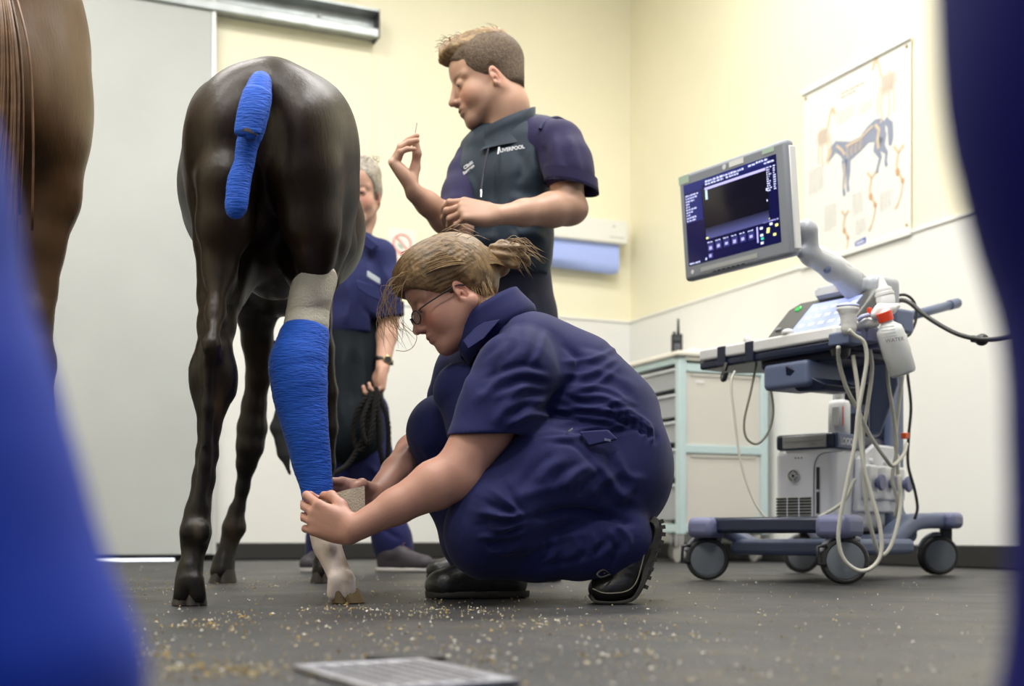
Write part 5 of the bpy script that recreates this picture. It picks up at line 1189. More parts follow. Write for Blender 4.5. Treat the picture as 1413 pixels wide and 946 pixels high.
# base: front bar with caps, low frame, rear legs
o = MB().box(Mw(0, .0, .182), (.215, .030, .026), RM).obj('front_bar', m_mdark, mach, bevel=.012)
def cap(c, h, R=RM): return MB().box(c, h, R).obj('corner_cap', m_mlil, mach, bevel=.022, segs=3)
cap(Mw(-.235, .0, .175), (.050, .062, .034)); cap(Mw(.235, .0, .176), (.056, .062, .036))
fr = MB()
fr.prism([Mw(-.19, .05, .085), Mw(.16, .05, .085), Mw(.20, .62, .085), Mw(-.16, .70, .085)], V(0, 0, .052))
fr.obj('lower_frame', m_mblue, mach, bevel=.016)
MB().rings([[Mw(w-.02, .06+0, .09+h) + V(0, 0, 0) for h in (0, .05)]+[Mw(w+.02, .06, .09+h) for h in (.05, 0)] for w in (-.20, -.15)]) 
MB().prism([Mw(-.235, .02, .150), Mw(-.185, .02, .150), Mw(-.13, .10, .09), Mw(-.13, .18, .09), Mw(-.19, .18, .12), Mw(-.235, .10, .15)], V(0, 0, .035)).obj('side_arm', m_mblue, mach, bevel=.010)
RR = P(1294, 762, 4.66); RL = P(1106, 755, 4.93)
def leg(path, ws, hs, name='rear_leg'):
    pts = smoothpath(path, 6); k = len(pts); R = []
    for i, p in enumerate(pts):
        t = nrm(pts[min(i+1, k-1)]-pts[max(i-1, 0)]); s = nrm(np.cross(V(0, 0, 1), t)); u = np.cross(t, s); w = np.interp(i/(k-1), [0, 1], ws); h = np.interp(i/(k-1), [0, 1], hs)
        R.append([p+s*w*math.copysign(abs(math.cos(a))**.5, math.cos(a))+u*h*math.copysign(abs(math.sin(a))**.5, math.sin(a)) for a in (np.arange(16)+.5)*2*math.pi/16])
    return MB().rings(R).obj(name, m_mblue, mach, smooth=True)
cR = V(RR[0], RR[1], .205)
leg([P(1190, 752, 4.22), P(1222, 748, 4.32), P(1240, 732, 4.40), P(1258, 720, 4.48), P(1290, 718, 4.62)], (.04, .045), (.035, .028))
leg([Mw(-.1, .5, .11), Mw(-.14, .68, .12), RL+V(0, 0, .13)], (.04, .045), (.03, .028))
MB().box(P(1304, 718, 4.64), (.055, .050, .030), RM).obj('corner_cap', m_mlil, mach, bevel=.02, segs=3)

def caster(c, r=.070, ax=V(-.12, -1, 0), fork=V(.012, .0, 0), top=.15, brake=True):
    ax = nrm(ax); c = np.asarray(c, float); sd = nrm(np.cross(ax, V(0, 0, 1)))
    g = MB().box(V(c[0], c[1], (c[2]+top)/2+.03)+fork, (.022, .012, max((top-c[2])/2-.01, .02)), np.array([sd, ax, [0, 0, 1]])).obj('caster', m_blackp, mach, bevel=.006)
    for s in (-1, 1):
        b = c+ax*s*.014
        w = MB().lathe(b, ax*s, [(-.008, r*.8), (-.008, r), (.004, r), (.013, r*.93), (.014, r*.84), (.012, r*.80)], 36).obj('tyre', m_tyre, g, auto=40)
        MB().lathe(b, ax*s, [(.008, r*.8), (.0135, r*.78), (.0150, r*.70), (.0155, r*.2)], 36).obj('hub', m_wheel, g, auto=40)
    MB().tube(smoothpath([c+sd*s_*r*1.04*math.cos(a)+V(0, 0, r*1.08*math.sin(a)) for s_, a in ((1, .3), (1, .9), (1, 1.5), (-1, .9))], 4), .010, 8).obj('fender', m_mgrey, g, smooth=True)
    if brake:
        q = c-sd*0; mb = MB(); mb.tube([c+V(-.058, -.02, .045), c+V(-.085, -.02, .042), c+V(-.086, -.02, -.01), c+V(-.060, -.02, -.012)], .006, 8); mb.obj('brake_lever', m_blackp, g, smooth=True)
    return g
caster(P(976, 771, 4.13)*V(1, 1, 0)+V(0, 0, .0715), .070, top=.15)
caster(P(1165, 774, 3.78)*V(1, 1, 0)+V(0, 0, .073), .0715, top=.15)
caster(RR*V(1, 1, 0)+V(0, 0, .0745), .073, ax=V(.05, -1, 0), top=.18, brake=False, fork=V(.03, .0, 0))
caster(RL*V(1, 1, 0)+V(0, 0, .0715), .070, top=.15, brake=False)

# computer housing
W0, W1, E0, E1, ZB, ZT = -.235, .0, .42, .90, .165, .455
FB = Field(Mw(0, .64, .35)-V(.42, .42, .22), Mw(0, .64, .35)+V(.42, .42, .22), .0065)
FB.box(Mw((W0+W1)/2, (E0+E1)/2, (ZB+ZT)/2), ((W1-W0)/2, (E1-E0)/2, (ZT-ZB)/2), RM, .0, .028)
FB.ell(Mw((W0+W1)/2-.02, E0-.255, ZT-.12), (.34, .262, .34), RM, .02, 'sub') if False else None
v, f = FB.mesh(); hous = obj('computer_housing', v, f, m_mwhite, mach, smooth=True)
hd = MB().box(Mw((W0+W1)/2, (E0+E1)/2, ZT+.022), ((W1-W0)/2-.004, (E1-E0)/2-.004, .027), RM).obj('top_housing', m_mdark, mach, bevel=.010, segs=3)
MB().box(Mw(W1+.001, E0+.10, ZT+.022), (.006, .088, .026), RM).obj('side_band', m_mblue, mach, bevel=.004)
dv = MB().box(Mw(-.115, E0-.001, ZT+.020), (.082, .007, .021), RM).obj('disc_drive', mat('drive_grey', (.36, .36, .35), .4), mach, bevel=.002)
MB().box(Mw(-.115, E0-.0085, ZT+.022), (.076, .0012, .0012), RM).obj('drive_slot', m_mgrey, dv)
MB().lathe(Mw(-.055, E0-.008, ZT+.011), -EV, [(0, .005), (.002, .005)], 12).obj('drive_button', m_mpale, dv); MB().box(Mw(-.078, E0-.008, ZT+.010), (.006, .001, .0015), RM).obj('drive_light', m_mgrey, dv)
# face details
for i in range(3): MB().lathe(Mw(-.150+.012*i, E0+.0015, .420), -EV, [(0, .003), (.002, .003)], 10).obj('status_light', m_blackp, hous)
# a raised arched panel line and black intake slots
for z0, z1 in ((.308, .385), (.225, .300), (.185, .218)): MB().box(Mw(-.062, E0, (z0+z1)/2), (.0055, .004, (z1-z0)/2), RM).obj('intake_slot', m_blackp, hous)
for i in range(9):
    z = .278-.0105*i
    MB().box(Mw(-.157, E0+.001, z), (.068, .004, .0033), RM).obj('vent_slot', mat('vent_shadow', (.035, .035, .018), .7), hous)
for x in (-.180, -.134): MB().box(Mw(x, E0-.0035, .236), (.002, .001, .048), RM).obj('vent_rib', m_mwhite, hous)
MB().tube(smoothpath([Mw(-.078, E0-.001, .20), Mw(-.078, E0-.001, .35), Mw(-.072, E0-.001, .405), Mw(-.045, E0, .432), Mw(.03, E0, .437)], 5), .0022, 6).obj('panel_joint', m_mgrey, hous, smooth=True)
# round emblem with curled monogram
em = Mw(-.157, E0-.001, .358); e_ = MB().lathe(em, -EV, [(0, .0225), (.002, .0225), (.003, .021)], 32).obj('emblem', m_blackp, hous)
def ring(c, r, w, m, a0=0, a1=2*math.pi, off=.0035, par=None, n=28, name='emblem_line'):
    cl = abs(a1-a0) > 6.2; pts = [c-EV*off+WV*r*math.cos(a)+V(0, 0, 1)*r*math.sin(a) for a in np.linspace(a0, a1, n)]
    return MB().tube(pts, w, 6).obj(name, m, par or e_, smooth=True)
ring(em, .0215, .0012, m_wpl); ring(em, .0165, .0006, m_wpl)
for a in (45, 135, 225, 315):
    a = math.radians(a); c = em+WV*.0075*math.cos(a)+V(0, 0, .0075*math.sin(a)); ring(c, .0042, .0013, m_wpl, a-2.4, a+2.4)
for a in (0, 90, 180, 270):
    a = math.radians(a); c = em+WV*.0135*math.cos(a)+V(0, 0, .0135*math.sin(a)); ring(c, .002, .0008, m_wpl, n=10)
text_mesh('LOGIQ', .034, Mw(W1+.0085, E0+.028, ZT+.008), EV, V(0, 0, 1), m_print, mach, 'lettering', bold=.0004, bigx=.85)

# column behind the housing
CT = Field(Mw(0, .7, .55)-V(.35, .35, .45), Mw(0, .7, .55)+V(.35, .35, .5), .008)
CT.box(Mw(-.10, .875, .50), (.115, .07, .33), RM, .01, .02); CT.box(Mw(-.09, .80, .80), (.11, .13, .065), RM, .03, .02)
CT.box(Mw(-.08, .90, .17), (.14, .07, .05), RM, .04, .03)
v, f = CT.mesh(); obj('column', v, f, m_mblue, mach, smooth=True)
MB().prism([Mw(-.20, .803, .50), Mw(-.0, .803, .50), Mw(-.0, .803, .71), Mw(-.20, .803, .73)], -EV*.006).obj('column_panel', m_mdark, mach, bevel=.004)
MB().prism([Mw(-.20, .801, .60), Mw(-.0, .801, .60), Mw(-.0, .801, .625), Mw(-.20, .801, .64)], -EV*.008).obj('column_band', m_mblue, mach, bevel=.003)
# side holder plate with plugged connectors
hp = MB().prism([Mw(W1+.002, .54, .23), Mw(W1+.002, .88, .23), Mw(W1+.002, .90, .44), Mw(W1+.002, .84, .475), Mw(W1+.002, .68, .475), Mw(W1+.002, .56, .42)], WV*.018).obj('connector_panel', m_mwhite, mach, bevel=.008)
for i, e in enumerate((.61, .72, .83)):
    c = MB().box(Mw(W1+.035, e, .335), (.020, .030, .062), RM).obj('probe_connector', m_wpl, mach, bevel=.010, segs=3)
    MB().lathe(Mw(W1+.055, e+.012, .335), WV, [(0, .016), (.012, .018), (.014, .028), (.020, .030), (.026, .026)], 20).obj('knob', m_mlil, c, auto=40)
    MB().tube([Mw(W1+.04, e, .395), Mw(W1+.04, e, .42)], (.009, .007), 10).obj('strain_relief', m_wpl, c, smooth=True)

# swivel bracket below the tray
FS = Field(Tw(.4, .2, .66)-V(.3, .3, .15), Tw(.4, .2, .66)+V(.3, .3, .15), .006)
b0 = P(1112, 515, 3.98); b1 = P(1185, 500, 4.15)
FS.box(P(1108, 520, 4.0), (.095, .085, .042), R2, .01, .014); FS.box(P(1165, 508, 4.12), (.11, .045, .055), RM, .02, .012)
v, f = FS.mesh(); obj('swivel_bracket', v, f, m_mblue, mach, smooth=True)
MB().prism([P(1082, 503, 3.93), P(1140, 530, 3.86), P(1136, 538, 3.88), P(1100, 540, 3.93), P(1084, 525, 3.96)], E2*.15).obj('bracket_underside', m_mdark, mach, bevel=.006)
for x, y in ((1150, 498), (1150, 525)): MB().lathe(P(x, y, 3.98), V(-.3, -1, 0), [(0, .007), (.02, .007)], 12).obj('bracket_bolt', m_blackp, mach)
# tray
tray = MB().prism([Tw(0, 0, .716), Tw(.61, 0, .716), Tw(.64, .05, .716), Tw(.64, .30, .716), Tw(.10, .30, .716), Tw(.0, .16, .716)], V(0, 0, .028)).obj('keyboard_tray', m_mdark, mach, bevel=.008, segs=3)
MB().prism([Tw(.004, -.006, .745), Tw(.605, -.006, .745), Tw(.635, .05, .745), Tw(.635, .30, .745), Tw(.10, .30, .745), Tw(.004, .16, .745)], V(0, 0, .040)).obj('tray_lip', m_wpl, tray, bevel=.008, segs=3)
for a in (.115, .245): MB().box(Tw(a, -.002, .750), (.020, .006, .033), R2).obj('tray_clip', m_mdark, tray, bevel=.003)
MB().prism([Tw(.25, .04, .690), Tw(.60, .04, .690), Tw(.62, .26, .690), Tw(.20, .26, .690)], V(0, 0, .034)).obj('tray_underside', m_mdark, tray, bevel=.010)
rs = random.Random(2)
for r_ in range(3):
    for c_ in range(9):
        MB().box(Tw(.14+c_*.034, .05+r_*.030, .788), (.013, .011, .005), R2).obj('key', m_mgrey if (r_+c_) % 4 else m_mpale, tray, bevel=.002)
MB().ball(Tw(.215, .015, .792), .014, 12).obj('trackball', m_wpl, tray, smooth=True); MB().ball(Tw(.40, .01, .792), (.020, .02, .013), 12).obj('dial', m_wpl, tray, smooth=True)
MB().tube(smoothpath([Tw(.135, .0, .725), Tw(.135, -.01, .70), Tw(.135, -.02, .672), Tw(.155, -.03, .668), Tw(.165, -.03, .69)], 5), .0085, 8).obj('cable_hook', m_blackp, tray, smooth=True)
# sloped touch panel
pa0, pa1 = .215, .575; pb0, pz0, pb1, pz1 = .080, .785, .235, .935
pu = nrm(E2*(pb1-pb0)+V(0, 0, pz1-pz0)); pn = np.cross(W2, pu); pn = pn if pn[1] < 0 or pn[2] > 0 else -pn
pl = math.hypot(pb1-pb0, pz1-pz0)
pan = MB().prism([Tw(pa0, pb0, pz0), Tw(pa1, pb0, pz0), Tw(pa1, pb1, pz1), Tw(pa0+.03, pb1, pz1), Tw(pa0, pb1-.03, pz1-.024)], E2*.07+V(0, 0, -.03)).obj('control_panel', mat('dark_grey_panel', (.085, .088, .085), .4), mach, bevel=.010, segs=3)
nn = nrm(np.cross(W2, pu)); nn = nn if nn[2] > 0 else -nn
def onpan(u, v, h=.001): return Tw(pa0, pb0, pz0)+W2*(u*(pa1-pa0))+pu*(v*pl)+nn*h
m_touch = mat('lit_touch_screen', (.30, .34, .60), .25, emit=.75, ecol=(.36, .42, .85))
ts = MB().prism([onpan(.30, .10), onpan(.88, .10), onpan(.88, .84), onpan(.30, .84)], nn*.003).obj('touch_screen', m_touch, pan, bevel=.001)
m_ticon = mat('touch_icon', (.5, .55, .8), .3, emit=.8, ecol=(.55, .62, .95))
for i in range(5):
    for j in range(3):
        c = onpan(.36+.115*i, .24+.2*j, .0045); MB().prism([c, c+W2*.022, c+W2*.022+pu*.014, c+pu*.014], nn*.0006).obj('icon', m_ticon, ts)
MB().lathe(onpan(.14, .80, .001), nn, [(0, .013), (.004, .013), (.005, .010)], 20).obj('power_button', mat('green_lit_button', (.02, .30, .05), .3, emit=.3, ecol=(.05, .8, .15)), pan)
for i in range(6): MB().box(onpan(.36+.1*i, .02, .004), (.012, .006, .004), np.array([W2, pu, nn])).obj('softkey', m_mblue, pan, bevel=.002)
MB().box(onpan(.10, .30, .004), (.012, .006, .004), np.array([W2, pu, nn])).obj('softkey', m_mgrey, pan, bevel=.002)
FH = Field(Tw(.42, .32, .95)-.22, Tw(.42, .32, .95)+.22, .006)
FH.box(Tw(.44, .30, .925), (.125, .06, .055), R2, .02, .025); FH.box(Tw(.43, .26, .948), (.10, .05, .022), R2, .02, .012)
v, f = FH.mesh(); obj('panel_hood', v, f, m_mpale, mach, smooth=True)
MB().box(Tw(.39, .208, .948), (.055, .003, .010), R2).obj('label_strip', m_wpl, mach)
# monitor
BRp = P(1098, 352, 3.78); mu = nrm(V(0, 0, 1)*math.cos(math.radians(5))-E2*math.sin(math.radians(5))); mn = np.cross(W2, mu); mn = mn if mn[1] < 0 else -mn
MWd, MHt = .485, .350
def onm(x, y, h=0.): return BRp-W2*(1-x)*MWd+mu*y*MHt+mn*h     # x 0..1 from the left, y 0..1 from the bottom
Rmon = np.array([W2, mn, mu]); cen = onm(.5, .5)
mon = MB().box(cen-mn*.006, (MWd/2, .020, MHt/2), Rmon).obj('monitor', mat('bezel_grey', (.25, .27, .31), .4), mach, bevel=.014, segs=4)
MB().box(cen-mn*.034, (MWd/2-.012, .016, MHt/2-.012), Rmon).obj('monitor_back', m_wpl, mon, bevel=.014, segs=3)
MB().box(onm(.999, .5, -.012), (.004, .014, MHt/2-.02), Rmon).obj('monitor_edge', m_wpl, mon, bevel=.003)
SX0, SX1, SY0, SY1 = .055, .915, .135, .895
m_scr = mat('lit_screen_navy', (.004, .004, .03), .12, emit=.9, ecol=(.006, .006, .045)); m_scr2 = mat('lit_screen_black', (.003, .003, .006), .12, emit=.6, ecol=(.008, .007, .016))
def quad(name, x0, y0, x1, y1, m, par, h=.0145, th=.0012, skew=0.):
    q = lambda x, y: onm(SX0+(SX1-SX0)*x, SY0+(SY1-SY0)*y, h)
    return MB().prism([q(x0, y0), q(x1, y0), q(x1+skew, y1), q(x0+skew, y1)], mn*th).obj(name, m, par)
scr = quad('screen', 0, 0, 1, 1, m_scr, mon, .0135)
ms = lambda n, c, e: mat('lit_'+n, c, .3, emit=e, ecol=c)
sb = ms('screen_blue', (.006, .010, .095), 1.); sw = ms('screen_white', (.55, .58, .85), 1.); sl = ms('screen_lilac', (.38, .36, .75), .9); sg = ms('screen_haze', (.035, .04, .13), 1.); sy = ms('screen_yellow', (.75, .75, .25), 1.); sgn = ms('screen_green', (.05, .5, .35), .8)
quad('scan_area', .215, .26, .905, .93, m_scr2, scr, .0149); quad('side_menu', .01, .52, .20, .87, sb, scr, .0149); quad('top_bar', .0, .885, .93, .995, sb, scr, .0149)
quad('scan_band', .24, .855, .89, .885, sl, scr, .0162, .0006); 
for i in range(5): quad('scan_haze', .225, .265+.026*i, .90, .265+.026*(i+1), ms('screen_haze_%d' % i, tuple(np.array((.05, .055, .17))*(1-.19*i)), 1.), scr, .0162, .0006)
quad('scan_marker', .245, .74, .268, .85, ms('screen_ice', (.45, .6, .75), .8), scr, .0162, .0006)
rs = random.Random(12)
def words(x, y, w, hgt, m, h=.0164):
    """a line of small screen writing too small to read: word-like marks"""
    mb = MB(); c = x
    while c < x+w-.004:
        l = rs.uniform(.012, .035); q = lambda a, b: onm(SX0+(SX1-SX0)*a, SY0+(SY1-SY0)*b, h); e = min(c+l, x+w); k = c
        while k < e-.003: mb.prism([q(k, y), q(k+.0042, y), q(k+.0042, y+hgt*rs.choice((.7, 1))), q(k, y+hgt*rs.choice((.7, 1)))], mn*.0004); k += .0062
        c = e+.008
    if mb.v:
        o = mb.obj('screen_writing', m, scr); o['kind'] = 'stuff'
words(.25, .945, .42, .024, sw); words(.25, .912, .20, .022, sw); words(.48, .912, .14, .022, sw); words(.72, .955, .07, .022, sw); words(.80, .962, .12, .022, sw); words(.88, .925, .11, .022, sw)
for i, w in enumerate((.15, .14, .10, .04, .04, .13, .07, .05, .11, .10)): words(.02, .845-.034*i, w, .018, sw)
for i in range(11): words(.90, .87-.026*i, .03 if i % 3 else .05, .016, sw); words(.965, .87-.026*i, .025, .016, sw)
quad('depth_mark', .885, .62, .897, .65, sw, scr, .0162, .0006); quad('depth_mark', .885, .50, .895, .52, sw, scr, .0162, .0006); quad('depth_mark', .895, .29, .905, .305, sy, scr, .0162, .0006); quad('scan_corner', .225, .268, .25, .29, sy, scr, .0168, .0004)
for i in range(6):
    x = .235+.088*i; quad('thumbnail', x, .115, x+.06, .205, ms('screen_thumb', (.02, .022, .12), .9), scr, .0149); quad('thumbnail_bright', x+.015, .13+.004*(i % 3), x+.045, .17, sl, scr, .0162, .0006); words(x, .215, .055, .014, sw)
quad('thumbnail', .235, .03, .285, .09, ms('screen_thumb', (.02, .022, .12), .9), scr, .0149); quad('thumbnail_bright', .245, .04, .27, .075, sl, scr, .0162, .0006)
quad('scroll_bar', .765, .06, .778, .24, sl, scr, .0162, .0006)
for x, y, m_ in ((.80, .20, sw), (.80, .12, sw), (.805, .08, sgn), (.80, .03, sw), (.865, .14, sy), (.87, .17, sy), (.93, .09, sy), (.955, .19, sy), (.90, .22, sw)): quad('screen_icon', x, y, x+.028, y+.028, m_, scr, .0162, .0006)
words(.84, .262, .15, .018, sl); words(.02, .012, .12, .02, sw); words(.20, .02, .02, .03, sw)
q = lambda x0, y0, x1, y1, m, n: MB().prism([onm(x0, y0, .0142), onm(x1, y0, .0142), onm(x1, y1, .0142), onm(x0, y1, .0142)], mn*.001).obj(n, m, mon)
q(.17, .055, .70, .095, mat('label_silver', (.42, .43, .43), .4), 'bezel_label'); q(.50, .915, .63, .965, m_wpl, 'bezel_label'); q(.80, .925, .90, .965, mat('pale_green_label', (.42, .55, .45), .5), 'bezel_label'); q(.01, .91, .11, .985, mat('pale_green_label', (.42, .55, .45), .5), 'bezel_label')
e2 = MB().lathe(onm(.455, .935, .0145), mn, [(0, .008), (.0015, .008)], 20).obj('bezel_emblem', m_print, mon); 
for i in range(7): MB().box(onm(.30+.045*i, .03, .015), (.006, .0012, .0018), Rmon).obj('bezel_button', m_blackp, mon)
MB().lathe(onm(.09, .075, .0145), mn, [(0, .007), (.001, .007)], 16).obj('bezel_mark', m_wpl, mon)
# articulated arm
FA = Field(P(1085, 420, 3.75)-V(0, .1, 0), P(1215, 285, 4.05)+V(0, .2, 0), .0055)
FA.cone(P(1095, 322, 3.86), P(1112, 316, 3.84), .030, .030, .01); FA.cone(P(1116, 318, 3.84), P(1118, 350, 3.86), .028, .026, .01)
FA.chain([(P(1108, 348, 3.84), .022), (P(1118, 352, 3.86), .030), (P(1150, 372, 3.92), .036), (P(1172, 388, 3.98), .040), (P(1180, 400, 4.0), .040)], .015, n=(0, 1, 0), f=.75)
v, f = FA.mesh(); arm = obj('monitor_arm', v, f, m_mpale, mach, smooth=True)
MB().lathe(P(1141, 372, 3.885), V(-.2, -1, .1), [(0, .013), (.012, .012), (.014, .009)], 16).obj('arm_knob', m_mblue, arm, auto=40); MB().lathe(P(1165, 385, 3.94), V(-.2, -1, .1), [(0, .005), (.005, .005)], 10).obj('arm_screw', m_blackp, arm)
MB().tube([P(1130, 345, 3.92), P(1160, 362, 3.96), P(1190, 385, 4.0)], .016, 10).obj('arm_cover', m_wpl, arm, smooth=True)
# rear push handle
MB().tube([P(1240, 440, 4.30), P(1318, 419, 4.55)], .0165, 14).obj('rear_handle', m_mblue, mach, smooth=True); MB().tube([P(1310, 421, 4.52), P(1321, 418, 4.56)], .0185, 14).obj('handle_cap', m_mblue, mach, auto=50)
MB().box(P(1232, 445, 4.22), (.05, .05, .04), R2).obj('handle_mount', m_mblue, mach, bevel=.01)
MB().prism([P(1200, 470, 3.95), P(1235, 462, 3.95), P(1240, 530, 4.05), P(1215, 600, 4.2), P(1200, 600, 4.15)], V(.03, .12, 0)).obj('column_side', m_mblue, mach, bevel=.012)
# probe holders on the right end of the tray
hold = MB(); hold.box(P(1166, 468, 3.72), (.040, .030, .020), R2); ho = hold.obj('probe_holder', m_mblue, mach, bevel=.006)
ho2 = MB().box(P(1194, 463, 3.76), (.030, .030, .024), R2).obj('probe_holder', m_mlil, mach, bevel=.006); ho3 = MB().box(P(1213, 468, 3.80), (.022, .030, .030), R2).obj('probe_holder', m_mlil, mach, bevel=.006)
MB().lathe(P(1160, 482, 3.74), V(0, 0, -1), [(0, .03), (.02, .026), (.03, .012)], 18).obj('holder_cup', m_blackp, ho, auto=40)
MB().lathe(P(1196, 455, 3.715), V(-.3, -1, 0), [(0, .006), (.01, .006)], 10).obj('holder_screw', m_blackp, ho2)

# cables and probes: each probe with its cable is a thing of its own
def cable(name, pts, r, m, parent=None): return MB().tube(smoothpath(pts, 8), r, 8).obj(name, m, parent, smooth=True)
m_prb = mat('probe_white', (.62, .62, .60), .42, bump=.15, bscale=80); m_prl = mat('probe_lilac', (.42, .46, .68), .4)
def L(seq, Y0, Y1=None): n = len(seq); return [P(x, y, Y0+(Y1-Y0 if Y1 else 0)*i/(n-1)) for i, (x, y) in enumerate(seq)]
p1 = thing('ultrasound_probe', 'white convex probe upright in its holder with lilac head', 'probe', tuple(P(1170, 455, 3.68)), 'ultrasound probes')
FP = Field(P(1148, 470, 3.60), P(1195, 410, 3.76)+V(0, 0, .01), .0028)
FP.chain(cchain([(1171, 452, 11, 3.68), (1171, 440, 10, 3.68), (1170, 432, 12, 3.68)]), .01, n=(0, 1, 0), f=.75); FP.ell(P(1170, 426, 3.68), (.034, .020, .012), None, .012)
v, f = FP.mesh(); obj('probe_body', v, f, m_prb, p1, smooth=True)
MB().ball(P(1170, 422, 3.68), (.0345, .0205, .010), 18).obj('probe_head', m_prl, p1, smooth=True)
cable('probe_cable', L([(1171, 455), (1180, 463), (1192, 472), (1196, 495), (1191, 530), (1184, 570), (1180, 610), (1170, 660), (1160, 710), (1157, 745), (1165, 772), (1185, 787), (1204, 782), (1216, 762), (1214, 725), (1203, 685), (1192, 645), (1187, 600), (1184, 540), (1177, 490)], 3.66, 3.72), .0065, m_cab, p1)
p2 = thing('ultrasound_probe', 'white round headed probe lying in the second holder', 'probe', tuple(P(1196, 455, 3.74)), 'ultrasound probes')
FP = Field(P(1176, 470, 3.66), P(1220, 425, 3.84), .0028)
FP.ell(P(1192, 447, 3.74), (.030, .024, .018), None, .01); FP.ell(P(1206, 442, 3.76), (.020, .022, .024), None, .01)
v, f = FP.mesh(); obj('probe_body', v, f, m_prb, p2, smooth=True); MB().tube(smoothpath([P(1183, 442, 3.715), P(1192, 436, 3.71), P(1204, 435, 3.73), (P(1212, 444, 3.75))], 5), .007, 8).obj('probe_head', m_prl, p2, smooth=True)
cable('probe_cable', L([(1205, 452), (1200, 475), (1203, 510), (1197, 560), (1191, 600), (1192, 650), (1196, 700), (1205, 740), (1215, 765), (1228, 755), (1238, 725), (1243, 690), (1240, 655)], 3.78, 4.02), .0065, m_cab, p2)
p3 = thing('ultrasound_probe', 'white probe plugged in at the right side of the scanner, cable crossing the housing', 'probe', tuple(P(1215, 480, 3.85)), 'ultrasound probes')
MB().box(P(1214, 452, 3.86), (.014, .014, .020), R2).obj('probe_body', m_prb, p3, bevel=.006)
cable('probe_cable', L([(1157, 478), (1158, 500), (1168, 535), (1184, 566), (1200, 600), (1222, 632), (1232, 642), (1246, 628), (1251, 612)], 3.70, 4.0), .0065, m_cab, p3)
o = cable('scanner_cable', L([(1224, 500), (1226, 530), (1234, 580), (1237, 620), (1231, 660), (1238, 690), (1235, 712)], 3.95, 4.05), .0062, m_cab); tag(o, 'ivory cable hanging close to the column below the red capped bottle', 'cable', 'ivory cables on the scanner')
o = cable('scanner_cable', L([(1246, 515), (1240, 560), (1236, 610), (1240, 660), (1244, 700)], 4.0, 4.05), .0062, m_cab); tag(o, 'ivory cable hanging rightmost beside the black one', 'cable', 'ivory cables on the scanner')
o = cable('scanner_cable', L([(1180, 660), (1165, 690), (1140, 708), (1110, 722)], 3.98, 4.02), .006, m_cab); tag(o, 'ivory cable sloping down left across the white housing', 'cable', 'ivory cables on the scanner')
o = cable('scanner_cable', L([(1014, 512), (1009, 530), (1014, 580), (1023, 640), (1040, 690), (1060, 718)], 4.10, 4.0), .0042, m_cab); tag(o, 'thin ivory cable hanging from the hook down to the front bar', 'cable', 'thin cables under the tray')
o = cable('scanner_cable', L([(1044, 500), (1036, 540), (1027, 580), (1030, 604), (1045, 612), (1060, 596), (1067, 568), (1062, 530), (1052, 500)], 4.12), .0040, mat('grey_green_cable', (.28, .28, .22), .5)); tag(o, 'thin grey cable in a hanging loop below the tray', 'cable', 'thin cables under the tray')
o = cable('scanner_cable', L([(1252, 515), (1257, 560), (1254, 600), (1253, 640), (1262, 675), (1266, 700), (1262, 716)], 4.35), .0055, m_bcab); tag(o, 'black cable hanging along the right side of the scanner', 'cable')
lead = thing('lead_cable', 'thick black lead with a round black plug in it reaching off to the right', 'cable', tuple(P(1300, 450, 4.0)))
cable('cable', L([(1232, 420), (1243, 414), (1256, 418), (1275, 434), (1300, 450), (1325, 462), (1355, 468), (1385, 466), (1425, 455), (1470, 440)], 4.15, 3.6), .0075, m_bcab, lead)
MB().ball(P(1355, 468.5, 3.80), (.021, .021, .0185), 16).obj('plug_ball', m_blackp, lead, smooth=True); MB().tube([P(1341, 467, 3.82), P(1348, 468, 3.81)], .011, 10).obj('plug_collar', m_blackp, lead)
o = cable('lead_cable', L([(1235, 408), (1250, 407), (1262, 418), (1264, 440), (1256, 460), (1250, 464)], 4.3), .005, m_bcab); tag(o, 'thin black cable looping behind the rear handle', 'cable')
MB().box(P(1249, 601, 4.2), (.010, .01, .010), R2).obj('warning_lamp', mat('orange_plug', (.8, .12, .03), .4), mach, bevel=.002)

# bottles
m_clear = mat('translucent_bottle', (.72, .74, .74), .30, alpha=.92, sss=.3); m_liq = mat('pale_liquid', (.50, .53, .55), .2)
m_red = mat('red_cap', (.75, .06, .02), .4)
b = thing('spray_bottle', 'clear squeeze bottle with a red collar hanging tilted by the scanner', 'bottle', tuple(P(1240, 515, 3.72)))
t0 = P(1220, 433, 3.70); t1 = P(1247, 516, 3.72); ax = nrm(t1-t0); Lb = np.linalg.norm(t1-t0); rb = .042
MB().lathe(t0, ax, [(.0, .019), (.022, .020), (.023, .018), (.030, .020), (.046, rb*.88), (.06, rb*.95), (.125, rb), (.13, rb*.97), (Lb-.008, rb*.92), (Lb, rb*.8), (Lb+.001, .002)], 32).obj('bottle', m_clear, b, smooth=True)
MB().lathe(t0+ax*.100, ax, [(0, .002), (.001, rb*.93), (Lb-.112, rb*.86), (Lb-.104, rb*.7)], 28).obj('liquid', m_liq, b, smooth=True)
MB().lathe(t0-ax*.006, ax, [(0, .021), (.001, .0225), (.028, .0225), (.029, .018)], 24).obj('collar', m_red, b, auto=40)
lb = P(1232, 470, 3.655)
text_mesh('WATER', .016, P(1222, 473, 3.652), nrm(V(.96, -.05, .14)), nrm(V(-.14, 0, .96)), mat('grey_print', (.15, .15, .15), .6), b, 'lettering')
for i in range(4): MB().box(P(1224+i*1.2, 451+i*4.4, 3.655), (.020, .0006, .0012), np.array([nrm(V(.97, -.05, .14)), V(0, 1, 0), nrm(V(-.14, 0, .97))])).obj('print_line', mat('pale_grey_print', (.42, .42, .42), .6), b)
FN = Field(P(1195, 445, 3.62), P(1245, 415, 3.8), .003)
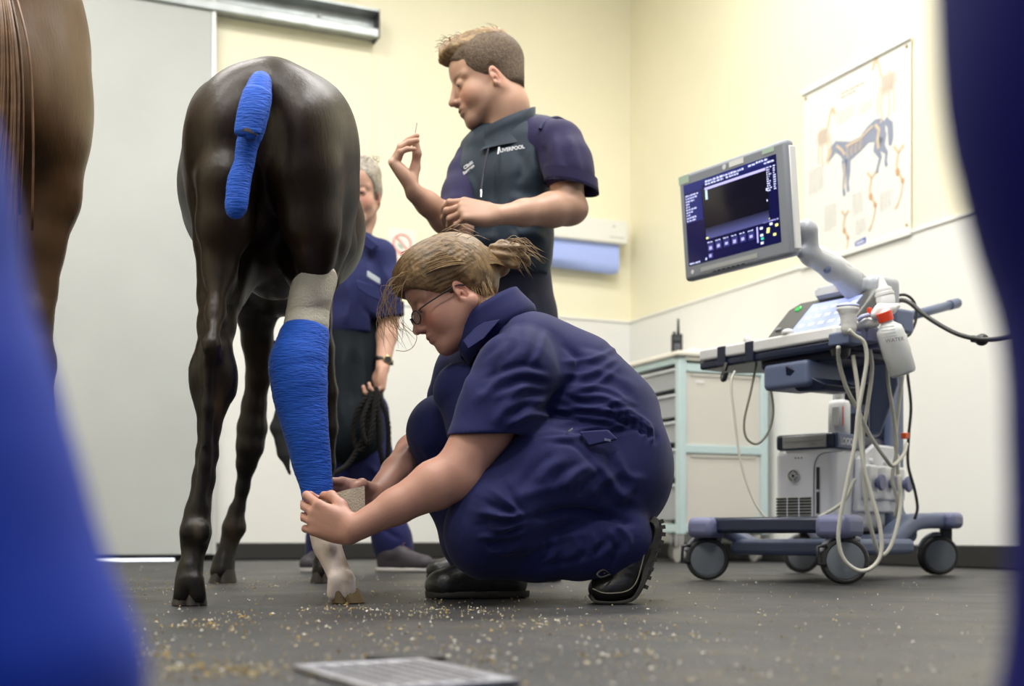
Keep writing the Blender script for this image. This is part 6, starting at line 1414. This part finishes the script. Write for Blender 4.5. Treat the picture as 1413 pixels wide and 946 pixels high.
FN.chain(cchain([(1206, 434, 6, 3.72), (1215, 428, 9, 3.72), (1230, 426, 7, 3.72), (1238, 422, 4, 3.72)]), .006); FN.chain(cchain([(1222, 428, 8, 3.72), (1221, 436, 9, 3.71)]), .006); v, f = FN.mesh(); obj('spray_head', v, f, m_wpl, b, smooth=True)
o = MB().box(P(1200, 429, 3.72), (.006, .006, .010), R2).obj('nozzle_tip', m_red, b, bevel=.002)
b2 = MB().lathe(P(1224, 424, 3.86), nrm(V(-.20, 0, 1)), [(0, .026), (.03, .029), (.036, .026), (.038, .029), (.046, .029), (.048, .025), (.052, .026), (.060, .024), (.064, .015), (.085, .009), (.10, .004)], 24).obj('gel_bottle', m_wpl, None, auto=45)
tag(b2, 'white gel bottle with a pointed nozzle above the red collared bottle', 'bottle')
b3 = thing('plastic_bottle', 'white plastic bottle standing on top of the scanner computer', 'bottle', tuple(Mw(-.05, .55, ZT+.0495)))
c0 = Mw(-.05, .55, ZT+.0495); 
MB().rings([[c0+WV*w_*math.copysign(abs(math.cos(a))**.6, math.cos(a))+EV*w_*.8*math.copysign(abs(math.sin(a))**.6, math.sin(a))+V(0, 0, z) for a in np.arange(24)*2*math.pi/24] for z, w_ in ((0, .033), (.004, .036), (.105, .036), (.118, .031), (.124, .016), (.14, .016))]).obj('bottle', m_wpl, b3, auto=50)
MB().lathe(c0+V(0, 0, .128), V(0, 0, 1), [(0, .018), (.018, .018), (.020, .015)], 20).obj('cap', mat('cap_white', (.6, .6, .58), .4), b3, auto=40)
MB().box(c0+V(-.020, -.030, .062), (.014, .003, .032), R2*1.).obj('label', mat('grey_label', (.42, .42, .40), .6), b3); MB().box(c0+V(.004, -.034, .062), (.0035, .003, .034), R2).obj('label_stripe', m_red, b3)

# ================================================================ DRAWER CABINET against the right wall
m_mint = mat('pale_mint_frame', (.50, .63, .64), .4); m_panel = mat('cream_panel', (.62, .60, .54), .45); m_top = mat('cream_worktop', (.78, .74, .66), .4)
m_tub = mat('clear_drawer_plastic', (.50, .52, .54), .22, alpha=.62)
KR = onright(1060, 700, .06); tK, sK, _ = tz(KR)
def K(a, q, z): return W3(tK+a, sK-q, z)      # a out from the wall, q along the wall away from the camera
AW, QD, ZC = .58, 1.02, 1.155
cab = thing('drawer_cabinet', 'pale mint wheeled cabinet with clear plastic drawers beside the scanner', 'cabinet', tuple(K(AW/2, QD/2, 0)))
def kbox(name, a0, a1, q0, q1, z0, z1, m, parent=cab, bevel=.003): return MB().prism([K(a0, q0, z0), K(a1, q0, z0), K(a1, q1, z0), K(a0, q1, z0)], V(0, 0, z1-z0)).obj(name, m, parent, bevel=bevel)
kbox('worktop', -.01, AW+.015, -.015, QD, ZC-.028, ZC, m_top, bevel=.008)
for a in (0, AW-.045):
    for q_ in (0, QD-.05): kbox('upright', a, a+.045, q_, q_+.045, .155, ZC-.028, m_mint)
for z in (1.045, .600, .165): kbox('rail', .045, AW-.045, .0, .04, z, z+.045, m_mint)
kbox('rail', 0, AW, .0, .05, 1.105, 1.127, m_panel); kbox('rail', AW-.045, AW, .045, QD, 1.09, 1.127, m_mint); kbox('rail', AW-.045, AW, .045, QD, .165, .21, m_mint)
for z0, z1 in ((.645, 1.045), (.21, .60)):
    p = kbox('side_panel', .045, AW-.045, .012, .03, z0, z1, m_panel); kbox('panel_lip', .08, AW-.08, .004, .012, z1-.022, z1-.012, m_panel, p, .002)
kbox('panel_sticker', AW-.16, AW-.11, .008, .0125, .985, 1.0, m_wpl, cab, .0)
kbox('back_panel', .0, .02, .04, QD, .2, 1.1, m_panel)
rs = random.Random(9)
cols = [(.45, .46, .48), (.40, .42, .45), (.42, .36, .38), (.50, .25, .22), (.55, .12, .09), (.15, .22, .40), (.6, .55, .5)]
for i, (z0, z1) in enumerate(((.955, 1.065), (.80, .925), (.66, .775), (.47, .625), (.235, .43))):
    t = MB(); a0, a1, q0, q1 = .05, AW-.01, .06, QD-.08; th = .004
    for aa, bb, cc, dd in ((a1-th, a1, q0, q1), (a0, a1, q0, q0+th), (a0, a1, q1-th, q1), (a0, a0+th, q0, q1)): t.prism([K(aa, cc, z0), K(bb, cc, z0), K(bb, dd, z0), K(aa, dd, z0)], V(0, 0, z1-z0))
    t.prism([K(a0, q0, z0), K(a1, q0, z0), K(a1, q1, z0), K(a0, q1, z0)], V(0, 0, th))
    d = t.obj('drawer', m_tub, cab); kbox('drawer_rim', a1-.004, a1+.012, q0-.01, q1+.01, z1-.014, z1, mat('clear_rim', (.6, .62, .64), .25), d, .003)
    kbox('contents', a0+.02, a1-.02, q0+.03, q1-.05, z0+.006, z0+(z1-z0)*.75, mat('drawer_contents_%d' % i, ((.30, .30, .33), (.30, .32, .36), (.42, .40, .40), (.45, .38, .38), (.55, .30, .26))[i], .8, var=.8, vscale=22), d, .02)
    for k in range(6 if i > 2 else 3):
        a = a1-.06; q_ = q0+.08+k*.13+rs.uniform(-.03, .03); kbox('packet', a-.02, a+.045, q_, q_+rs.uniform(.05, .10), z0+.01, z0+rs.uniform(.5, .85)*(z1-z0), mat('packet_%d' % ((i*3+k) % 5), cols[(i*3+k) % len(cols)] if i > 2 else (.45, .46, .48), .6), d, .006)
def kcaster(a, q_):
    g = kbox('caster_bracket', a-.02, a+.02, q_-.02, q_+.02, .085, .155, m_metal); c = K(a, q_, .045)
    MB().lathe(c-B3*.014, B3, [(0, .03), (.001, .045), (.027, .045), (.028, .03)], 20).obj('caster_wheel', mat('pale_wheel', (.35, .34, .33), .6), g, auto=40)
    MB().lathe(K(a, q_, .155), V(0, 0, -1), [(0, .03), (.006, .03), (.010, .012), (.03, .012)], 16).obj('swivel_plate', m_metal, g, auto=40)
for a in (.05, AW-.03):
    for q_ in (.05, QD-.08): kcaster(a, q_)

# two-way radio on the cabinet
r0 = P(934, 478, 6.95); r0[2] = ZC
rad = thing('two_way_radio', 'small black two-way radio standing on the cabinet top', 'radio', tuple(r0))
MB().box(r0+V(0, 0, .058), (.031, .018, .058)).obj('body', m_blackp, rad, bevel=.008, segs=3); MB().tube([r0+V(.008, 0, .11), r0+V(.008, 0, .20)], (.0085, .006), 10).obj('antenna', m_blackp, rad, smooth=True)
MB().lathe(r0+V(-.014, 0, .114), V(0, 0, 1), [(0, .008), (.014, .008)], 12).obj('dial', m_blackp, rad); MB().box(r0+V(0, -.0185, .088), (.018, .0015, .012)).obj('display', mat('radio_display', (.07, .08, .08), .2), rad)
for i in range(3): MB().box(r0+V(0, -.0185, .055-.012*i), (.018, .0015, .0022)).obj('speaker_slot', m_mgrey, rad)
# crumpled white cloth on the cabinet and a small blue thing on its far end
F = Field(K(.30, .18, ZC)-V(.22, .22, .01), K(.30, .18, ZC)+V(.22, .22, .09), .007)
for dx, dy, r in ((0, 0, .09), (.06, .04, .07), (-.07, .02, .06), (.02, -.05, .06)): F.ell(K(.28, .2, ZC+.012)+V(dx, dy, 0), (r, r*.8, .030), None, .03)
F.cutplane(V(0, 0, ZC+.001), V(0, 0, -1)); v, f = F.mesh(); n = vnormals(v, f); v = v+n*(np.maximum(v[:, 2]-ZC, 0)[:, None]*.3*vnoise(v, 45, 2)[:, None])
o = obj('white_cloth', v, f, mat('white_cotton', (.75, .73, .68), .85, bump=.2, bscale=200), None, smooth=True); tag(o, 'crumpled white cloth lying on the cabinet top', 'cloth')
o = MB().box(K(.46, .93, ZC+.012), (.035, .02, .011), R_room).obj('blue_clip', mat('blue_clip_plastic', (.15, .30, .75), .4), None, bevel=.004); tag(o, 'small blue item at the far end of the cabinet top', 'clip')

# ================================================================ WALL ITEMS
# paper towel dispenser
A = onback(738, 300, 0); Bq = onback(858, 305, .06); t0 = tz(Bq)[0]; t1 = tz(A)[0]; zt = onback(858, 306, .12)[2]; zb_ = onback(856, 338, .12)[2]
disp = thing('paper_roll_dispenser', 'white wall dispenser with blue paper hanging below it', 'dispenser', tuple(W3((t0+t1)/2, .06, zb_)))
def bbox(name, ta, tb, sa, sb, za, zb2, m, par, bevel=.004): return MB().prism([W3(ta, sa, za), W3(tb, sa, za), W3(tb, sb, za), W3(ta, sb, za)], V(0, 0, zb2-za)).obj(name, m, par, bevel=bevel)
bbox('cover', t0, t1, .012, .15, zb_, zt, mat('dispenser_white', (.80, .80, .76), .35), disp, .012)
bbox('keyhole', t0+.10, t0+.115, .149, .1515, zb_+.11, zb_+.117, m_mgrey, disp, 0)
bbox('maker_print', t0+.03, t0+.14, .149, .1508, zb_+.035, zb_+.045, mat('pale_print', (.55, .55, .53), .6), disp, 0)
# paper sheet folded over, its lower edge curled
mbp = MB(); pr = []
for (s_, z_) in ((.11, zb_+.02), (.115, zb_-.05), (.118, zb_-.12), (.11, zb_-.165), (.085, zb_-.185), (.06, zb_-.17), (.05, zb_-.06), (.05, zb_+.02)): pr.append((s_, z_))
R = [[W3(tt_, s_, z_+dz*(z_ < zb_-.1)) for s_, z_ in pr]+[W3(tt_, s_-.002, z_+dz*(z_ < zb_-.1)) for s_, z_ in pr[::-1]] for tt_, dz in ((t0+.05, .0), (t0+.10, -.012), (t0+.25, -.004), (t1-.02, .004))]
mbp.rings(R).obj('blue_paper', mat('blue_paper', (.40, .50, .93), .85, bump=.2, bscale=60), disp, auto=60)
# prohibition sign
def onb(px, py, s=.008): return onback(px, py, s)
sx0, sx1 = 536, 574; tA = tz(onb(sx1, 350))[0]; tB_ = tz(onb(sx0, 350))[0]; zT_ = onb(555, 315)[2]; zB_ = onb(555, 392)[2]
sign = thing('prohibition_sign', 'white wall sign with a red crossed circle above red lines of text', 'sign', tuple(W3((tA+tB_)/2, 0, zB_)))
bbox('sign_board', tA, tB_, .0, .005, zB_, zT_, mat('sign_white', (.82, .80, .74), .4), sign, .001)
m_sr = mat('sign_red', (.80, .13, .09), .5); cS = W3((tA+tB_)/2, .0065, onb(555, 336)[2]); rS = 12.5*cS[1]/FPX
MB().tube([cS+B3*rS*math.cos(a)+V(0, 0, rS*math.sin(a)) for a in np.linspace(0, 2*math.pi, 40)], .0042, 6).obj('red_ring', m_sr, sign, smooth=True)
MB().tube([cS+B3*rS*.7+V(0, 0, rS*.7), cS-B3*rS*.7-V(0, 0, rS*.7)], .0040, 6).obj('red_bar', m_sr, sign)
MB().bar(cS+B3*rS*.45-V(0, 0, rS*.05), cS-B3*rS*.05-V(0, 0, rS*.5), .004, .012).obj('cigarette', mat('sign_green', (.25, .45, .38), .5), sign)
for i, w_ in enumerate((.9, .75, .9, .6, .8)):
    zc = onb(555, 352+i*7)[2]; bbox('text_line', (tA+tB_)/2-(tB_-tA)*.5*w_, (tA+tB_)/2+(tB_-tA)*.5*w_, .005, .0058, zc, zc+.010, mat('sign_pink', (.85, .42, .36), .5), sign, 0)

# anatomy wall chart
pTL, pTR, pBR, pBL = onright(1107, 130, .02), onright(1255, 52, .02), onright(1255, 324, .02), onright(1107, 365, .02)
s0 = tz(pTL)[1]; s1 = tz(pTR)[1]; zt = (pTL[2]+pTR[2])/2; zbt = (pBR[2]+pBL[2])/2
chart = thing('wall_chart', 'white horse anatomy wall chart hung on the cream wall above the scanner', 'poster', tuple(W3(.01, (s0+s1)/2, zbt)))
def C3(x, y, h=0.): return W3(.014+h, s0+(s1-s0)*x, zt+(zbt-zt)*y)      # x 0..1 left to right, y 0..1 downwards
MB().prism([C3(0, 0), C3(1, 0), C3(1, 1), C3(0, 1)], -B3*.004).obj('sheet', mat('chart_paper', (.80, .79, .74), .3), chart)
bar_m = mat('chart_batten', (.82, .82, .80), .3)
MB().bar(C3(-.01, -.006, .006), C3(1.01, -.006, .006), .012, .030).obj('batten', bar_m, chart, bevel=.003); MB().bar(C3(-.01, 1.0, .006), C3(1.01, 1.0, .006), .012, .030).obj('batten', bar_m, chart, bevel=.003)
for x in (.03, .97):
    for y in (.035, .955): MB().lathe(C3(x, y, .001), B3, [(0, .009), (.003, .007)], 10).obj('eyelet', mat('brass', (.55, .40, .18), .3, metal=1), chart)
AR = (s1-s0)/(zt-zbt)
m_bone = mat('print_bone', (.68, .54, .38), .6); m_bone2 = mat('print_rust', (.58, .36, .20), .6); m_slate = mat('print_slate', (.27, .30, .40), .6); m_pgrey = mat('print_grey', (.62, .62, .62), .6); m_rib = mat('print_rib_grey', (.42, .38, .38), .6)
def flat(name, poly, m, h=.0008): return MB().prism([C3(x, y, h) for x, y in poly], B3*.0006).obj(name, m, chart)
def stroke(name, pts, w, m, h=.0014, wy=None):
    pts = [V(x, y) for x, y in pts]; L_ = []; R_ = []; ws = w if hasattr(w, '__len__') else [w]*len(pts)
    for i, p in enumerate(pts):
        d = (pts[min(i+1, len(pts)-1)]-pts[max(i-1, 0)])*V(AR, 1); d = d/np.linalg.norm(d); nn_ = V(-d[1], d[0])*ws[i]/2/V(AR, 1); L_.append(p+nn_); R_.append(p-nn_)
    mb = MB()
    for i in range(len(pts)-1): mb.prism([C3(*L_[i], h), C3(*L_[i+1], h), C3(*R_[i+1], h), C3(*R_[i], h)], B3*.0006)
    o = mb.obj(name, m, chart); return o
# centre: side view of a standing horse with blue-grey musculature
ox, oy = .0, .0
H_ = [(.27, .385), (.33, .355), (.40, .375), (.47, .395), (.56, .392), (.63, .355), (.70, .335), (.76, .345), (.785, .38), (.79, .43), (.765, .47), (.74, .445), (.70, .455), (.64, .445), (.56, .475), (.47, .50), (.405, .49), (.375, .45), (.33, .42), (.285, .445), (.25, .46), (.245, .44)]
flat('horse_print', H_, m_slate)
for pts, w in (([(.415, .48), (.42, .56), (.405, .63), (.415, .68)], (.05, .03, .018, .022)), ([(.445, .48), (.455, .56), (.445, .62), (.452, .665)], (.05, .03, .018, .022)), ([(.735, .44), (.71, .50), (.745, .55), (.72, .60), (.715, .625)], (.07, .05, .024, .018, .022)),
               ([(.765, .43), (.76, .50), (.80, .54), (.79, .585), (.80, .61)], (.06, .045, .022, .018, .022)), ([(.785, .36), (.83, .40), (.835, .47), (.83, .51)], (.03, .045, .04, .02))): stroke('horse_print', pts, w, m_slate)
for pts, w in (([(.34, .385), (.39, .42), (.42, .455)], .014), ([(.43, .41), (.56, .405), (.68, .365)], .012), ([(.245, .45), (.275, .41), (.285, .395)], .028), ([(.70, .365), (.735, .40), (.72, .45), (.73, .50)], .018), ([(.415, .5), (.42, .57), (.408, .64)], .008)): stroke('bone_print', pts, w, m_bone, .0022)
for i in range(8): stroke('rib_print', [(.45+.02*i, .415), (.44+.02*i, .45), (.452+.018*i, .482-.003*i)], .007, m_rib if i % 2 else m_bone, .0026)
for cx_, cy_, k, fl in ((.215, .28, 1., 1), (.80, .15, 1.15, -1)):    # front and rear three-quarter skeletons
    T = lambda x, y: (cx_+fl*x*k, cy_+y*k)
    flat('skeleton_print', [T(-.07, -.01), T(-.02, -.035), T(.045, -.02), T(.06, .03), T(.03, .07), T(-.04, .065), T(-.075, .035)], mat('print_pale_bone', (.68, .61, .52), .6))
    for pts, w in (([T(.04, -.02), T(.055, -.07), T(.075, -.115)], .016), ([T(.075, -.12), T(.10, -.095), T(.11, -.07)], (.03, .024, .012)), ([T(-.05, .05), T(-.055, .12), T(-.05, .165)], .009), ([T(-.015, .06), T(-.02, .13), T(-.012, .18)], .009), ([T(.035, .05), T(.045, .11), T(.035, .165), T(.045, .19)], .010), ([T(.05, .03), T(.07, .09), T(.065, .15)], .009)): stroke('skeleton_print', pts, w, m_bone, .0014)
    for i in range(5): stroke('rib_print', [T(-.045+.018*i, -.015), T(-.05+.018*i, .02), T(-.035+.016*i, .055)], .005, m_bone2 if i % 2 else m_rib, .0024)
for x, y, k in ((.12, .80, .7), (.42, .79, 1.05), (.665, .64, 1.25), (.90, .56, 1.3)):      # limb bones along the bottom
    T = lambda a, b: (x+a*k, y+b*k)
    for pts, w in (([T(-.03, -.03), T(0, .0), T(.035, -.02)], .018), ([T(0, .0), T(-.012, .05), T(-.005, .08)], .016), ([T(-.005, .08), T(.03, .12)], .015), ([T(.03, .12), T(.02, .17), T(.0, .205)], .010), ([T(.0, .205), T(-.02, .225)], .016)): stroke('limb_bone_print', pts, w, m_bone)
    flat('joint_print', [T(-.02, .07), T(.005, .065), T(.012, .09), T(-.012, .095)], m_bone2, .0022); flat('joint_print', [T(.018, .11), T(.04, .115), T(.036, .135), T(.018, .13)], m_bone2, .0022)
rs = random.Random(5)
def para(x, y, w, n, lh=.0105, m=m_pgrey):
    mb = MB()
    for i in range(n):
        c = x
        while c < x+w-.01:
            l = rs.uniform(.015, .045); e = min(c+l, x+w*(1 if i < n-1 else .6)); 
            if e > c+.004: mb.prism([C3(c, y+i*lh, .0008), C3(e, y+i*lh, .0008), C3(e, y+i*lh+lh*.35, .0008), C3(c, y+i*lh+lh*.35, .0008)], B3*.0004)
            c = c+l+.008
    o = mb.obj('chart_text', m, chart); o['kind'] = 'stuff'
para(.38, .105, .24, 2, .022, mat('print_brown_grey', (.40, .36, .30), .6)); para(.34, .20, .17, 7); para(.55, .215, .13, 6); para(.06, .46, .16, 14); para(.22, .70, .12, 14); para(.49, .69, .10, 12); para(.74, .74, .10, 10); para(.52, .84, .10, 8); para(.24, .30, .0, 0) if False else None
flat('chart_logo', [(.515, .955), (.615, .945), (.615, .978), (.515, .988)], mat('print_blue', (.05, .10, .42), .5), .0012)
for i in range(5): flat('logo_letter', [(.53+.015*i, .962-.001*i), (.54+.015*i, .961-.001*i), (.54+.015*i, .975-.001*i), (.53+.015*i, .976-.001*i)], m_wpl, .0022)

# ================================================================ FLOOR ITEMS
# drain grate
g0 = lambda px, py: V(U(px)*CH*FPX/(py-HY), CH*FPX/(py-HY))
c1, c2 = g0(404, 926), g0(575, 915); c3 = g0(660, 944); ga = math.radians(28); ux = V(math.cos(ga), math.sin(ga), 0); uy = V(math.sin(ga), -math.cos(ga), 0)
gl = np.linalg.norm(c2-c1); gw = .24; G0 = np.append(c1, 0)
grate = thing('drain_grate', 'metal drain grate with rows of slots in the floor at the bottom edge', 'grate', tuple(G0+ux*gl/2+uy*gw/2))
Gp = lambda a, b, z: G0+ux*a+uy*b+V(0, 0, z)
m_gr = mat('worn_galvanised_grate', (.36, .36, .40), .42, metal=.55, var=.25, vscale=60)
for a0, a1, b0, b1 in ((0, gl, 0, .014), (0, gl, gw-.014, gw), (0, .014, .014, gw-.014), (gl-.014, gl, .014, gw-.014)): MB().prism([Gp(a0, b0, .001), Gp(a1, b0, .001), Gp(a1, b1, .001), Gp(a0, b1, .001)], V(0, 0, .007)).obj('grate_frame', m_gr, grate, bevel=.0015)
MB().prism([Gp(.01, .01, .0005), Gp(gl-.01, .01, .0005), Gp(gl-.01, gw-.01, .0005), Gp(.01, gw-.01, .0005)], V(0, 0, .0012)).obj('drain_shade', mat('drain_dark', (.01, .01, .012), .8), grate)  # near-black sheet, its colour giving the dark of a hollow
nb = 7; m_hole_shade = MATS['drain_dark']
MB().prism([Gp(.012, .012, .0018), Gp(gl-.012, .012, .0018), Gp(gl-.012, gw-.012, .0018), Gp(.012, gw-.012, .0018)], V(0, 0, .0052)).obj('grate_plate', m_gr, grate)
for i in range(nb+1):
    a = .014+(gl-.028)*i/nb; MB().prism([Gp(a-.0030, .014, .005), Gp(a+.0030, .014, .005), Gp(a+.0030, gw-.014, .005), Gp(a-.0030, gw-.014, .005)], V(0, 0, .0022)).obj('grate_bar', m_gr, grate, bevel=.001)
me0 = None
for i in range(nb):
    for j in range(10):
        a = .014+(gl-.028)*(i+.5)/nb; b_ = .018+(gw-.036)*(j+.5+.5*(i % 2))/10.5
        q = [Gp(a+.0056*math.cos(t), b_+.0078*math.sin(t), .0071) for t in np.arange(8)*math.pi/4+.39]
        MB().prism(q, V(0, 0, .0003)).obj('slot_shade', m_hole_shade, grate)  # dark inlays on the solid plate, colour standing for shade in holes
F = Field(np.append(g0(560, 914), 0)-V(.08, .06, .02), np.append(g0(560, 914), 0)+V(.09, .08, .03), .004); q_ = np.append(g0(560, 911), 0); F.ell(q_, (.055, .022, .010), None, .01); F.cutplane(V(0, 0, .0005), V(0, 0, -1)); v, f = F.mesh()
o = obj('rubber_lump', v, f, m_rub, None, smooth=True); tag(o, 'small raised black rubber lump at the back edge of the drain grate', 'rubber')

# wood shavings and straw dust
rs = np.random.RandomState(3); vs = []; fs = []; cs = []; 
def flake(x, y, s, col):
    n = len(vs); a = rs.rand()*6.28; k = rs.randint(4, 7); el = rs.uniform(.3, 1.); h = rs.uniform(.0006, .004)
    for i in range(k):
        t = 2*math.pi*i/k+rs.uniform(-.3, .3); r = s*rs.uniform(.6, 1.1); p = V(r*math.cos(t), r*el*math.sin(t)); vs.append((x+p[0]*math.cos(a)-p[1]*math.sin(a), y+p[0]*math.sin(a)+p[1]*math.cos(a), .0008+h*rs.rand())); cs.append(col)
    m = len(vs); vs.append((x, y, .0012+h*1.6)); cs.append(col)
    for i in range(k): fs.append((n+i, n+(i+1) % k, m))
pal = [(.36, .26, .09), (.44, .37, .24), (.27, .18, .05), (.58, .55, .48), (.34, .28, .16)]
for i in range(1100):
    py = 775+170*rs.rand()**.75; px = 150+ (520+420*rs.rand()**1.5)*rs.rand(); p = g0(px, py)
    flake(p[0], p[1], (.0015+.0045*rs.rand()**3)*(p[1]/2.6)**.3, pal[rs.randint(5)])
for i in range(800):
    py = 790+155*rs.rand(); px = 480+880*rs.rand(); p = g0(px, py); flake(p[0], p[1], .001+.0035*rs.rand()**3, pal[rs.choice([1, 3, 3, 4])])
for cx_, cy_, rx, ry, k in ((340, 925, 50, 8, 260), (250, 925, 40, 6, 90), (210, 905, 40, 5, 70), (290, 865, 60, 8, 160), (360, 805, 90, 9, 260), (240, 812, 60, 10, 200), (620, 845, 90, 8, 200), (480, 840, 50, 6, 150), (760, 862, 90, 7, 120), (905, 880, 60, 4, 90), (680, 910, 60, 6, 60), (885, 815, 30, 10, 60), (335, 850, 20, 5, 40), (830, 905, 60, 6, 60)):
    for i in range(int(k*.4)):
        p = g0(cx_+rs.randn()*rx*.6, max(775, min(944, cy_+rs.randn()*ry*.6))); flake(p[0], p[1], .0015+.004*rs.rand()**2, pal[rs.randint(5)] if cx_ < 500 else pal[rs.choice([1, 3, 4, 0])])
o = obj('wood_shavings', vs, fs, mat('wood_shaving', (.5, .4, .2), .8, attr=True), None, col=np.array(cs)); tag(o, 'pale wood shavings and straw dust scattered over the dark floor', 'shavings', kind='stuff')
